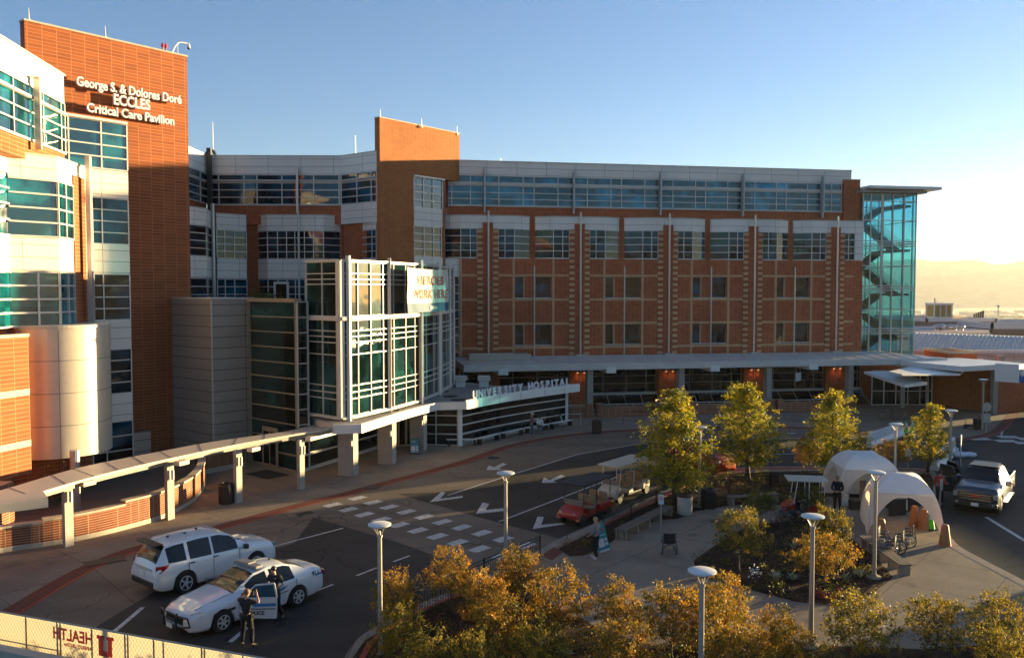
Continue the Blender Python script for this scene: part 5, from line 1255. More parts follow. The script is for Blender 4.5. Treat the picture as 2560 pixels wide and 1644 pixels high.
# ================= foreground fence =================
ff = thing('screened_fence', 'chain link fence panels covered with sunlit cream cloth in the lower left corner', 'fence', (0, 0, 0))
A = Vector((-19.5, 24.2)); B = Vector((-1.5, 17.65)); f = frAB(A, B); ZT = 2.33
ufx = lambda x, y: f.uz(x, y)[0]
M['screen'] = mat('cream_screen_cloth', (0.50, 0.46, 0.38), 0.8, var=0.08, vscale=3, bump=0.35, bscale=3.0)
M['galv'] = mat('galvanised_tube', (0.30, 0.28, 0.25), 0.45, metal=0.6)
q = MB(); N_ = 90; vs = []
for j in range(9):
    for i in range(N_ + 1):
        u = f.L * i / N_; z = 0.35 + (ZT - 0.04 - 0.35) * j / 8
        vs.append(f.P(u, -0.06 - 0.035 * mnoise.noise(Vector((u * 0.9, z * 1.3, 2))), z))
q.add(vs, [(j*(N_+1)+i, j*(N_+1)+i+1, (j+1)*(N_+1)+i+1, (j+1)*(N_+1)+i) for j in range(8) for i in range(N_)]); q.build('screen_cloth', M['screen'], ff, smooth=True)
q = MB(); q.tube([f.P(0, 0, ZT), f.P(f.L, 0, ZT)], 0.024, 8); q.tube([f.P(0, 0, ZT - 0.75), f.P(ufx(145, 1549), 0, ZT - 0.75)], 0.016, 6); q.tube([f.P(ufx(150, 1549), 0, ZT - 0.95), f.P(f.L, 0, ZT - 0.95)], 0.014, 6); q.build('top_rail', M['galv'], ff)
pus = []
for x, y in ((-60, 1505), (64, 1531), (142, 1548), (150, 1550), (229, 1568), (312, 1586), (319, 1588), (384, 1600), (408, 1604), (504, 1618), (511, 1619), (607, 1632), (700, 1642), (790, 1650)):
    u = ufx(x, y); q = MB(); q.cyl(f.P(u, 0, 0.0), f.P(u, 0, ZT), 0.022, n=8); q.build('post', M['galv'], ff)
# chain link diamonds
q = MB(); step = 0.11; k = int(f.L / step)
for i in range(k - 8):
    for s in (0, 1):
        u0 = i * step; du = 0.9
        a_, b_ = (u0, u0 + du) if s else (u0 + du, u0)
        q.bar(f.P(a_, 0.012, ZT - 0.03), f.P(b_, 0.012, ZT - 1.3), 0.004, 0.004)
q.build('chain_link', M['galv'], ff)
q = MB(); f.box(q, -1, f.L, 0.5, 0.8, 0, 1.75); ffw = q.build('parapet_wall', M['stone']); tag(ffw, 'pale concrete parapet wall below the screened fence at the lower left', 'wall')
# print on the screen, seen from behind so it reads mirrored
M['screen_red'] = mat('red_screen_print', (0.60, 0.11, 0.07), 0.8)
def mirror_text(body, xa, ya, xb, yb, size, bold):
    ua_, za_ = f.uz(xa, ya, -0.02); ub_, zb_ = f.uz(xb, yb, -0.02)
    me = text_mesh(body, size, 0.006, M['screen_red'], 'print', bold); xs_ = [v_.co.x for v_ in me.vertices]; wd = max(xs_) - min(xs_)
    m = wall_matrix(f, ub_ + min(xs_), (za_ + zb_) / 2, -0.02); place_text(me, 'print', m, ff, -(ub_ - ua_) / wd)
mirror_text('HEALTH', 133, 1592, 231, 1612, 0.42, 0.012)
mirror_text('UNIVERSITY OF UTAH', 160, 1612, 232, 1628, 0.13, 0.004)
uc, zc = f.uz(263, 1617, -0.02); s = 0.215
pr = MB()
translucent(M['screen'], 0.45, (0.55, 0.48, 0.34)); translucent(M['screen_red'], 0.5, (0.75, 0.13, 0.08))
def pbox(x0, x1, z0, z1): f.box(pr, uc + x0 * s, uc + x1 * s, -0.03, -0.018, zc + z0 * s, zc + z1 * s)
pbox(-1.0, -0.35, -0.5, 0.9); pbox(0.35, 1.0, -0.5, 0.9); pbox(-1.0, 1.0, -1.1, -0.5); pbox(-1.25, -0.15, 0.9, 1.3); pbox(0.15, 1.25, 0.9, 1.3); pr.build('print', M['screen_red'], ff)
# ================= unseen blockers added towards the sun (outside the frame, they shade the forecourt) =================
ca, sa = cos(SUN_AZ), sin(SUN_AZ)
def at_q(q_, X): return (X, (q_ + X * sa) / ca)
M['blocker'] = mat('tan_render', (0.34, 0.24, 0.16), 0.9, var=0.15, vscale=0.7)
for lab, q0, q1, X, h in (('tall tan sun blocker added out of view, right of the picture', 27.0, 30.2, 54, 5.9), ('low tan sun blocker added between the two tall ones, right of the picture', 30.3, 37.7, 54, 3.25), ('tallest tan sun blocker added out of view, right of the picture', 37.8, 40.8, 60, 6.2), ('lowest tan sun blocker added out of view, right of the picture', 10.0, 26.2, 50, 2.25), ('unseen tan sun blocker added right of the picture near the parapet', 3.0, 16.8, 50, 3.9)):
    a_ = at_q(q0, X); b_ = at_q(q1, X); t = thing('sun_blocker', lab, 'building', ((a_[0] + b_[0]) / 2 + 1, (a_[1] + b_[1]) / 2, 0))
    q = MB(); L_ = abs(b_[1] - a_[1]); q.box((0, 0, h / 2), (2.0, L_, h)); q.build('wall', M['blocker'], t)
    q = MB(); q.box((0, 0, h + .05), (2.2, L_ + .2, .1)); q.build('coping', M['stone'], t)
# ================= street furniture =================
M['lamppole'] = mat('painted_steel_pole', (0.42, 0.37, 0.31), 0.4, metal=0.4, var=0.06, vscale=3)
M['lampdisc'] = mat('white_lamp_disc', (0.66, 0.64, 0.62), 0.35, var=0.06, vscale=5)
M['wood'] = mat('weathered_wood', (0.17, 0.125, 0.09), 0.8, var=0.3, vscale=3, bump=0.4, bscale=8, stretch=(1, 6, 1))
M['black'] = mat('black_painted_steel', (0.014, 0.013, 0.013), 0.45)
M['rubber'] = mat('black_rubber', (0.012, 0.012, 0.012), 0.75, bump=0.2, bscale=60)
M['chrome'] = mat('bright_steel', (0.62, 0.60, 0.58), 0.22, metal=1.0)
M['vinyl'] = mat('black_vinyl', (0.018, 0.016, 0.016), 0.5)
M['plasticw'] = mat('white_plastic_barrier', (0.62, 0.62, 0.62), 0.45, var=0.08, vscale=2)
M['teal'] = mat('teal_poster', (0.03, 0.22, 0.22), 0.5); M['paper'] = mat('white_paper', (0.66, 0.64, 0.60), 0.6)
M['lime'] = mat('lime_cone_rubber', (0.16, 0.62, 0.03), 0.5); M['orange'] = mat('orange_tan_plastic', (0.42, 0.14, 0.04), 0.55, var=0.12, vscale=6)
def GI(x, y): return G(x, y, IZ)
def make_lamp(h=3.95):
    t = thing('street_lamp', 'x', 'street lamp', (0, 0, 0), 0, 'disc topped street lamps')
    q = MB(); q.cyl((0, 0, 0.05), (0, 0, h - 0.33), 0.078, 0.062, 16); q.cyl((0, 0, h - 0.36), (0, 0, h - 0.30), 0.085, n=14); q.build('pole', M['lamppole'], t, smooth='auto')
    q = MB(); q.lathe((0, 0, 0), [(0.28, 0), (0.27, 0.05), (0.13, 0.075), (0.12, 0.12), (0.08, 0.13)], 24); q.build('base', M['kerb'], t)
    q = MB()
    for k in range(4):
        a = pi / 4 + k * pi / 2; q.bar((0.04 * cos(a), 0.04 * sin(a), h - 0.33), (0.22 * cos(a), 0.22 * sin(a), h - 0.04), 0.022, 0.022)
    q.cyl((0, 0, h - 0.3), (0, 0, h - 0.18), 0.035, 0.02, 8); q.build('yoke', M['lamppole'], t)
    q = MB(); q.lathe((0, 0, h), [(0.10, -0.055), (0.27, -0.05), (0.335, -0.01), (0.34, 0.02), (0.30, 0.035), (0.15, 0.052), (0.02, 0.056)], 40); q.build('lamp_disc', M['lampdisc'], t, smooth='auto')
    return t
lamp0 = make_lamp()
lamps = [((949, 1312), 'street lamp rising behind the small golden tree right of the police cars', 0), ((1264, 1183), 'street lamp standing by the middle of the crosswalk', 0), ((1750, 1067), 'street lamp between the dark crowned tree and the second big tree', 1),
         ((1755, 1427), 'nearest street lamp, its pole running off the bottom of the picture', 1), ((2032, 1290), 'street lamp at the front edge of the central planting bed', 1), ((2190, 1180), 'street lamp in front of the white tents with a round concrete foot', 1),
         ((2240, 1060), 'street lamp behind the left white tent by the jersey barrier', 1), ((2378, 1027), 'street lamp half hidden by the rightmost golden tree', 0), ((2459, 949), 'farthest street lamp beside the stop sign near the drive through canopy', 0)]
for i, ((x, y), lab, onI) in enumerate(lamps):
    hz_ = 3.95 + (IZ if onI else 0); g = G(x, y, hz_)
    loc = (g.x, g.y, IZ if onI else 0.016)
    if i == 0: lamp0.location = loc; lamp0['label'] = lab
    else: dup(lamp0, loc, 0, lab)
def bench(label, a, b, depth=0.5, h=0.45, legs=4, m='wood', slats=4, name='bench', legm='kerb', grp='wooden slat benches', cat='bench'):
    a = Vector(a[:2]); b = Vector(b[:2]); f = frAB(a, b); L_ = f.L; z0 = IZ if name == 'bench' else 0.016
    t = thing(name, label, cat, (f.P(L_ / 2, -depth / 2, z0)), f.ang, grp)
    q = MB(); w = depth / slats
    for i in range(slats): q.box((0, -depth / 2 + w * (i + .5), h - 0.025), (L_, w * 0.8, 0.05))
    q.build('seat', M[m], t)
    for i in range(legs):
        x = -L_ / 2 + 0.18 + (L_ - 0.36) * i / (legs - 1); q = MB(); q.box((x, 0, (h - .05) / 2), (0.16, depth * 0.86, h - 0.05)); q.build('leg', M[legm], t, bevel=0.01)
    return t
bench('long wooden slat bench beside the black railing', GI(1562, 1352), GI(1686, 1288), 0.55, legs=5)
bench('dark wooden bench in the shade behind the small round bins', GI(1826, 1266), GI(1952, 1256), 0.5, legs=3)
bench('wooden bench at the right edge of the bed next to the wheelchairs, nearer of two', GI(2190, 1399), GI(2249, 1440), 0.5, legs=3)
bench('wooden bench at the right edge of the bed behind the lamp post, farther of two', GI(2146, 1364), GI(2188, 1394), 0.5, legs=3)
# white benches along the curved glass
bp_px = [((1226, 1104), (1262, 1096)), ((1272, 1094), (1306, 1087)), ((1314, 1085), (1350, 1078)), ((1356, 1077), (1388, 1070)), ((1394, 1069), (1420, 1064))]
gcum = [0]; ow = offset_path(gl2, -1.05)
for a_, b_ in zip(ow, ow[1:]): gcum.append(gcum[-1] + (b_ - a_).length)
def along2(s_):
    for i in range(len(gcum) - 1):
        if s_ <= gcum[i+1] or i == len(gcum) - 2:
            t_ = (s_ - gcum[i]) / (gcum[i+1] - gcum[i]); return ow[i] + (ow[i+1] - ow[i]) * t_
LT = gcum[-1]
for i, nm in enumerate(('nearest', 'second', 'middle', 'fourth', 'farthest')):
    a_ = along2(LT * (i / 5) + 0.12); b_ = along2(LT * ((i + 1) / 5) - 0.25)
    bench('white backless bench along the curved glass pavilion, %s of five' % nm, a_, b_, 0.42, 0.46, 2, 'white', 1, 'white_bench', 'black', 'white benches by the pavilion')
def trash(label, x, y, r, h, m, ring=None, isl=False, ribs=True):
    g = GI(x, y) if isl else G(x, y); g.z = IZ if isl else .016; t = thing('trash_can', label, 'trash can', g)
    q = MB(); q.lathe((0, 0, 0), [(r * .92, 0), (r, 0.06), (r, h * .86), (r * .95, h * .9)], 20)
    if ribs:
        for k in range(24): a = 2 * pi * k / 24; q.box((r * 1.01 * cos(a), r * 1.01 * sin(a), h * .45), (0.03, 0.05, h * .8), a)
    q.build('body', m, t)
    q = MB(); q.lathe((0, 0, h * .9), [(r * 1.04, 0), (r * 1.04, h * .05), (r * .8, h * .1), (r * .5, h * .1), (r * .46, h * .02)], 20); q.build('lid', ring or m, t)
M['brownm'] = mat('brown_slatted_metal', (0.05, 0.028, 0.018), 0.6)
trash('dark brown slatted trash can at the foot of the third walkway post', 566, 1258, 0.36, 1.05, M['brownm'])
trash('dark brown trash can on the far kerb in front of the canopy columns', 1492, 1083, 0.36, 1.05, M['brownm'])
trash('tan concrete trash bin with a dark ring lid beside the lamp post', 1712, 1284, 0.36, 0.95, M['stone'], M['brownm'], True, False)
trash('black trash bin in the shade right of the tan bin', 1772, 1268, 0.36, 0.95, M['black'], None, True)
trash('dark trash can against the brown wall under the flat grey roof', 2420, 1008, 0.4, 1.1, M['black'])
# railings
def railing(label, pts, h=1.0, z=IZ, m='black', gap=0.13):
    pts = [Vector(p) for p in pts]; t = thing('railing', label, 'railing', (pts[0].x, pts[0].y, z), 0)
    o = pts[0]; q = MB(); r = MB()
    for a_, b_ in zip(pts, pts[1:]):
        a_ = a_ - o; b_ = b_ - o; L_ = (b_ - a_).length
        for zz_ in (h, h - 0.12, 0.12): q.bar((a_.x, a_.y, zz_), (b_.x, b_.y, zz_), 0.035, 0.035)
        k = int(L_ / gap)
        for i in range(k + 1): p = a_ + (b_ - a_) * i / max(1, k); r.bar((p.x, p.y, 0.12), (p.x, p.y, h - .12), 0.016, 0.016)
        k = max(1, int(L_ / 2.2))
        for i in range(k + 1): p = a_ + (b_ - a_) * i / k; q.bar((p.x, p.y, 0), (p.x, p.y, h + .06), 0.055, 0.055)
    q.build('rail', M[m], t); r.build('picket', M[m], t)
railing('black picket railing behind the lower left golden trees, along the red kerb', [V2(GI(1035, 1547)), V2(GI(1210, 1466)), V2(GI(1350, 1402))])
railing('black picket railing between the golf carts and the long wooden bench', [V2(GI(1507, 1349)), V2(GI(1640, 1280)), V2(GI(1720, 1236))])
railing('black picket railing running across the bed behind the dark bench', [V2(GI(1722, 1236)), V2(GI(1925, 1228)), V2(GI(2065, 1222))])
def uprail(label, pts, h, m='frame'):
    t = MB(); o = pts[0]; P = [(p[0]-o[0], p[1]-o[1]) for p in pts]
    t.tube([(P[0][0], P[0][1], 0), (P[0][0], P[0][1], h)] + [(p[0], p[1], h) for p in P[1:]] + [(P[-1][0], P[-1][1], 0)], 0.025, 8)
    ob = t.build('handrail', M[m]); ob.location = (o[0], o[1], 0.016); tag(ob, label, 'handrail')
uprail('pale tubular handrail just right of the pavilion end post', [V2(G(1404, 1066)), V2(G(1452, 1064))], 0.95)
uprail('dark handrail on the pavement in front of the low brick wall', [V2(G(1558, 1060)), V2(G(1640, 1058))], 1.0, 'black')
# signs
def post_sign(name, label, x, y, hp, w, h, m, rz=0.0, isl=True, round_=False, postm='pipe', mark=None):
    g = GI(x, y) if isl else G(x, y); t = thing(name, label, 'sign', (g.x, g.y, IZ if isl else 0), rz)
    q = MB(); q.cyl((0, 0.03, 0), (0, 0.03, hp), 0.028, n=8); q.build('post', M[postm], t)
    q = MB()
    if round_: q.cyl((0, -0.02, hp - w / 2), (0, 0.0, hp - w / 2), w / 2, n=8)
    else: q.box((0, -0.01, hp - h / 2), (w, 0.02, h))
    pl = q.build('plate', m, t)
    if mark:
        q = MB(); q.tube([(0.07 * cos(a_ * pi / 10), -0.024, hp - h * .38 + 0.07 * sin(a_ * pi / 10)) for a_ in range(20)], 0.012, 6, closed=True); q.bar((-0.05, -0.024, hp - h * .38 + .05), (0.05, -0.024, hp - h * .38 - .05), 0.012, 0.02)
        q.build('mark', M['banner_red'], pl)
    return t
post_sign('parking_sign', 'small white sign with a red ring on a thin post before the long bench', 1652, 1326, 1.62, 0.24, 0.42, M['paper'], radians(-8), mark=True)
post_sign('road_sign', 'tan backed sign plate on a post lit by the sun beside the right tent', 2352, 1262, 1.3, 0.26, 0.55, M['stone'], radians(35))
post_sign('road_sign', 'narrow white sign on a post between the tents and the lamp behind them', 2270, 1184, 1.45, 0.24, 0.55, M['paper'], 0)
t = post_sign('stop_sign', 'back of an octagonal stop sign with a square plate below near the farthest lamp', 2466, 1082, 2.35, 0.75, 0.75, M['stone'], radians(10), False, True)
q = MB(); q.box((0, -.01, 1.15), (0.6, 0.02, 0.7)); q.build('lower_plate', M['stone'], t)
def a_frame(label, x, y, w, h, rz, isl=False, lean=0.28, name='sandwich_board'):
    g = GI(x, y) if isl else G(x, y); t = thing(name, label, 'sandwich board', (g.x, g.y, IZ if isl else .016), rz)
    q = MB()
    for s in (-1, 1):
        q.bar((-w / 2, s * lean, 0), (-w / 2, 0, h), 0.04, 0.04); q.bar((w / 2, s * lean, 0), (w / 2, 0, h), 0.04, 0.04); q.bar((-w / 2, s * lean * .9, .1), (w / 2, s * lean * .9, .1), 0.03, 0.03)
    q.bar((-w / 2, 0, h), (w / 2, 0, h), 0.05, 0.04); q.build('frame', M['black'], t)
    q = MB(); A_ = Vector((-w/2 + .03, -lean * .9 - .01, 0.14)); B_ = Vector((w/2 - .03, -lean * .9 - .01, .14)); C_ = Vector((w/2 - .03, -0.03, h - .05)); D_2 = Vector((-w/2 + .03, -0.03, h - .05))
    q.quad(A_, B_, C_, D_2); ps = q.build('poster', M['teal'], t)
    def rect(mb_, u0, u1, v0, v1):
        pt = lambda u, v: A_ + (B_ - A_) * u + (D_2 - A_) * v + Vector((0, -0.006, 0.001)); mb_.quad(pt(u0, v0), pt(u1, v0), pt(u1, v1), pt(u0, v1))
    q = MB(); rect(q, .06, .55, .12, .5); rect(q, .62, .9, .15, .3); rect(q, .62, .9, .36, .5); rect(q, 0, 1, 0, .06); rect(q, .08, .6, .82, .87); q.build('print', M['paper'], ps)
    q = MB(); pt = A_ + (B_ - A_) * .72 + (D_2 - A_) * .74 + Vector((0, -0.008, 0)); q.cyl(pt, pt + Vector((0, -0.004, 0)), 0.06, n=10); q.build('red_mark', M['banner_red'], ps)
    return t
a_frame('teal and white sandwich board standing by the column under the pavilion roof', 1037, 1134, 0.62, 1.0, radians(8))
a_frame('dark sided green sandwich board just past the pavilion end post', 1400, 1066, 0.5, 0.95, radians(70))
# cones and covers
def cone(label, x, y, h=0.92, isl=True):
    g = GI(x, y) if isl else G(x, y); t = thing('traffic_cone', label, 'traffic cone', (g.x, g.y, IZ if isl else .007), 0, 'lime traffic cones')
    q = MB(); q.lathe((0, 0, 0.04), [(0.19, 0), (0.03, h - .04), (0.001, h - .035)], 20); q.build('cone_body', M['lime'], t, smooth='auto')
    q = MB(); q.box((0, 0, 0.02), (0.5, 0.5, 0.045), 0.4); q.build('base', M['black'], t)
    for z0 in (0.42, 0.62):
        r_ = lambda z: 0.19 - 0.16 * z / (h - .04) + .004
        q = MB(); q.lathe((0, 0, 0.04), [(r_(z0), z0), (r_(z0 + .13), z0 + .13)], 20); q.build('reflective_band', M['paper'], t)
cone('lime green traffic cone standing inside the right tent', 2326, 1322)
cone('lime green traffic cone on the road beside the white barrier', 2265, 1084, .95, False)
cone('lime green traffic cone behind the leaves of the rightmost big tree', 2281, 1082, .95, False)
def cover(label, x, y, h, r=0.25):
    g = GI(x, y); q = MB(); q.lathe((0, 0, 0), [(r, 0), (r * .98, 0.03), (r * .55, h * .93), (r * .42, h), (r * .1, h * 1.01)], 20); o = q.build('tent_weight', M['orange'], smooth='auto'); o.location = (g.x, g.y, IZ)
    tag(o, label, 'tent weight', 'orange tent weights')
cover('tall orange tapered tent weight in front of the right tent leg', 2362, 1362, 0.88); cover('orange tapered tent weight at the back left inside the right tent', 2286, 1314, 0.92)
cover('orange tapered tent weight between another weight and the lime cone', 2309, 1321, 0.90); cover('orange tapered tent weight behind the lamp post at the left leg of the right tent', 2203, 1345, 0.85)
# jersey barriers
def barrier(label, a, b):
    f = frAB(V2(a), V2(b)); t = thing('jersey_barrier', label, 'barrier', f.P(f.L / 2, 0, .007), f.ang, 'white jersey barriers'); L_ = f.L; n_ = max(1, round(L_ / 2))
    for i in range(n_):
        x0 = -L_ / 2 + L_ * i / n_ + .02; x1 = x0 + L_ / n_ - .04; q = MB(); prof = [(-.3, 0), (-.3, .12), (-.13, .38), (-.09, .95), (.09, .95), (.13, .38), (.3, .12), (.3, 0)]
        vs = [(x0, y_, z_) for y_, z_ in prof] + [(x1, y_, z_) for y_, z_ in prof]; k = len(prof)
        q.add(vs, [(j, (j + 1) % k, k + (j + 1) % k, k + j) for j in range(k)] + [tuple(range(k - 1, -1, -1)), tuple(range(k, 2 * k))]); q.build('segment', M['plasticw'], t)
barrier('white plastic barrier behind the left tent reaching toward the lime cone', G(2172, 1118), G(2252, 1086)); barrier('white plastic barrier ending behind the open truck door', G(2336, 1176), G(2384, 1128))
g = G(2401, 1165); t = thing('upright_board', 'thin white edged board standing on a pole on the road before the crosswalk marks', 'board', (g.x, g.y, 0), radians(60))
q = MB(); q.box((0, 0, 1.35), (0.8, 0.05, 1.15)); q.build('board', M['plasticw'], t); q = MB(); q.cyl((0, 0, 0), (0, 0, .8), 0.03, n=8); q.build('pole', M['pipe'], t)
g = G(2400, 1142); q = MB(); q.ball((0, 0, .16), (.55, .4, .2), 10, 6); q.ball((.7, .1, .14), (.45, .35, .18), 10, 6); q.cyl((-.2, 0, .1), (-.2, 0, .6), .12, .1, 10); o = q.build('covered_bundle', M['plasticw']); o.location = (g.x, g.y, 0.0); tag(o, 'pale tarp covered bundle on the road behind the upright board', 'bundle')
# ---- tents
M['tent'] = mat('white_tent_fabric', (0.86, 0.83, 0.80), 0.6, var=0.03, vscale=2, bump=0.25, bscale=2.2); M['tent_wall'] = translucent(mat('beige_tent_wall', (0.74, 0.64, 0.54), 0.7, var=0.05, vscale=3, bump=0.35, bscale=3), 0.4)
M['tent'] = translucent(M['tent'], 0.25)
def tent(label, c, rot, a=1.5, h=2.5, walls=()):
    t = thing('frame_tent', label, 'tent', (c[0], c[1], IZ), rot, 'white arched tents')
    def rib(tz):  # tz 0 ground ..1 peak, returns half-diagonal factor and height
        th = tz * pi / 2; return a * (cos(th) ** 0.72), h * (sin(th) ** 0.90)
    corners = [(-1, -1), (1, -1), (1, 1), (-1, 1)]
    TE = 0.50
    q = MB(); NJ, NI = 14, 14
    for k in range(4):
        c0_, c1_ = corners[k], corners[(k + 1) % 4]; vs = []
        for j in range(NJ + 1):
            r_, z_ = rib(TE + (1 - TE) * j / NJ)
            for i in range(NI + 1):
                s_ = i / NI; x_ = (c0_[0] * (1 - s_) + c1_[0] * s_) * r_; y_ = (c0_[1] * (1 - s_) + c1_[1] * s_) * r_
                b_ = 1 + 0.05 * sin(pi * s_) * (1 - j / NJ); sag = -0.03 * sin(pi * s_) * sin(pi * j / NJ)
                vs.append((x_ * b_, y_ * b_, z_ + sag))
        q.add(vs, [(j*(NI+1)+i, j*(NI+1)+i+1, (j+1)*(NI+1)+i+1, (j+1)*(NI+1)+i) for j in range(NJ) for i in range(NI)])
    q.build('roof', M['tent'], t, smooth='auto')
    for k in range(4):
        c0_, c1_ = corners[k], corners[(k + 1) % 4]; q = MB(); vs = []; full = k in walls
        NI2, NJ2 = 30, 10; ze = rib(TE)[1]
        for j in range(NJ2 + 1):
            for i in range(NI2 + 1):
                s_ = i / NI2; low = 0.0 if full else ze * 0.93 * (1 - abs(2 * s_ - 1) ** 2.6)
                z_ = low + (ze - low) * j / NJ2
                th = math.asin(min(1, (z_ / h) ** (1 / .90))); r_ = a * cos(th) ** .72
                wob = 0.03 * sin(9 * s_ + 3 * z_) if full else 0
                nx_, ny_ = (c0_[0] + c1_[0]) / 2, (c0_[1] + c1_[1]) / 2
                vs.append(((c0_[0]*(1-s_) + c1_[0]*s_) * r_ + nx_ * (wob - .004 + 0.05 * sin(pi * s_) * r_ * z_ / ze), (c0_[1]*(1-s_) + c1_[1]*s_) * r_ + ny_ * (wob - .004 + 0.05 * sin(pi * s_) * r_ * z_ / ze), z_ - .004))
        q.add(vs, [(j*(NI2+1)+i, j*(NI2+1)+i+1, (j+1)*(NI2+1)+i+1, (j+1)*(NI2+1)+i) for j in range(NJ2) for i in range(NI2)]); q.build('side_wall' if full else 'valance', M['tent_wall'], t, smooth=True)
        q = MB(); q.tube([(c0_[0] * rib(u / 16)[0] * 1.006, c0_[1] * rib(u / 16)[0] * 1.006, rib(u / 16)[1]) for u in range(15)], 0.022, 6); q.build('rib', M['white'], t)
tent('nearer white arched tent with open front sheltering wheelchairs and cones', (17.45, 37.7), radians(-17), 1.5, 2.5, (3,))
tent('farther white arched tent with lit beige walls and a person inside', (17.75, 42.5), radians(-6), 1.6, 2.55, (2, 1))
# dark board and folding frames inside the tents
for nm, lab, x, y, sx_, sy_, hh, m_ in (('display_board', 'black display board at the back of the nearer tent', 2243, 1288, .9, .05, .75, 'black'), ('equipment_case', 'dark equipment case on the ground inside the farther tent', 2136, 1272, .45, .35, .4, 'black'), ('easel_board', 'brown easel board inside the farther tent', 2156, 1262, .35, .04, 1.2, 'wood'), ('water_bottle_box', 'pale box on the ground beside the standing person in the farther tent', 2110, 1262, .32, .3, .5, 'plasticw')):
    g = GI(x, y); q = MB(); q.box((0, 0, hh / 2), (sx_, sy_, hh)); q.box((0, 0, hh + .02), (sx_ * 1.04, sy_ * 1.2, .04)); o = q.build(nm, M[m_], bevel=0.01); o.location = (g.x, g.y, IZ); o.rotation_euler = (0, 0, .2); tag(o, lab, nm.split('_')[-1] if nm != 'water_bottle_box' else 'box')
# ---- wheelchairs
def wheel_mesh(q, r, rr, x, spokes, mi_t, mi_s, y=0, z=None):
    z = r if z is None else z; pts = [(x, y + (r - rr) * cos(2*pi*k/24), z + (r - rr) * sin(2*pi*k/24)) for k in range(24)]
    q.tube(pts, rr, 6, mi_t, closed=True)
    for k in range(spokes): a = 2*pi*k/spokes; q.bar((x, y, z), (x, y + (r-rr)*cos(a), z + (r-rr)*sin(a)), 0.012, 0.012, mi_s)
    q.cyl((x - .03, y, z), (x + .03, y, z), 0.03, n=8, mi=mi_s)
def make_wheelchair():
    t = thing('wheelchair', 'x', 'wheelchair', (0, 0, 0), 0, 'folding wheelchairs')
    for s in (-1, 1):
        q = MB(); wheel_mesh(q, 0.30, 0.018, s * 0.29, 12, 0, 1, y=-0.05); wheel_mesh(q, 0.255, 0.009, s * 0.325, 0, 1, 1, y=-0.05, z=.30); q.build('wheel', [M['rubber'], M['chrome']], t)
        q = MB(); wheel_mesh(q, 0.10, 0.018, s * 0.24, 4, 0, 1, y=0.36); q.build('caster', [M['rubber'], M['chrome']], t)
        q = MB(); q.tube([(s*.24, -.17, .25), (s*.24, -.19, .62), (s*.24, -.21, .92), (s*.24, -.30, .95)], 0.013, 6); q.tube([(s*.24, -.18, .48), (s*.24, .25, .48), (s*.24, .36, .40), (s*.24, .36, .2)], 0.013, 6); q.tube([(s*.24, -.18, .25), (s*.24, .3, .25)], 0.013, 6)
        q.tube([(s*.25, -.17, .68), (s*.25, .12, .68), (s*.25, .14, .48)], 0.013, 6); q.tube([(s*.2, .36, .45), (s*.2, .52, .15), (s*.12, .6, .1)], 0.012, 6); q.build('frame', M['chrome'], t)
        q = MB(); q.box((s*.255, -.02, .70), (.05, .26, .035)); q.build('armrest', M['vinyl'], t, bevel=.008)
        q = MB(); q.box((s*.12, .60, .1), (.15, .14, .015)); q.build('footrest', M['black'], t)
        q = MB(); q.cyl((s*.24, -.27, .945), (s*.24, -.36, .95), 0.018, n=8); q.build('handle', M['rubber'], t)
    q = MB(); q.box((0, .06, .485), (.46, .42, .035)); q.build('seat', M['vinyl'], t, bevel=.01)
    q = MB(); q.box((0, -.20, .70), (.46, .03, .40)); q.build('backrest', M['vinyl'], t, bevel=.01)
    q = MB(); q.bar((-.23, .05, .25), (.23, .05, .47), .02, .02); q.bar((.23, .05, .25), (-.23, .05, .47), .02, .02); q.build('cross_brace', M['black'], t)
    return t
wc = make_wheelchair(); g = GI(1672, 1384); wc.location = (g.x, g.y, IZ); wc.rotation_euler = (0, 0, radians(-4)); wc['label'] = 'black wheelchair alone on the path, seen from behind'
for x, y, r_, lab in ((2224, 1392, 60, 'wheelchair nearest the bench in the row before the nearer tent'), (2244, 1380, 62, 'middle wheelchair of the row before the nearer tent'), (2268, 1365, 66, 'wheelchair farthest right in the row before the nearer tent'), (1962, 1308, 80, 'dark wheelchair half hidden behind the lamp disc in the bed, left one'), (1985, 1300, 95, 'dark wheelchair half hidden behind the lamp disc in the bed, right one'), (2210, 1372, 240, 'folded looking wheelchair behind the row by the orange tent weight')):
    g = GI(x, y); dup(wc, (g.x, g.y, IZ), radians(r_), lab)
# mobility scooter with black bin and bicycles at the far pavement
def bicycle(label, x, y, rz):
    g = G(x, y); t = thing('bicycle', label, 'bicycle', (g.x, g.y, .016), rz, 'bicycles on the far pavement')
    for yy in (-.5, .5): q = MB(); wheel_mesh(q, .33, .02, 0, 14, 0, 1, y=yy); q.build('wheel', [M['rubber'], M['chrome']], t)
    q = MB(); q.tube([(0, -.5, .33), (0, -.1, .30), (0, -.2, .78)], .016, 6); q.tube([(0, -.2, .72), (0, .35, .75), (0, -.1, .3)], .016, 6); q.tube([(0, .33, .9), (0, .35, .75), (0, .5, .33)], .016, 6); q.tube([(-.25, .28, .95), (0, .33, .93), (.25, .28, .95)], .014, 6); q.tube([(0, -.5, .33), (0, -.19, .7)], .012, 6); q.build('frame', M['black'], t)
    q = MB(); q.box((0, -.22, .83), (.14, .26, .05)); q.build('saddle', M['vinyl'], t, bevel=.01)
bicycle('dark bicycle parked by the low wall near the ramp, left one', 2222, 1049, radians(80)); bicycle('dark bicycle parked by the low wall near the ramp, right one', 2246, 1048, radians(95))
g = G(2430, 1072); t = thing('mobility_scooter', 'red and silver mobility scooter beside a black bin at the foot of the far lamp', 'scooter', (g.x, g.y, .016), radians(60))
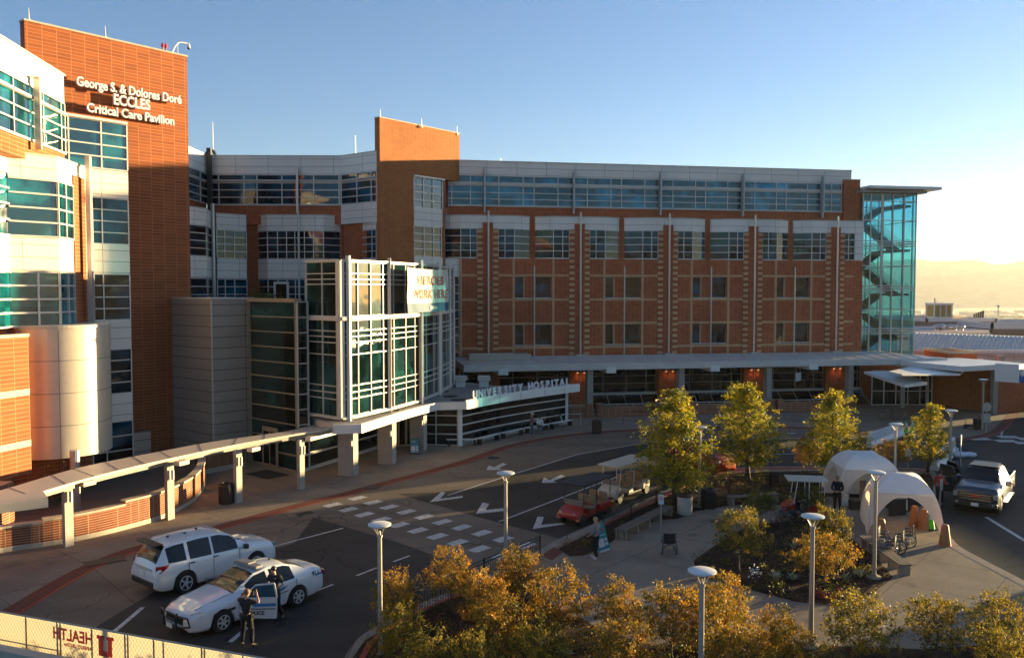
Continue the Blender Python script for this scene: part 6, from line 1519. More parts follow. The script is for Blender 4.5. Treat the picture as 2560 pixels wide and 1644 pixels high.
for s in (-1, 1):
    for yy in (-.4, .45): q = MB(); wheel_mesh(q, .16, .04, s*.25, 5, 0, 1, y=yy); q.build('wheel', [M['rubber'], M['chrome']], t)
q = MB(); q.box((0, 0, .26), (.5, 1.0, .12)); q.box((0, -.35, .4), (.4, .35, .25)); q.build('chassis', M['black'], t, bevel=.02)
q = MB(); q.box((0, -.3, .62), (.45, .42, .1)); q.box((0, -.5, .9), (.45, .1, .5)); q.build('seat', mat('red_vinyl', (.25, .02, .02), .5), t, bevel=.03)
q = MB(); q.tube([(0, .5, .3), (0, .38, .95)], .03, 8); q.tube([(-.25, .36, .95), (.25, .36, .95)], .018, 6); q.build('tiller', M['chrome'], t)
g = G(2446, 1074); q = MB(); q.lathe((0, 0, 0), [(.36, 0), (.4, .8), (.43, .82), (.40, .9), (.05, .92)], 20); o = q.build('black_bin', M['black']); o.location = (g.x, g.y, .016); tag(o, 'round black bin between the scooter and the farthest lamp post', 'bin')
# ================= trees and planting =================
def leafmat(name, cols, scale=1.6, trans=0.35):
    m = bpy.data.materials.new(name); m.use_nodes = True; nt = m.node_tree; b = nt.nodes['Principled BSDF']
    g = _n(nt, 'ShaderNodeNewGeometry')
    w = _n(nt, 'ShaderNodeTexNoise'); w.inputs['Scale'].default_value = scale; w.inputs['Detail'].default_value = 2; nt.links.new(g.outputs['Position'], w.inputs['Vector'])
    w2 = _n(nt, 'ShaderNodeTexWhiteNoise'); sn = _n(nt, 'ShaderNodeVectorMath', operation='SNAP'); sn.inputs[1].default_value = (0.11,) * 3
    nt.links.new(g.outputs['Position'], sn.inputs[0]); nt.links.new(sn.outputs[0], w2.inputs['Vector'])
    ad = _n(nt, 'ShaderNodeMath', operation='MULTIPLY_ADD'); ad.inputs[1].default_value = 0.55; nt.links.new(w2.outputs['Value'], ad.inputs[0])
    sb = _n(nt, 'ShaderNodeMath', operation='MULTIPLY_ADD'); sb.inputs[1].default_value = 1.6; sb.inputs[2].default_value = -0.55; nt.links.new(w.outputs['Fac'], sb.inputs[0]); nt.links.new(sb.outputs[0], ad.inputs[2])
    cr = _n(nt, 'ShaderNodeValToRGB'); els = cr.color_ramp.elements; els[0].color = (*cols[0], 1); els[1].color = (*cols[-1], 1)
    for i, c in enumerate(cols[1:-1]): e = els.new((i + 1) / (len(cols) - 1)); e.color = (*c, 1)
    nt.links.new(ad.outputs[0], cr.inputs[0]); nt.links.new(cr.outputs[0], b.inputs['Base Color']); b.inputs['Roughness'].default_value = 0.55; b.inputs['Specular IOR Level'].default_value = 0.35
    return translucent(m, trans)
M['leaf_g'] = leafmat('yellow_green_leaves', [(0.05, 0.075, 0.008), (0.14, 0.17, 0.012), (0.42, 0.33, 0.016), (0.66, 0.44, 0.02)], trans=0.42)
M['leaf_o'] = leafmat('gold_orange_leaves', [(0.06, 0.060, 0.008), (0.19, 0.14, 0.012), (0.42, 0.22, 0.014), (0.58, 0.25, 0.016)])
M['leaf_d'] = leafmat('dull_green_leaves', [(0.026, 0.042, 0.008), (0.06, 0.08, 0.012), (0.17, 0.15, 0.014), (0.34, 0.22, 0.016)])
M['leaf_m'] = leafmat('olive_gold_leaves', [(0.035, 0.045, 0.008), (0.11, 0.105, 0.012), (0.30, 0.21, 0.014), (0.50, 0.29, 0.018)])
M['leaf_r'] = leafmat('red_shrub_leaves', [(0.06, 0.03, 0.01), (0.16, 0.07, 0.015), (0.28, 0.06, 0.02), (0.30, 0.14, 0.02)])
M['bark'] = mat('grey_brown_bark', (0.085, 0.058, 0.040), 0.9, var=0.35, vscale=8, bump=0.6, bscale=25)
M['agave'] = mat('pale_agave', (0.32, 0.34, 0.20), 0.6, var=0.2, vscale=10)
def leaf_quad(mb, p, s, rng, mi=0):
    a = Vector((rng.gauss(0, 1), rng.gauss(0, 1), rng.gauss(0, 0.8))).normalized(); b = a.orthogonal().normalized(); c = a.cross(b)
    th = rng.random() * 2 * pi; u = b * cos(th) + c * sin(th); v = a.cross(u)
    L_ = s * rng.uniform(.75, 1.3); w_ = L_ * 0.55
    mb.add([p - u * L_ * .5, p + v * w_ * .5 + a * L_ * .08, p + u * L_ * .5, p - v * w_ * .5 + a * L_ * .08], [(0, 1, 2, 3)], mi)
def tree_meshes(seed, kind):
    rng = random.Random(seed); wd = MB(); lf_ = MB(); tips = []
    if kind == 'big': Ht, base, R_max, nb, leaf, per, cs_ = 5.5, 1.25, 1.75, 46, 0.115, 26, 0.22
    else: Ht, base, R_max, nb, leaf, per, cs_ = 2.45, 0.95, 1.15, 30, 0.085, 19, 0.16
    lean = Vector((rng.uniform(-.03, .03), rng.uniform(-.03, .03), 1))
    r0 = 0.10 if kind == 'big' else 0.05
    topz = Ht * (0.86 if kind == 'big' else .62)
    tr_pts = [Vector((lean.x * z_, lean.y * z_, z_)) + Vector((rng.uniform(-.03, .03), rng.uniform(-.03, .03), 0)) for z_ in [topz * k / 7 for k in range(8)]]
    wd.tube(tr_pts, [r0 * (1 - .8 * k / 7) * (1.35 if k == 0 else 1) for k in range(8)], 8)
    def env(t):  # crown radius at fraction t from base to top
        if kind == 'big': return R_max * (sin(pi * min(1, (t + .06) ** 0.62)) ** 0.75 if t < 1 else 0) * (1.0 - 0.25 * t)
        return R_max * (max(0, 1 - (abs(t - .42) / .62) ** 2.2)) ** 0.6
    lobes = [(rng.random() * 2 * pi, rng.uniform(.75, 1.15)) for _ in range(5)]
    for i in range(nb):
        t = (i + .5) / nb; az = i * 2.39996 + rng.uniform(-.3, .3)
        rad = env(t) * rng.uniform(.82, 1.12) * min(l[1] + .25 * abs(((az - l[0] + pi) % (2 * pi)) - pi) / pi for l in lobes)
        zc = base + (Ht - base) * t
        zs_ = max(base * .75, zc - rad * (0.75 if kind == 'big' else .45)); st_ = tr_pts[min(7, int(zs_ / topz * 7))].copy(); st_.z = min(zs_, topz)
        en = Vector((cos(az) * rad, sin(az) * rad, zc + rng.uniform(-.1, .1))) + Vector((lean.x * zc, lean.y * zc, 0))
        mid = st_.lerp(en, .5) + Vector((rng.uniform(-.08, .08), rng.uniform(-.08, .08), -0.04 * rad if kind == 'big' else .08))
        q1_ = st_.lerp(mid, .5) + Vector((0, 0, -.03)); q2_ = mid.lerp(en, .5) + Vector((rng.uniform(-.06, .06), rng.uniform(-.06, .06), .03))
        rb = r0 * .36 * (1 - .5 * t); wd.tube([st_, q1_, mid, q2_, en], [rb, rb * .8, rb * .55, rb * .35, rb * .15], 5)
        nodes = [q2_, en, mid.lerp(en, .75)] + ([mid] if rad > .7 else []) + ([mid.lerp(st_, .4)] if kind == 'big' and rng.random() < .6 else [])
        for nd in nodes:
            for _ in range(2 if kind == 'big' else 2):
                tw = nd + Vector((rng.gauss(0, cs_ * 1.1), rng.gauss(0, cs_ * 1.1), rng.gauss(0.04, cs_ * .8)))
                wd.bar(nd, tw, 0.008, 0.008)
                sc_ = cs_ * rng.uniform(.55, 1.0)
                for _k in range(per):
                    p = tw + Vector((rng.gauss(0, sc_ * .62), rng.gauss(0, sc_ * .62), rng.gauss(0, sc_ * .5)))
                    leaf_quad(lf_, p, leaf, rng)
    # leader tips
    for _k in range(per * (4 if kind == 'big' else 1)):
        p = Vector((lean.x * Ht, lean.y * Ht, Ht - .15)) + Vector((rng.gauss(0, .13), rng.gauss(0, .13), rng.gauss(0, .22))); leaf_quad(lf_, p, leaf, rng)
    return wd, lf_
def make_tree(seed, kind, lm):
    t = thing('tree', 'x', 'tree', (0, 0, 0)); wd, lf_ = tree_meshes(seed, kind)
    wd.build('trunk', M['bark'], t, smooth=True); lf_.build('crown', M[lm], t); return t
protos = {}
for k, (seed, kind, lm) in {'b0': (11, 'big', 'leaf_g'), 'b1': (23, 'big', 'leaf_g'), 'b2': (37, 'big', 'leaf_g'), 'b3': (41, 'big', 'leaf_g'), 's0': (5, 'small', 'leaf_o'), 's1': (6, 'small', 'leaf_o'), 's2': (8, 'small', 'leaf_o'), 'g0': (9, 'small', 'leaf_d'), 'g1': (15, 'small', 'leaf_d'), 'm0': (18, 'small', 'leaf_m'), 'm1': (19, 'small', 'leaf_m')}.items():
    protos[k] = [make_tree(seed, kind, lm), False]
def place_tree(key, loc, rz, sc, label, group):
    pr_, used = protos[key]
    if not used:
        protos[key][1] = True; pr_.location = loc; pr_.rotation_euler = (0, 0, rz); pr_.scale = sc; pr_['label'] = label; pr_['group'] = group
    else: dup(pr_, loc, rz, label, group, scale=sc)
GB = 'row of tall trees on the island'
for key, x, y, hpx, rz, w, lab in (('b0', 1685, 1264, 982, .5, 1.05, 'tall tree with a dark lower crown and golden top beside the golf carts'), ('b1', 1870, 1200, 966, 2.1, 1.18, 'tall round yellow green tree in the middle of the island row, sunlit all over'), ('b2', 2085, 1196, 984, 4.0, 1.12, 'tall yellow tree just left of the farther white tent'), ('b3', 2320, 1180, 1014, 1.2, .88, 'rightmost tall yellow tree, the smallest of the row, near the white barriers')):
    g = GI(x, y); top_ = atY(x, hpx, g.y).z; s_ = (top_ - IZ) / 5.55
    place_tree(key, (g.x, g.y, IZ), rz, (w * 1.16 * s_ * (5.5 / (top_ - IZ)) ** 0.35, w * 1.16 * s_ * (5.5 / (top_ - IZ)) ** 0.35, s_), lab, GB)
GS = 'small ornamental trees'
def stree(key, cx_, cy_, wpx, rz, lab, foot=None, zc=1.62):
    g = GI(*foot) if foot else G(cx_, cy_, IZ + zc); s_ = wpx * (g.y / F) / 2.95
    hs = 1.0
    if foot: zt = atY(cx_, cy_, g.y).z - IZ; hs = zt / 1.6
    place_tree(key, (g.x, g.y, IZ), rz, (s_, s_, hs if foot else max(.8, min(1.15, s_ ** .5))), lab, GS)
for a_ in (('s0', 989, 1468, 150, .3, 'small golden tree behind the street lamp near the police cars'), ('s1', 1129, 1414, 160, 1.3, 'small golden tree with a thin trunk standing alone on the kerb by the crosswalk'), ('s2', 1294, 1412, 165, 2.2, 'small golden tree at the foot of the crosswalk lamp'),
           ('s0', 1209, 1476, 180, 3.9, 'broad golden tree below the one at the crosswalk lamp'), ('s1', 1385, 1481, 215, 5.0, 'broad golden tree spreading over the path left of centre'), ('m1', 1000, 1556, 165, .9, 'dull green tree above the curved red kerb at bottom left'),
           ('m0', 1072, 1622, 180, 2.9, 'dark green tree at the bottom edge near the curved red kerb'), ('s2', 1248, 1545, 210, .2, 'dark golden tree in the bed below the broad golden trees'), ('m0', 1345, 1596, 190, 3.3, 'shaded green tree at the bottom edge left of the nearest lamp post'),
           ('s0', 1552, 1492, 165, 1.9, 'golden tree with a visible dark trunk between path and lamp'), ('s2', 1680, 1522, 215, 2.7, 'golden tree just left of the nearest lamp post'),
           ('s1', 1805, 1482, 175, 0.1, 'golden tree right of the nearest lamp head, reaching over the path'), ('s0', 1790, 1545, 215, 5.2, 'golden tree below and right of the nearest lamp post'), ('s2', 1945, 1556, 150, 1.0, 'sparse orange tree with bare branches left of the second nearest lamp post'),
           ('s1', 1985, 1600, 170, 3.0, 'orange tree at the bottom edge by the second nearest lamp post'), ('m1', 2148, 1545, 225, 4.4, 'wide yellow green tree right of the second nearest lamp post'), ('m0', 2345, 1530, 190, 5.6, 'wide green tree with golden top at the lower right'),
           ('m1', 2498, 1520, 170, .7, 'dark green tree at the right edge beyond the paved corner'), ('m0', 2500, 1597, 180, 2.0, 'green and gold tree in the bottom right corner'), 
           ('s2', 1560, 1612, 230, 4.9, 'orange tree at the bottom edge under the golden trunked tree'), ('s0', 1850, 1622, 230, .4, 'orange tree at the bottom edge right of the nearest lamp post'), ('m1', 1190, 1625, 190, 1.1, 'dark shaded tree at the bottom edge under the dark golden tree')):
    stree(*a_)
for a_ in (('m0', 1850, 1328, 165, .8, 'green topped tree at the left end of the central bed', (1847, 1430)), ('s1', 2074, 1384, 185, 2.6, 'orange brown tree with a pale trunk in the central bed', (2062, 1468)), ('m0', 2092, 1315, 130, 4.2, 'green tree behind the second nearest lamp head in the central bed', (2078, 1400)),
           ('g1', 1898, 1255, 110, 1.5, 'low dark green tree in front of the dark shaded bench', (1900, 1312)), ('g0', 2030, 1246, 95, 3.0, 'dark green tree hiding the red garden cart', (2030, 1300)), ('s0', 1796, 1166, 72, .2, 'small orange tree right of the dark crowned tree', (1770, 1228)),
           ('s1', 2012, 1128, 70, 2.0, 'small orange tree left of the tall tree by the tents', (2018, 1190)), ('s2', 2238, 1130, 110, 3.1, 'loose orange tree between the two tents and the barrier', (2232, 1184))):
    stree(a_[0], a_[1], a_[2], a_[3], a_[4], a_[5], a_[6])
for key, (o, used) in protos.items():
    if not used:
        for ch in list(o.children): bpy.data.objects.remove(ch)
        bpy.data.objects.remove(o)
# sunken garden plant at the left
q = MB(); rng = random.Random(3)
for _ in range(900): leaf_quad(q, Vector((rng.gauss(0, .45), rng.gauss(0, .45), 1.1 + rng.gauss(0, .45))), .1, rng)
g = G(118, 1290); o = q.build('shrub', M['leaf_d']); o.location = (g.x, g.y + 1.2, 0.1); tag(o, 'dark leafy shrub behind the curved brick wall under the drum', 'shrub')
q = MB()
for _ in range(700): leaf_quad(q, Vector((rng.gauss(0, .7), rng.gauss(0, .3), .5 + abs(rng.gauss(0, .3)))), .12, rng)
v = atY(655, 740, 66); o = q.build('shrub', M['leaf_d']); o.location = (v.x, 66, 9.6); tag(o, 'dark planting on the roof terrace beside the terrace door', 'shrub')
# agaves
def make_agave(seed):
    rng = random.Random(seed); q = MB()
    for i in range(26):
        az = i * 2.4; el = rng.uniform(.5, 1.35); L_ = rng.uniform(.28, .45); d = Vector((cos(az) * cos(el), sin(az) * cos(el), sin(el))); sd_ = d.cross(Vector((0, 0, 1))).normalized() * .022
        m_ = d * L_ * .5 + Vector((0, 0, .02)); e = d * L_ - Vector((0, 0, .05)); q.add([-sd_ * .7, sd_ * .7, m_ + sd_, e, m_ - sd_], [(0, 1, 2, 4), (4, 2, 3)])
    return q
for i, (x, y, s_, lab) in enumerate(((1940, 1452, 1.15, 'brightest sunlit agave in the lower middle of the central bed'), (1980, 1450, 1.0, 'thin leaved agave right of the brightest one'), (2114, 1452, 1.0, 'pale agave left of the lamp post foot'), (2150, 1444, 1.05, 'yellowish agave touching the round lamp foot'), (1984, 1372, 1.0, 'shaded agave in the middle of the central bed'), (1420, 1640, .8, 'agave at the bottom edge'))):
    o = make_agave(i).build('agave', M['agave']); g = GI(x, y); o.location = (g.x, g.y, IZ + .01); o.scale = (s_,) * 3; tag(o, lab, 'agave', 'agaves in the beds')
# ground cover, litter
def in_poly(p, P):
    c = False; j = len(P) - 1
    for i in range(len(P)):
        if (P[i][1] > p[1]) != (P[j][1] > p[1]) and p[0] < (P[j][0] - P[i][0]) * (p[1] - P[i][1]) / (P[j][1] - P[i][1]) + P[i][0]: c = not c
        j = i
    return c
beds = {'a': gp([(700, 1900), (858, 1700), (884, 1640), (912, 1600), (960, 1572), (1045, 1530), (1130, 1496), (1225, 1455), (1297, 1420), (1330, 1444), (1385, 1520), (1500, 1568), (1560, 1596), (1640, 1612), (1720, 1590), (1870, 1580), (2050, 1612), (2300, 1622), (2560, 1606), (2750, 1640), (2900, 1900)], IZ),
        'b': gp([(1394, 1372), (1470, 1334), (1600, 1273), (1738, 1207), (1790, 1190), (1845, 1182), (2058, 1180), (2325, 1185), (2330, 1250), (2250, 1250), (2180, 1215), (2040, 1240), (1960, 1262), (1830, 1262), (1740, 1277), (1640, 1300), (1560, 1330), (1425, 1390)], IZ),
        'c': gp([(1735, 1400), (1782, 1367), (1850, 1325), (1905, 1308), (2060, 1300), (2120, 1337), (2187, 1393), (2232, 1440), (2162, 1497), (2100, 1515), (1987, 1503), (1865, 1471), (1770, 1447)], IZ)}
rng = random.Random(77)
def scatter(P, n_, fn):
    x0, x1 = min(p[0] for p in P), max(p[0] for p in P); y0, y1 = min(p[1] for p in P), max(p[1] for p in P); k = 0; tries = 0
    while k < n_ and tries < n_ * 30:
        tries += 1; p = (rng.uniform(x0, x1), rng.uniform(y0, y1))
        if in_poly(p, P) and abs(p[0]) < p[1] * .64 + 1 and p[1] > 16: fn(p); k += 1
gcv = MB(); lit = MB(); rd = MB()
def tuft(p, mb_=None, big=1.0):
    mb_ = mb_ or gcv; r_ = rng.uniform(.12, .34) * big
    for _ in range(int(38 * big)): leaf_quad(mb_, Vector((p[0] + rng.gauss(0, r_ * .6), p[1] + rng.gauss(0, r_ * .6), IZ + .03 + abs(rng.gauss(0, r_ * .55)))), .075, rng)
scatter(beds['a'], 330, lambda p: tuft(p, gcv if rng.random() < .72 else rd, rng.uniform(.8, 1.7))); scatter(beds['b'], 130, lambda p: tuft(p, gcv if rng.random() < .8 else rd)); scatter(beds['c'], 85, lambda p: tuft(p))
tag(gcv.build('ground_cover', M['leaf_d']), kind='stuff'); tag(rd.build('low_shrubs', M['leaf_r']), kind='stuff')
def chip(p): leaf_quad(lit, Vector((p[0], p[1], IZ + .022)), .09, rng)
for P, n_ in ((beds['a'], 2600), (beds['b'], 1500), (beds['c'], 2600)): scatter(P, n_, chip)
tag(lit.build('bark_chips', mat('bark_chip', (0.10, 0.06, 0.035), 0.9, var=.5, vscale=4)), kind='stuff')
fl_ = MB()
def lf2(p): 
    leaf_quad(fl_, Vector((p[0], p[1], IZ + .012)), .05, rng)
scatter(gp([(1300, 1420), (1500, 1380), (1740, 1285), (2040, 1260), (2350, 1290), (2560, 1460), (2560, 1600), (1900, 1580), (1600, 1590)], IZ), 260, lf2)
tag(fl_.build('fallen_leaves', M['leaf_o']), kind='stuff')
# little white flowers and red plants in the central bed
q = MB(); rr_ = MB()
for _ in range(40): p = GI(1885 + rng.gauss(0, 9), 1442 + rng.gauss(0, 7)); q.ball((p.x, p.y, IZ + rng.uniform(.1, .3)), .025, 6, 4)
tag(q.build('white_flowers', M['plasticw']), kind='stuff')
for x, y in ((2046, 1490), (2060, 1497), (2095, 1490), (2108, 1494), (2085, 1500)):
    p = GI(x, y)
    for _ in range(60): leaf_quad(rr_, Vector((p.x + rng.gauss(0, .08), p.y + rng.gauss(0, .08), IZ + .04 + abs(rng.gauss(0, .12)))), .06, rng)
tag(rr_.build('red_bedding', mat('red_leaves', (0.35, 0.02, 0.015), .6)), kind='stuff')
# ================= vehicles =================
M['carwhite'] = mat('white_car_paint', (0.68, 0.68, 0.68), 0.25, coat=0.8); M['carred'] = mat('red_car_paint', (0.42, 0.015, 0.01), 0.3, coat=0.7)
M['cardark'] = mat('dark_blue_truck_paint', (0.008, 0.012, 0.020), 0.38, coat=0.35); M['carglass'] = mat('car_window_glass', (0.004, 0.006, 0.009), 0.16, ior=1.45)
M['cream'] = mat('cream_plastic', (0.56, 0.47, 0.35), 0.45, var=0.05); M['tanvinyl'] = mat('tan_vinyl', (0.30, 0.20, 0.11), 0.55)
M['taillight'] = mat('red_tail_lamp', (0.35, 0.01, 0.012), 0.2, coat=.5); M['headlight'] = mat('clear_head_lamp', (0.45, 0.45, 0.42), 0.12, metal=.5); M['alloy'] = mat('alloy_wheel', (0.58, 0.57, 0.55), 0.35, metal=.25); M['bluestripe'] = mat('blue_car_stripe', (0.02, 0.20, 0.45), 0.35)
def interp(st, x):
    for a, b in zip(st, st[1:]):
        if a[0] >= x >= b[0]:
            t = (a[0] - x) / (a[0] - b[0] + 1e-9); t2 = t * t * (3 - 2 * t) * .5 + t * .5
            return [x] + [a[i] + (b[i] - a[i]) * t2 for i in range(1, len(a))]
    return list(st[-1])
def car_shell(t, st, paint, wins, ws, rw, wheels, wr, n=64):
    """st: stations (x, z_bottom, z_belt, halfwidth, z_top, halfwidth_top); wins: side glass x ranges; ws/rw: windscreen and rear glass x ranges"""
    x0, x1 = st[0][0], st[-1][0]; xs_ = sorted(set([x0 + (x1 - x0) * i / n for i in range(n + 1)] + [v for w in wins + [ws, rw] for v in w]), reverse=True)
    rows = []
    for x in xs_:
        _, zb, zl, w, zt, wt = interp(st, x)
        arch = zb
        for wx in wheels:
            d = abs(x - wx)
            if d < wr * 1.16: arch = max(arch, wr + math.sqrt((wr * 1.16) ** 2 - d * d))
        za = min(arch, zl - .12)
        zm = max(za + .02, zb + (zl - zb) * .55); g = zt - zl
        wi = w - .09 * max(0, 1 - abs(x - (x0 + x1) / 2) / 3)
        half = [(w * .93, za), (w, za + (zm - za) * .25), (w * 1.0, zm), (w * .985, zl - .06), (w * .955 if g > .1 else w * .93, zl), (wt, zt - min(.07, .2 * g + .015)), (wt * .92, zt - .02), (wt * .55, zt + .012), (0, zt + .022)]
        rows.append((x, half, g))
    body = MB(); gls = {}
    m = len(rows[0][1])
    for i in range(len(rows) - 1):
        xa, ha, ga = rows[i]; xb, hb, gb_ = rows[i + 1]; xm = (xa + xb) / 2
        for j in range(m - 1):
            for s in (1, -1):
                P = [Vector((xa, s * ha[j][0], ha[j][1])), Vector((xb, s * hb[j][0], hb[j][1])), Vector((xb, s * hb[j+1][0], hb[j+1][1])), Vector((xa, s * ha[j+1][0], ha[j+1][1]))]
                if s < 0: P = P[::-1]
                key = None
                if j == 4:
                    for k, (a, b) in enumerate(wins):
                        if a >= xm >= b and min(ga, gb_) > .1: key = 'side%d%s' % (k, s)
                elif j >= 6:
                    if ws[0] >= xm >= ws[1]: key = 'ws'
                    elif rw[0] >= xm >= rw[1]: key = 'rw'
                (gls.setdefault(key, MB()) if key else body).quad(P[3], P[2], P[1], P[0]) if True else None
    # end caps
    for (x, h, g), flip in ((rows[0], False), (rows[-1], True)):
        vs = [Vector((x, p[0], p[1])) for p in h] + [Vector((x, -p[0], p[1])) for p in h[::-1][1:]]
        f_ = list(range(len(vs))); body.add(vs, [f_ if not flip else f_[::-1]])
    bo = body.build('body', paint, t, smooth='auto')
    try:
        bm_ = bmesh.new(); bm_.from_mesh(bo.data); bmesh.ops.remove_doubles(bm_, verts=bm_.verts, dist=1e-4); bmesh.ops.recalc_face_normals(bm_, faces=bm_.faces); bm_.to_mesh(bo.data); bm_.free(); bo.data.polygons.foreach_set('use_smooth', [True] * len(bo.data.polygons)); bo.data.set_sharp_from_angle(angle=radians(32))
    except Exception: pass
    for k, g in gls.items():
        nm = {'ws': 'windscreen', 'rw': 'rear_window'}.get(k, 'side_window'); o = g.build(nm, M['carglass'], t, smooth=True)
    q = MB(); xm0, xm1 = x0 - .12, x1 + .12
    q.box(((xm0 + xm1) / 2, 0, st[len(st)//2][1] + .06), (abs(xm0 - xm1) - .3, st[len(st)//2][3] * 1.7, .16)); 
    for wx in wheels: q.cyl((wx, -st[len(st)//2][3] + .05, wr), (wx, st[len(st)//2][3] - .05, wr), wr * 1.12, n=24)
    q.build('underbody', M['black'], t)
    return bo
def wheels_of(t, wheels, wr, wy, spokes=6):
    for wx in wheels:
        for s in (-1, 1):
            q = MB(); q.lathe((wx, s * wy, wr), [(wr * .62, -.11), (wr * .95, -.11), (wr, -.07), (wr, .07), (wr * .95, .11), (wr * .62, .11)], 28, axis=(0, s, 0)); wo = q.build('wheel', M['rubber'], t, smooth='auto')
            q = MB(); q.lathe((wx, s * (wy + .02), wr), [(wr * .60, .09), (wr * .66, .118), (wr * .585, .122)], 28, axis=(0, s, 0), caps=False); q.cyl((wx, s * (wy + .08), wr), (wx, s * (wy + .145), wr), wr * .18, n=12)
            for k in range(spokes):
                a = 2 * pi * k / spokes; q.bar((wx, s * (wy + .125), wr), (wx + wr * .6 * cos(a), s * (wy + .125), wr + wr * .6 * sin(a)), wr * .16, .03, up=Vector((0, 1, 0)))
            q.build('rim', M['alloy'], wo)
            q = MB(); q.cyl((wx, s * (wy + .08), wr), (wx, s * (wy + .113), wr), wr * .6, n=20); q.build('hub', M['black'], wo)
sed_st = [(2.58, .34, .56, .58, .60, .42), (2.50, .24, .66, .76, .72, .58), (2.28, .20, .76, .87, .84, .70), (1.9, .20, .84, .94, .95, .76), (1.3, .20, .90, .965, 1.03, .78), (1.0, .20, .94, .965, 1.07, .79), (.62, .20, .96, .965, 1.25, .70), (.12, .20, .97, .965, 1.47, .62), (-.4, .20, .98, .965, 1.53, .61), (-1.0, .20, .99, .965, 1.50, .60), (-1.4, .20, 1.0, .96, 1.38, .60), (-1.95, .21, 1.02, .95, 1.14, .72), (-2.35, .24, 1.02, .90, 1.10, .74), (-2.55, .30, .92, .82, 1.03, .68), (-2.62, .42, .75, .72, .80, .60)]
suv_st = [(2.50, .40, .66, .60, .74, .46), (2.42, .28, .80, .82, .90, .64), (2.2, .24, .90, .93, 1.02, .76), (1.6, .24, 1.0, .985, 1.12, .82), (1.2, .24, 1.05, .99, 1.17, .82), (.9, .24, 1.07, .99, 1.32, .76), (.42, .24, 1.09, .99, 1.64, .70), (0, .24, 1.10, .99, 1.74, .70), (-.8, .24, 1.12, .99, 1.77, .70), (-1.7, .24, 1.15, .98, 1.74, .69), (-2.02, .25, 1.17, .97, 1.69, .67), (-2.28, .28, 1.12, .94, 1.36, .76), (-2.42, .34, .95, .90, 1.08, .78), (-2.50, .40, .78, .84, .88, .74)]
HD = radians(232)
def finish(t, x, y, rz, z=.012): t.location = (x, y, z); t.rotation_euler = (0, 0, rz)
# --- police sedan
gl_f, gl_r = G(553, 1579), G(742, 1513); hd = (gl_f - gl_r); hd.z = 0; hd.normalize(); lft = Vector((-hd.y, hd.x, 0)); rzs = math.atan2(hd.y, hd.x)
c = (gl_f + gl_r) / 2 - lft * .86 - hd * .06
ps = thing('police_sedan', 'white police sedan with a blue side stripe, black push bar and driver door open', 'police car', (0, 0, 0))
car_shell(ps, sed_st, M['carwhite'], [(.55, -.28), (-.40, -1.28)], (1.0, .14), (-1.12, -1.92), (1.50, -1.37), .345); wheels_of(ps, (1.50, -1.37), .345, .87)
q = MB(); q.add([(.92, .975, .28), (-.30, .975, .28), (-.30, .985, .93), (.60, .985, .93), (.92, .98, .80)], [(0, 4, 3, 2, 1)]); q.build('door_opening', M['black'], ps)
# open driver door, hinged at its front edge
dth = radians(52); hx, hy = .90, .97
def dpt(u, off, z): # u distance back from hinge along the open door
    dx, dy = -cos(dth), sin(dth); nx_, ny_ = sin(dth), cos(dth); return Vector((hx + dx * u + nx_ * off, hy + dy * u + ny_ * off, z))
def dslab(q, pts, o0, o1, mi=0):
    n_ = len(pts); vs = [dpt(u, o0, z) for u, z in pts] + [dpt(u, o1, z) for u, z in pts]; q.add(vs, [tuple(range(n_)), tuple(range(2*n_-1, n_-1, -1))] + [(i, n_ + i, n_ + (i+1) % n_, (i+1) % n_) for i in range(n_)], mi)
q = MB(); dslab(q, [(0, .30), (1.18, .30), (1.2, .60), (1.2, .97), (0.02, .93)], -.05, .05); 
for a_, b_ in (((.04, .93), (.52, 1.36)), ((.52, 1.36), (1.12, 1.42)), ((1.12, 1.42), (1.2, .97))): q.bar(dpt(a_[0], 0, a_[1]), dpt(b_[0], 0, b_[1]), .045, .045)
dr_ = q.build('door', M['carwhite'], ps, smooth='auto')
q = MB(); dslab(q, [(.1, .95), (.54, 1.34), (1.08, 1.40), (1.16, .98)], -.006, .006); q.build('door_glass', mat('door_window', (.02, .09, .14), .03, ior=2.0), dr_)
q = MB(); dslab(q, [(.04, .36), (1.14, .36), (1.14, .88), (.04, .86)], -.075, -.052); q.build('door_lining', M['black'], dr_)
q = MB(); dslab(q, [(.05, .66), (1.18, .70), (1.18, .80), (.05, .74)], .052, .056); q.build('stripe', M['bluestripe'], dr_)
q = MB(); dslab(q, [(.05, .58), (1.18, .60), (1.18, .63), (.05, .61)], .052, .056); q.build('pinstripe', M['black'], dr_)
M['blacktext'] = mat('black_lettering', (.015, .015, .015), .5)
me = text_mesh('POLICE', .17, .004, M['blacktext'], 'letters', .006)
def local_text(me, par, P, ux, up):
    ux = Vector(ux).normalized(); up = Vector(up).normalized(); n = ux.cross(up); o = bpy.data.objects.new(me.name, me); COL.objects.link(o); o.parent = par
    o.matrix_local = Matrix(((ux.x, up.x, n.x, P[0]), (ux.y, up.y, n.y, P[1]), (ux.z, up.z, n.z, P[2]), (0, 0, 0, 1))); return o
ux_ = dpt(0, 0, 0) - dpt(1, 0, 0); local_text(me, dr_, dpt(.25, .06, .42), dpt(1, 0, 0) - dpt(0, 0, 0), (0, 0, 1))
me = text_mesh('911', .20, .004, M['blacktext'], 'letters', .006); local_text(me, ps, (-1.98, .962, .90), (-1, -.02, 0), (0, -.1, 1))
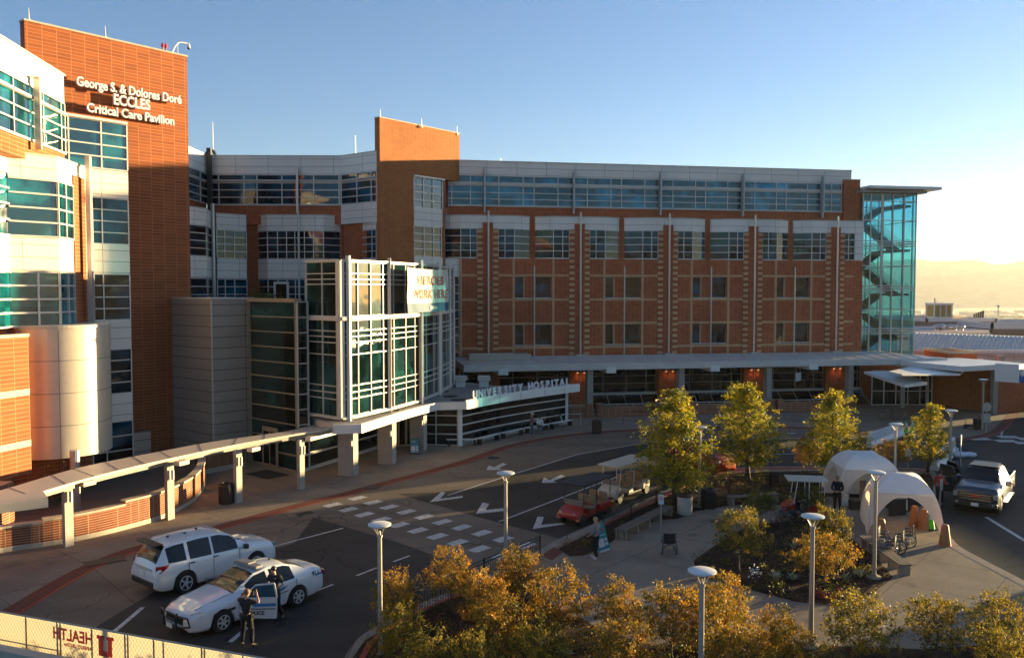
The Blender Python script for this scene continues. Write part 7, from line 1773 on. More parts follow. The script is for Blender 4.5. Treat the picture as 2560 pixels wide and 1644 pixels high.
q = MB(); q.add([(-.42, .972, .70), (-2.45, .905, .86), (-2.42, .91, .92), (-.42, .972, .80)], [(0, 3, 2, 1)]); q.build('side_stripe', [M['bluestripe'], M['blacktext']], ps); q = MB(); q.add([(1.05, .972, .62), (1.85, .962, .60), (1.80, .965, .68), (1.05, .975, .72)], [(0, 1, 2, 3)], 1); q.build('side_stripe', [M['bluestripe'], M['blacktext']], ps); q = MB(); q.add([(-.42, .973, .62), (-1.0, .973, .64), (-1.0, .973, .67), (-.42, .973, .65)], [(0, 3, 2, 1)], 1); q.build('side_stripe', [M['bluestripe'], M['blacktext']], ps)
q = MB()
for s in (-1, 1): q.add([(2.44, s*.56, .66), (2.12, s*.86, .72), (2.05, s*.90, .80), (2.36, s*.66, .765)], [(0, 1, 2, 3) if s > 0 else (3, 2, 1, 0)])
for v_ in range(len(q.v)): q.v[v_] = q.v[v_] + Vector((.035, .012 * (1 if q.v[v_].y > 0 else -1), .015))
q.build('headlight', M['headlight'], ps)
for s in (-1, 1):
    q = MB(); q.box((-2.52, s * .74, .88), (.16, .24, .15), -s * .5); q.build('tail_lamp', M['taillight'], ps, bevel=.02)
    q = MB(); q.box((.78, s * 1.06, 1.02), (.12, .2, .13)); q.box((.80, s * .98, .98), (.05, .1, .05)); q.build('wing_mirror', M['black'], ps, bevel=.02)
q = MB(); q.box((2.585, 0, .56), (.03, .95, .24)); q.build('grille', M['black'], ps)
q = MB()
for s in (-.36, .36): q.tube([(2.62, s, .28), (2.74, s, .34), (2.76, s, .72), (2.70, s, .82)], .035, 8)
for zz_ in (.42, .62, .78): q.tube([(2.75, -.36, zz_), (2.75, .36, zz_)], .022, 8)
for s in (-1, 1): q.tube([(2.72, s*.36, .75), (2.60, s*.78, .72), (2.55, s*.82, .45), (2.72, s*.36, .38)], .03, 8)
q.build('push_bar', M['black'], ps); q = MB(); q.box((2.77, 0, .40), (.02, .32, .14)); q.build('licence_plate', M['paper'], ps)
q = MB(); q.box((-.05, .02, 1.60), (.30, 1.15, .10), .10); q.box((-.05, -.1, 1.67), (.34, .62, .06), .10); q.build('light_bar', mat('grey_light_bar', (.22, .20, .19), .5), ps, bevel=.03)
q = MB(); q.cyl((-.9, 0, 1.53), (-.9, 0, 1.58), .04, n=8); q.cyl((.55, -.6, 1.2), (.55, -.6, 1.2), .01); q.build('roof_aerial', M['black'], ps)
for x in (.28, -.85): q = MB(); q.box((x, .985, .86), (.16, .03, .03)) ; q.build('door_handle', M['carwhite'], ps)
for x in (.95, -.34, -1.32):
    for s in (-1, 1):
        if x > .9 and s > 0: continue
        q = MB(); q.box((x, s * .972, .66), (.012, .012, .62)); q.build('door_seam', M['black'], ps)
q = MB()
for s in (-1, 1): q.bar((2.3, s * .62, .855), (1.05, s * .72, 1.075), .01, .01)
q.build('bonnet_seam', M['black'], ps)
finish(ps, c.x, c.y, rzs)
# --- police suv
sv = thing('police_suv', 'white police sport utility vehicle without stripes parked nose up behind the sedan', 'police car', (0, 0, 0))
car_shell(sv, suv_st, M['carwhite'], [(.72, -.28), (-.36, -1.22), (-1.34, -2.02)], (1.2, .42), (-1.98, -2.36), (1.45, -1.42), .38); wheels_of(sv, (1.45, -1.42), .38, .88, 5)
for s in (-1, 1):
    q = MB(); q.add([(-2.30, s*.965, .92), (-2.43, s*.80, .86), (-2.40, s*.80, 1.12), (-2.18, s*.975, 1.14), (-1.98, s*1.0, 1.16), (-2.1, s*1.0, 1.04)], [(0, 1, 2, 3, 4, 5) if s < 0 else (5, 4, 3, 2, 1, 0)]); 
    for v_ in range(len(q.v)): q.v[v_] = q.v[v_] + Vector((-.03, .012 * s, 0))
    q.build('tail_lamp', M['taillight'], sv)
    q = MB(); q.box((.95, s * 1.10, 1.13), (.14, .2, .16)); q.box((.95, s * 1.02, 1.08), (.05, .1, .05)); q.build('wing_mirror', M['black'], sv, bevel=.02)
    q = MB(); q.box((2.33, s * .70, .86), (.22, .26, .14), -s * .5); q.build('headlight', M['headlight'], sv, bevel=.02)
    for x in (-.22, -1.15): q = MB(); q.box((x, s * 1.0, 1.02), (.18, .03, .035)); q.build('door_handle', M['black'], sv)
q = MB(); q.box((-2.22, 0, 1.76), (.34, 1.3, .05)); q.build('rear_spoiler', M['black'], sv, bevel=.015)
q = MB(); q.box((-2.515, 0, .50), (.06, 1.5, .20)); q.build('rear_bumper', M['black'], sv, bevel=.02); q = MB(); q.box((-2.50, 0, .98), (.03, 1.2, .05)); q.box((-2.49, 0, .93), (.02, .34, .02)); q.build('trim_strip', M['alloy'], sv)
q = MB(); q.box((-2.515, 0, .80), (.02, .34, .16)); q.build('licence_plate', M['paper'], sv)
q = MB()
for x, y in ((-1.5, .1), (-.9, 0), (-.3, .25)): q.cyl((x, y, 1.76), (x, y, 1.82), .05, n=8)
q.build('roof_aerial', M['black'], sv); q = MB()
for y in (-.45, -.27, -.09, .09, .27, .45): q.box((-.85, y, 1.795), (2.1, .02, .008))
q.build('roof_rib', M['carwhite'], sv)
q = MB()
for x in (-.32, -1.28, .75):
    for s in (-1, 1): q.box((x, s * .992, .70), (.012, .012, .75))
q.build('door_seam', M['black'], sv)
finish(sv, -11.45, 31.45, radians(50.2)); sv.scale = (1, 1, 1.05)
# --- red suv behind the trees
rs = thing('red_suv', 'red car with a dark windscreen half hidden behind the dark crowned tree', 'car', (0, 0, 0))
car_shell(rs, [(a * .86, b, c_ * .96, d * .92, e * .98, f_ * .95) for a, b, c_, d, e, f_ in suv_st], M['carred'], [(.6, -.22), (-.34, -1.1), (-1.2, -1.7)], (1.03, .36), (-1.72, -2.02), (1.25, -1.22), .36); wheels_of(rs, (1.25, -1.22), .36, .8, 5)
for s in (-1, 1): q = MB(); q.box((2.02, s * .62, .84), (.2, .24, .14), -s * .5); q.build('headlight', M['headlight'], rs, bevel=.02)
q = MB(); q.box((-.5, 0, 1.745), (1.9, 1.2, .03)); q.build('roof_panel', M['tanvinyl'], rs, bevel=.01)
g = G(1762, 1182); finish(rs, g.x, g.y + 1.0, radians(-58))
# --- pickup
pk = thing('pickup_truck', 'dark pickup truck facing the camera with its doors open at the right edge', 'pickup truck', (0, 0, 0))
pst = [(2.95, .52, .85, .80, .98, .66), (2.88, .40, 1.02, .96, 1.18, .80), (2.6, .38, 1.12, 1.0, 1.27, .86), (1.9, .38, 1.18, 1.015, 1.33, .88), (1.45, .38, 1.20, 1.015, 1.36, .88), (1.1, .38, 1.22, 1.015, 1.55, .80), (.62, .38, 1.24, 1.015, 1.84, .72), (.2, .38, 1.25, 1.015, 1.92, .72), (-.6, .38, 1.25, 1.015, 1.92, .72), (-.98, .38, 1.25, 1.015, 1.86, .72), (-1.08, .38, 1.25, 1.015, 1.30, .90)]
car_shell(pk, pst, M['cardark'], [(.85, .02), (-.08, -.92)], (1.42, .60), (-.99, -1.06), (1.95,), .42); wheels_of(pk, (1.95, -1.75), .42, .87, 6)
q = MB()
for s in (-1, 1): q.box((-2.0, s * .97, .98), (1.85, .08, .55)); q.box((-1.2, s * .97, .62), (.25, .08, .35)); q.box((-2.65, s * .97, .62), (.55, .08, .35)); q.box((-1.75, s * .99, .93), (1.0, .06, .14))
q.box((-2.92, 0, .9), (.06, 1.9, .6)); q.box((-2.0, 0, .68), (1.85, 1.86, .06)); q.build('bed', M['cardark'], pk, bevel=.015)
q = MB(); q.box((-2.0, 0, .55), (1.9, 1.4, .16)); q.build('chassis', M['black'], pk)
q = MB(); q.box((2.93, 0, .82), (.08, 1.5, .46)); q.build('grille', M['black'], pk, bevel=.02)
q = MB()
for zz_ in (.98, .86, .74): q.box((2.975, 0, zz_), (.02, 1.36, .03))
q.build('grille_bar', M['chrome'], pk); q = MB(); q.box((2.98, 0, .90), (.02, .46, .09)); q.build('badge', M['taillight'], pk)
q = MB(); q.box((2.96, 0, .50), (.14, 1.9, .22)); q.build('front_bumper', M['black'], pk, bevel=.03); q = MB(); q.box((3.035, 0, .50), (.01, .32, .15)); q.build('licence_plate', M['paper'], pk)
for s in (-1, 1):
    q = MB(); q.box((2.90, s * .86, .92), (.14, .22, .24), -s * .3); q.build('headlight', M['headlight'], pk, bevel=.02); q = MB(); q.cyl((3.0, s * .78, .56), (3.04, s * .78, .56), .07, n=10); q.build('fog_lamp', M['headlight'], pk)
    q = MB(); q.box((1.12, s * 1.18, 1.32), (.14, .26, .24)); q.box((1.12, s * 1.05, 1.26), (.06, .12, .06)); q.build('wing_mirror', M['chrome' if s > 0 else 'black'], pk, bevel=.02)
    q = MB(); q.box((.1, s * 1.08, .42), (2.4, .18, .07)); q.build('side_step', M['chrome'], pk, bevel=.01)
    q = MB(); q.box((-2.96, s * .88, 1.02), (.05, .14, .34)); q.build('tail_lamp', M['taillight'], pk)
q = MB(); q.box((-.2, 0, 1.945), (1.4, 1.2, .012)); q.build('roof_rack', M['black'], pk)
q = MB(); q.add([(1.0, -1.02, .45), (-.9, -1.02, .45), (-.9, -1.025, 1.22), (1.0, -1.025, 1.2)], [(0, 1, 2, 3)]); q.build('door_opening', M['black'], pk)
for (hx_, dl_, a_) in ((1.0, 1.05, 68), (-.05, .95, 62)):
    ar = radians(a_); dx, dy = -cos(ar), -sin(ar); nx_, ny_ = -sin(ar), cos(ar)
    P = lambda u, o, z: Vector((hx_ + dx * u + nx_ * o, -1.02 + dy * u + ny_ * o, z))
    q = MB(); pts = [(0, .48), (dl_, .48), (dl_ + .03, .9), (dl_, 1.24), (0, 1.22)]; vs = [P(u, -.05, z) for u, z in pts] + [P(u, .05, z) for u, z in pts]; q.add(vs, [(0, 1, 2, 3, 4), (9, 8, 7, 6, 5)] + [(i, 5 + i, 5 + (i + 1) % 5, (i + 1) % 5) for i in range(5)])
    for (u0, z0), (u1, z1) in (((.05, 1.22), (.35, 1.8)), ((.35, 1.8), (dl_ - .05, 1.84)), ((dl_ - .05, 1.84), (dl_, 1.24))): q.bar(P(u0, 0, z0), P(u1, 0, z1), .05, .05)
    do = q.build('door', M['cardark'], pk); q = MB(); q.add([P(.08, 0, 1.24), P(dl_ - .02, 0, 1.26), P(dl_ - .07, 0, 1.82), P(.36, 0, 1.78)], [(0, 1, 2, 3)]); q.build('door_glass', M['carglass'], do)
    q = MB(); q.box(P(dl_ * .5, .07, .85), (.5, .04, .2), math.atan2(dy, dx)); q.build('arm_rest', M['tanvinyl'], do)
gf = (G(2385, 1277) + G(2493, 1290)) / 2; hdp = Vector((cos(radians(233)), sin(radians(233)), 0)); c = gf - hdp * 2.75; finish(pk, c.x, c.y, radians(233))
# --- golf carts
def golf_cart(label, bodym, roofm, rows=2, L_=2.5, name='golf_cart'):
    t = thing(name, label, 'golf cart', (0, 0, 0), 0, 'golf carts')
    ln = 1.15 + rows * .75; xf = ln / 2; wx = (xf - .35, -xf + .35)
    for w_ in wx:
        for s in (-1, 1):
            q = MB(); q.lathe((w_, s * .5, .24), [(.13, -.09), (.23, -.09), (.24, -.05), (.24, .05), (.23, .09), (.13, .09)], 20, axis=(0, s, 0)); wo = q.build('wheel', M['rubber'], t, smooth='auto'); q = MB(); q.cyl((w_, s * .53, .24), (w_, s * .585, .24), .13, .10, 12); q.build('rim', M['alloy'], wo)
    q = MB(); pr = [(xf, .34), (xf + .02, .52), (xf - .12, .68), (xf - .45, .84), (xf - .52, .84), (xf - .5, .34)]; n_ = len(pr)
    for k, (ya, yb, sh) in enumerate(((-.52, -.40, .06), (-.40, .40, 0), (.40, .52, .06))):
        pa = [(x, z_ - (sh if z_ > .4 and k == 0 else 0)) for x, z_ in pr]; pb = [(x, z_ - (sh if z_ > .4 and k == 2 else 0)) for x, z_ in pr]
        vs = [(x, ya, z_) for x, z_ in pa] + [(x, yb, z_) for x, z_ in pb]; q.add(vs, [tuple(range(n_)), tuple(range(2*n_-1, n_-1, -1))] + [(i, n_ + i, n_ + (i+1) % n_, (i+1) % n_) for i in range(n_)])
    for s in (-1, 1):
        for k in range(8):
            a0_, a1_ = pi * k / 8, pi * (k + 1) / 8; q.bar((wx[0] + .30 * cos(a0_), s * .5, .26 + .30 * sin(a0_)), (wx[0] + .30 * cos(a1_), s * .5, .26 + .30 * sin(a1_)), .22, .035, up=Vector((0, 1, 0)) if False else Vector((cos((a0_ + a1_) / 2), 0, sin((a0_ + a1_) / 2))))
    q.build('front_cowl', bodym, t, bevel=.02)
    q = MB(); q.box((0, 0, .30), (ln - .9, 1.02, .08)); q.build('floor', M['black'], t)
    q = MB(); q.box((wx[1] + .05, 0, .50), (.95, 1.06, .34)); 
    for s in (-1, 1): q.box((wx[1] + .05, s * .5, .52), (.7, .16, .42))
    if rows > 1: q.box((.12, 0, .42), (.5, 1.0, .26))
    q.build('rear_body', bodym, t, bevel=.05)
    for r_ in range(rows):
        x = .12 - r_ * .85 if rows > 1 else -.2
        for s in (-1, 1):
            q = MB(); q.box((x, s * .25, .64), (.46, .44, .12)); q.box((x - .26, s * .25, .93), (.10, .44, .46)); q.build('seat', M['tanvinyl'], t, bevel=.05)
        q = MB(); q.tube([(x - .1, -.5, .62), (x - .2, -.52, .82), (x - .3, -.5, .8)], .02, 6); q.tube([(x - .1, .5, .62), (x - .2, .52, .82), (x - .3, .5, .8)], .02, 6); q.build('arm_rail', M['chrome'], t)
    for x, zb in ((xf - .42, .8), (-.15, .5), (-xf + .12, .6)):
        for s in (-1, 1): q = MB(); q.cyl((x, s * .5, zb), (x + (-.16 if x > .2 else 0), s * .5, 1.84), .02, n=8); q.build('roof_post', M['black' if roofm is M['black'] else 'white'], t)
    q = MB(); q.box((-.1, 0, 1.87), (ln - .1, 1.2, .06)); 
    for y in (-.4, -.2, 0, .2, .4): q.box((-.1, y, 1.903), (ln - .25, .03, .012))
    q.build('roof', roofm, t, bevel=.02)
    q = MB(); q.add([(xf - .46, -.5, .86), (xf - .46, .5, .86), (xf - .36, .5, 1.14), (xf - .36, -.5, 1.14)], [(0, 1, 2, 3)]); q.build('windscreen', mat('cart_screen', (.30, .24, .18), .2), t)
    q = MB(); q.tube([(xf - .5, .2, .8), (xf - .75, .22, .98)], .018, 6); q.tube([(xf - .75 + .05*sin(a), .22 + .16 * cos(a), .98 + .14 * sin(a)) for a in [2*pi*k/14 for k in range(14)]], .014, 6, closed=True); q.build('steering_wheel', M['black'], t)
    for s in (-1, 1): q = MB(); q.ball((xf - .03, s * .36, .56), (.04, .06, .05), 10, 6); q.build('headlight', M['headlight'], t)
    return t
a = golf_cart('red golf cart with a black roof parked in front by the railing', M['carred'], M['black']); g1_, g2_ = G(1452, 1314), G(1517, 1289); h_ = (g1_ - g2_).normalized(); m_ = (g1_ + g2_) / 2 - Vector((-h_.y, h_.x, 0)) * .5; finish(a, m_.x, m_.y, math.atan2(h_.y, h_.x)); a.scale = (1.12, 1.05, 1.0)
b = golf_cart('cream golf cart with a sunlit cream roof parked behind the red one', M['cream'], M['cream'], 3); g = G(1560, 1243); finish(b, g.x, g.y + .15, math.atan2(h_.y, h_.x)); b.scale = (1.0, 1.05, 1.0)
d = golf_cart('red golf cart with a pale roof standing in the shade beside the farther tent', M['carred'], M['cream'], 1, name='golf_cart'); g = GI(2008, 1294); finish(d, g.x, g.y, radians(172), IZ)

# ================= people =================
def skin(name, m, V, E, R, root=0, parent=None, sub=1):
    me = bpy.data.meshes.new(name); me.from_pydata([tuple(v) for v in V], E, []); me.materials.append(m)
    o = bpy.data.objects.new(name, me); COL.objects.link(o); md = o.modifiers.new('skin', 'SKIN'); md.use_smooth_shade = True
    bm = bmesh.new(); bm.from_mesh(me); ly = bm.verts.layers.skin.verify(); bm.verts.ensure_lookup_table()
    for i, v in enumerate(bm.verts):
        r = R[i]; v[ly].radius = r if isinstance(r, tuple) else (r, r)
        v[ly].use_root = (i == root)
    bm.to_mesh(me); bm.free()
    sb = o.modifiers.new('smooth', 'SUBSURF'); sb.levels = sub; sb.render_levels = sub
    if parent: o.parent = parent
    return o
M['skin'] = mat('skin', (0.42, 0.23, 0.15), 0.55); M['uniform'] = mat('dark_uniform', (0.010, 0.010, 0.014), 0.8, var=.2, vscale=15); M['denim'] = mat('blue_denim', (0.04, 0.075, 0.14), 0.85, var=.2, vscale=20)
def hand(V, E, R, wi, d, side):
    d = Vector(d).normalized(); b = len(V); w = Vector(V[wi]); sd_ = d.cross(Vector((0, 1, .2))).normalized(); p = w + d * .05; V.append(p); E.append((wi, b)); R.append((.035, .02))
    for k in range(4):
        o = (k - 1.5) * .019; k1 = p + d * .045 + sd_ * o; k2 = k1 + (d * .03 + Vector((0, .012, -.004))) * (1.1 if k in (1, 2) else .9); k3 = k2 + (d * .016 + Vector((0, .018, -.003)))
        i0 = len(V); V += [k1, k2, k3]; E += [(b, i0), (i0, i0+1), (i0+1, i0+2)]; R += [.0105, .009, .0075]
    t1_ = w + d * .03 + sd_ * -.035 + Vector((0, .01, 0)); t2_ = t1_ + d * .03 + sd_ * -.015; i0 = len(V); V += [t1_, t2_]; E += [(b, i0), (i0, i0+1)]; R += [.012, .009]
def person(label, loc, rz, J, top, legs, hair=None, hairlen=0, shoes=None, hat=None, skinm=None, scale=1.0, sleeves=2, group=None):
    """J joints in local metres, x right, y forward; L/R suffixed"""
    t = thing('person', label, 'person', loc, rz, group, scale); S_ = skinm or M['skin']; j = {k: Vector(v) for k, v in J.items()}
    hipc, ch, nk, hd_ = j['hip'], j['chest'], j['neck'], j['head']
    V = [hipc, hipc.lerp(ch, .5), ch, nk, nk.lerp(hd_, .45), hd_, hd_ + (hd_ - nk).normalized() * .085]; E = [(0, 1), (1, 2), (2, 3), (3, 4), (4, 5), (5, 6)]; R = [(.12, .085), (.11, .075), (.125, .08), .05, .06, (.082, .095), (.06, .07)]
    fwd = (hd_ - nk).normalized().cross(Vector((-1, 0, 0))); fwd = Vector((0, 1, 0)) if 'look' not in j else j['look'].normalized()
    nose = hd_ + fwd * .105 + Vector((0, 0, -.015)); V.append(nose); E.append((5, 7)); R.append(.014)
    def limb(base, names, rads):
        pr = base
        for n_, r_ in zip(names, rads): V.append(j[n_]); E.append((pr, len(V) - 1)); R.append(r_); pr = len(V) - 1
        return pr
    for s in 'LR':
        wi = limb(2, ['sh' + s, 'el' + s, 'wr' + s], [.048, .038, .026]); d = j['wr' + s] - j['el' + s]; hand(V, E, R, wi, d, s)
        limb(0, ['hp' + s, 'kn' + s, 'an' + s, 'to' + s], [.065, .042, .032, .03])
    skin('body', S_, V, E, R, 0, t, 1)
    V = [hipc + Vector((0, 0, .02)), hipc.lerp(ch, .5), ch, nk - Vector((0, 0, .02))]; E = [(0, 1), (1, 2), (2, 3)]; R = [(.15, .115), (.142, .105), (.165, .115), .07]
    for s in 'LR':
        V += [j['sh' + s], j['el' + s].lerp(j['sh' + s], .0 if sleeves > 1 else .25)]; n_ = len(V); E += [(2, n_ - 2), (n_ - 2, n_ - 1)]; R += [.082, .066]
        if sleeves > 1: V.append(j['el' + s].lerp(j['wr' + s], .9)); E.append((n_ - 1, n_)); R.append(.042)
    skin('shirt', top, V, E, R, 0, t, 1)
    V = [hipc + Vector((0, 0, .04))]; E = []; R = [(.15, .118)]
    for s in 'LR':
        b = len(V); V += [j['hp' + s], j['kn' + s], j['an' + s] + Vector((0, 0, .02))]; E += [(0, b), (b, b + 1), (b + 1, b + 2)]; R += [.112, .085, .072]
    skin('trousers', legs, V, E, R, 0, t, 1)
    for s in 'LR':
        a_, b_ = j['an' + s], j['to' + s]; d = (b_ - a_); d.z = 0; d.normalize(); q = MB(); c = a_ + d * .06; c.z = a_.z - .045; q.ball(c, (.05, .05, .045), 12, 6); q.ball(c + d * .09, (.045, .045, .035), 12, 6); q.ball(c + d * .045, (.047, .047, .04), 12, 6); q.build('shoe', shoes or M['black'], t, smooth=True)
    if hair:
        q = MB(); b_ = -fwd; q.ball(hd_ + Vector((0, 0, .035)) + b_ * .018, (.094, .102, .095), 16, 10)
        if hairlen: q.ball(hd_ + b_ * .06 + Vector((0, 0, -.12 * hairlen)), (.09, .06, .17 * hairlen), 14, 10)
        q.build('hair', hair, t, smooth=True)
    if hat:
        q = MB(); q.lathe(hd_ + Vector((0, 0, .05)), [(.11, 0), (.105, .06), (.07, .09), (.01, .1)], 16); q.lathe(hd_ + Vector((0, 0, .05)) + fwd * .04, [(.13, -.005), (.14, .002), (.13, .01)], 16); q.build('cap', hat, t, smooth=True)
    q = MB(); sd_ = fwd.cross(Vector((0, 0, 1))).normalized()
    for s in (-1, 1): q.ball(hd_ + fwd * .088 + sd_ * s * .032 + Vector((0, 0, .012)), .011, 8, 6)
    q.build('eyes', M['black'], t)
    return t
def stand(**k):
    J = dict(hip=(0, 0, .95), chest=(0, .01, 1.30), neck=(0, .0, 1.48), head=(0, .03, 1.64), shL=(-.19, 0, 1.41), shR=(.19, 0, 1.41), elL=(-.26, -.03, 1.13), elR=(.26, -.03, 1.13), wrL=(-.27, .07, .90), wrR=(.27, .07, .90),
             hpL=(-.10, 0, .90), hpR=(.10, 0, .90), knL=(-.12, .03, .49), knR=(.12, .03, .49), anL=(-.13, -.01, .09), anR=(.13, -.01, .09), toL=(-.15, .15, .05), toR=(.15, .15, .05)); J.update(k); return J
M['blond'] = mat('blond_hair', (0.42, 0.24, 0.09), .6, var=.3, vscale=30); M['darkhair'] = mat('black_hair', (0.012, 0.009, 0.008), .5); M['brownhair'] = mat('shaved_brown_hair', (.14, .07, .035), .7)
g = G(617, 1616); p1 = person('police officer in black uniform seen from behind, both hands raised to the face', (g.x, g.y, .012), radians(-22), stand(elL=(-.40, .10, 1.36), wrL=(-.20, .26, 1.52), elR=(.40, .10, 1.38), wrR=(.18, .27, 1.56), head=(.01, .05, 1.64), look=(.1, .95, -.25), anL=(-.17, -.02, .09), anR=(.17, .02, .09), knL=(-.15, .03, .49), knR=(.15, .05, .49), toL=(-.22, .13, .05), toR=(.22, .16, .05)), M['uniform'], M['uniform'], M['brownhair'], sleeves=1)
q = MB(); q.lathe((0, 0, .985), [(.165, -.03), (.17, -.03), (.17, .03), (.165, .03)], 20); q.box((.18, .03, .93), (.06, .12, .18)); q.box((-.17, -.03, .96), (.07, .07, .12)); q.build('duty_belt', M['vinyl'], p1)
q = MB(); q.box((0, .31, 1.55), (.07, .02, .14)); q.build('phone', M['black'], p1)
g = G(688, 1546); p2 = person('police officer in black uniform facing the camera behind the open car door', (g.x, g.y, .012), radians(165), stand(elR=(.30, -.05, 1.14), wrR=(.16, .17, 1.08), elL=(-.30, -.02, 1.14), wrL=(-.12, .20, 1.06), look=(.25, .9, -.4), head=(.02, .05, 1.63), knL=(-.17, .1, .50), anL=(-.24, -.12, .09), toL=(-.28, .03, .05), knR=(.14, .1, .49), anR=(.2, .14, .09), toR=(.22, .3, .05)), M['uniform'], M['uniform'], M['darkhair'], sleeves=1)
q = MB(); q.lathe((0, 0, .985), [(.165, -.03), (.17, -.03), (.17, .03), (.165, .03)], 20); q.box((.18, .03, .93), (.06, .12, .18)); q.build('duty_belt', M['vinyl'], p2)
q = MB(); q.box((-.09, .118, 1.38), (.05, .012, .06)); q.build('badge', M['chrome'], p2)
g = GI(1490, 1396); p3 = person('woman with long blond hair in black trousers and white shoes holding the tilted teal board', (g.x, g.y, IZ), radians(60), stand(elR=(.27, .06, 1.10), wrR=(.24, .25, .98), elL=(-.24, .05, 1.1), wrL=(-.10, .27, .95), head=(.03, .05, 1.60), look=(.5, .7, -.3), anL=(-.10, -.1, .09), toL=(-.1, .05, .05), anR=(.1, .1, .09), toR=(.12, .25, .05)), mat('grey_top', (.24, .20, .20), .85), mat('black_trousers', (.012, .011, .012), .85), M['blond'], 1.5, mat('white_shoes', (.6, .58, .58), .6), scale=.97)
# tilted board
g = GI(1508, 1378); t = thing('tilted_board', 'tilted teal and white poster board held up beside the blond woman', 'poster board', (g.x + .08, g.y - .05, IZ), radians(14))
q = MB(); q.M = Matrix.Rotation(radians(-14), 4, 'Y') @ Matrix.Rotation(radians(-8), 4, 'X'); q.box((0, 0, .60), (.50, .03, 1.15)); q.build('board', M['teal'], t)
q = MB(); q.M = Matrix.Rotation(radians(-14), 4, 'Y') @ Matrix.Rotation(radians(-8), 4, 'X')
for (x, z, w, h_2) in ((-.06, .40, .26, .34), (.16, .50, .10, .12), (.16, .32, .10, .12), (0, .07, .46, .08), (-.05, 1.08, .3, .04), (.0, .70, .38, .03)): q.box((x, -.017, z), (w, .004, h_2))
q.build('print', M['paper'], t); q = MB(); q.M = Matrix.Rotation(radians(-14), 4, 'Y') @ Matrix.Rotation(radians(-8), 4, 'X'); q.cyl((.1, -.016, .92), (.1, -.022, .92), .06, n=10); q.build('red_mark', M['banner_red'], t)
g = G(1329, 1092); person('man in a plaid shirt, jeans and pale hat standing by the white benches', (g.x, g.y, .016), radians(-100), stand(elL=(-.24, .08, 1.12), wrL=(-.1, .2, 1.12), elR=(.24, .05, 1.12), wrR=(.1, .2, 1.15)), mat('plaid_shirt', (.14, .07, .07), .85, var=.6, vscale=25), M['denim'], M['blond'], hat=M['cream'])
sit = dict(hip=(0, 0, .52), chest=(0, .08, .86), neck=(0, .10, 1.04), head=(0, .16, 1.18), shL=(-.18, .09, .97), shR=(.18, .09, .97), elL=(-.24, .18, .74), elR=(.24, .18, .74), wrL=(-.1, .36, .68), wrR=(.1, .36, .68), hpL=(-.10, .04, .50), hpR=(.10, .04, .50), knL=(-.13, .46, .48), knR=(.13, .46, .48), anL=(-.13, .48, .09), anR=(.13, .48, .09), toL=(-.14, .62, .05), toR=(.14, .62, .05), look=(0, .8, -.6))
g = G(1349, 1083); person('woman in a white top with black hair sitting bent forward on the white bench', (g.x, g.y + .35, .016), radians(190), sit, M['plasticw'], M['denim'], M['darkhair'], .8, skinm=mat('light_skin', (.50, .30, .22), .55))
g = GI(2093, 1278); person('person in black with a tan cap standing at the mouth of the farther tent', (g.x, g.y, IZ), radians(150), stand(elL=(-.26, .06, 1.12), wrL=(-.06, .22, 1.05), elR=(.26, .06, 1.12), wrR=(.06, .22, 1.05)), M['uniform'], M['uniform'], M['brownhair'], hat=M['tanvinyl'])
g = G(2348, 1262); person('person in a red shirt and dark trousers behind the open truck door', (g.x, g.y, .012), radians(-60), stand(elR=(.26, .1, 1.12), wrR=(.2, .3, 1.1)), mat('red_shirt', (.40, .03, .02), .8), M['uniform'], M['darkhair'])
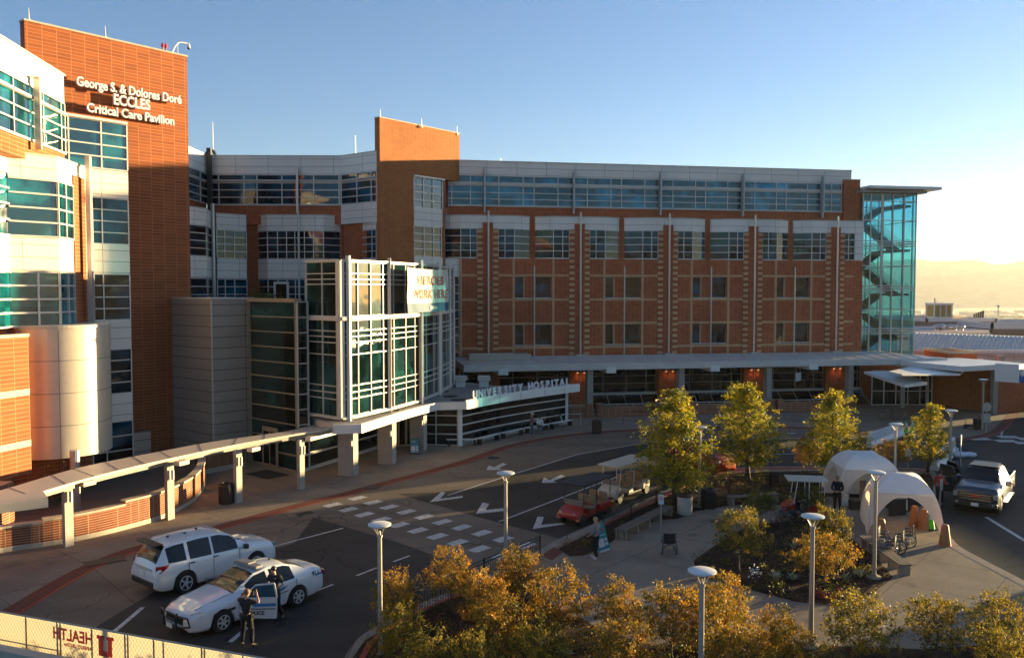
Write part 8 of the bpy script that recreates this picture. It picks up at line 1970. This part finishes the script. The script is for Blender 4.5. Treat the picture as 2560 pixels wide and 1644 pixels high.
# ================= far city on the valley floor =================
rng = random.Random(5); q = MB(); tq = MB()
for _ in range(420):
    Y = 700 * (6.5 ** rng.random()); X = Y * rng.uniform(0.44, 0.66); z = terrain_h(X, Y)
    s_ = Y / 900; w = rng.uniform(6, 26) * s_ ** .5; h = rng.uniform(3, 9) * s_ ** .4; q.box((X, Y, z + h / 2), (w, w * rng.uniform(.5, 1.4), h), rng.random())
tag(q.build('distant_city', mat('pale_far_buildings', (0.48, 0.40, 0.32), 0.8, var=.3, vscale=.01)), kind='stuff')
for _ in range(1500):
    Y = 420 * (8.5 ** rng.random()); X = Y * rng.uniform(0.44, 0.66); z = terrain_h(X, Y); r_ = rng.uniform(3, 8) * (Y / 900) ** .5
    tq.add([(X - r_, Y, z), (X + r_, Y + r_ * .3, z), (X + r_ * .5, Y, z + r_ * 1.1), (X - r_ * .6, Y + r_ * .2, z + r_ * 1.2), (X, Y - r_ * .8, z + r_ * .4)], [(0, 4, 1, 2, 3)])
tag(tq.build('distant_trees', mat('far_tree_green', (0.06, 0.065, 0.03), 0.9)), kind='stuff')
# seams and guy weights are left to the tent builder; oil drips and patch repairs on the asphalt
pm = gmat('asphalt_patch', (0.020, 0.017, 0.015), (0.034, 0.028, 0.024), scale=1.2, fine=50, fineamt=.3)
q = MB()
for pts in ([(1250, 1215), (1300, 1198), (1330, 1210), (1282, 1229)], [(700, 1505), (790, 1478), (815, 1492), (722, 1521)], [(2440, 1150), (2520, 1160), (2515, 1175), (2430, 1163)], [(1500, 1150), (1560, 1135), (1572, 1143), (1515, 1159)]): q.sheet(gp(pts), 0.0085)
tag(q.build('road_patches', pm), kind='structure')
# ================= evening haze over the valley =================
q = MB(); q.box((1500, 3700, 92), (9400, 8200, 520))
hz = q.build('haze', None) if False else None
me_m = bpy.data.materials.new('haze'); me_m.use_nodes = True; hn = me_m.node_tree
hn.nodes.remove(hn.nodes['Principled BSDF'])
pv = _n(hn, 'ShaderNodeVolumePrincipled'); pv.inputs['Color'].default_value = (0.90, 0.89, 0.86, 1); pv.inputs['Density'].default_value = 0.00006; pv.inputs['Anisotropy'].default_value = 0.25
hn.links.new(pv.outputs[0], hn.nodes['Material Output'].inputs['Volume'])
hz = q.build('haze', me_m); tag(hz, kind='stuff'); hz['label'] = 'golden evening haze filling the valley'
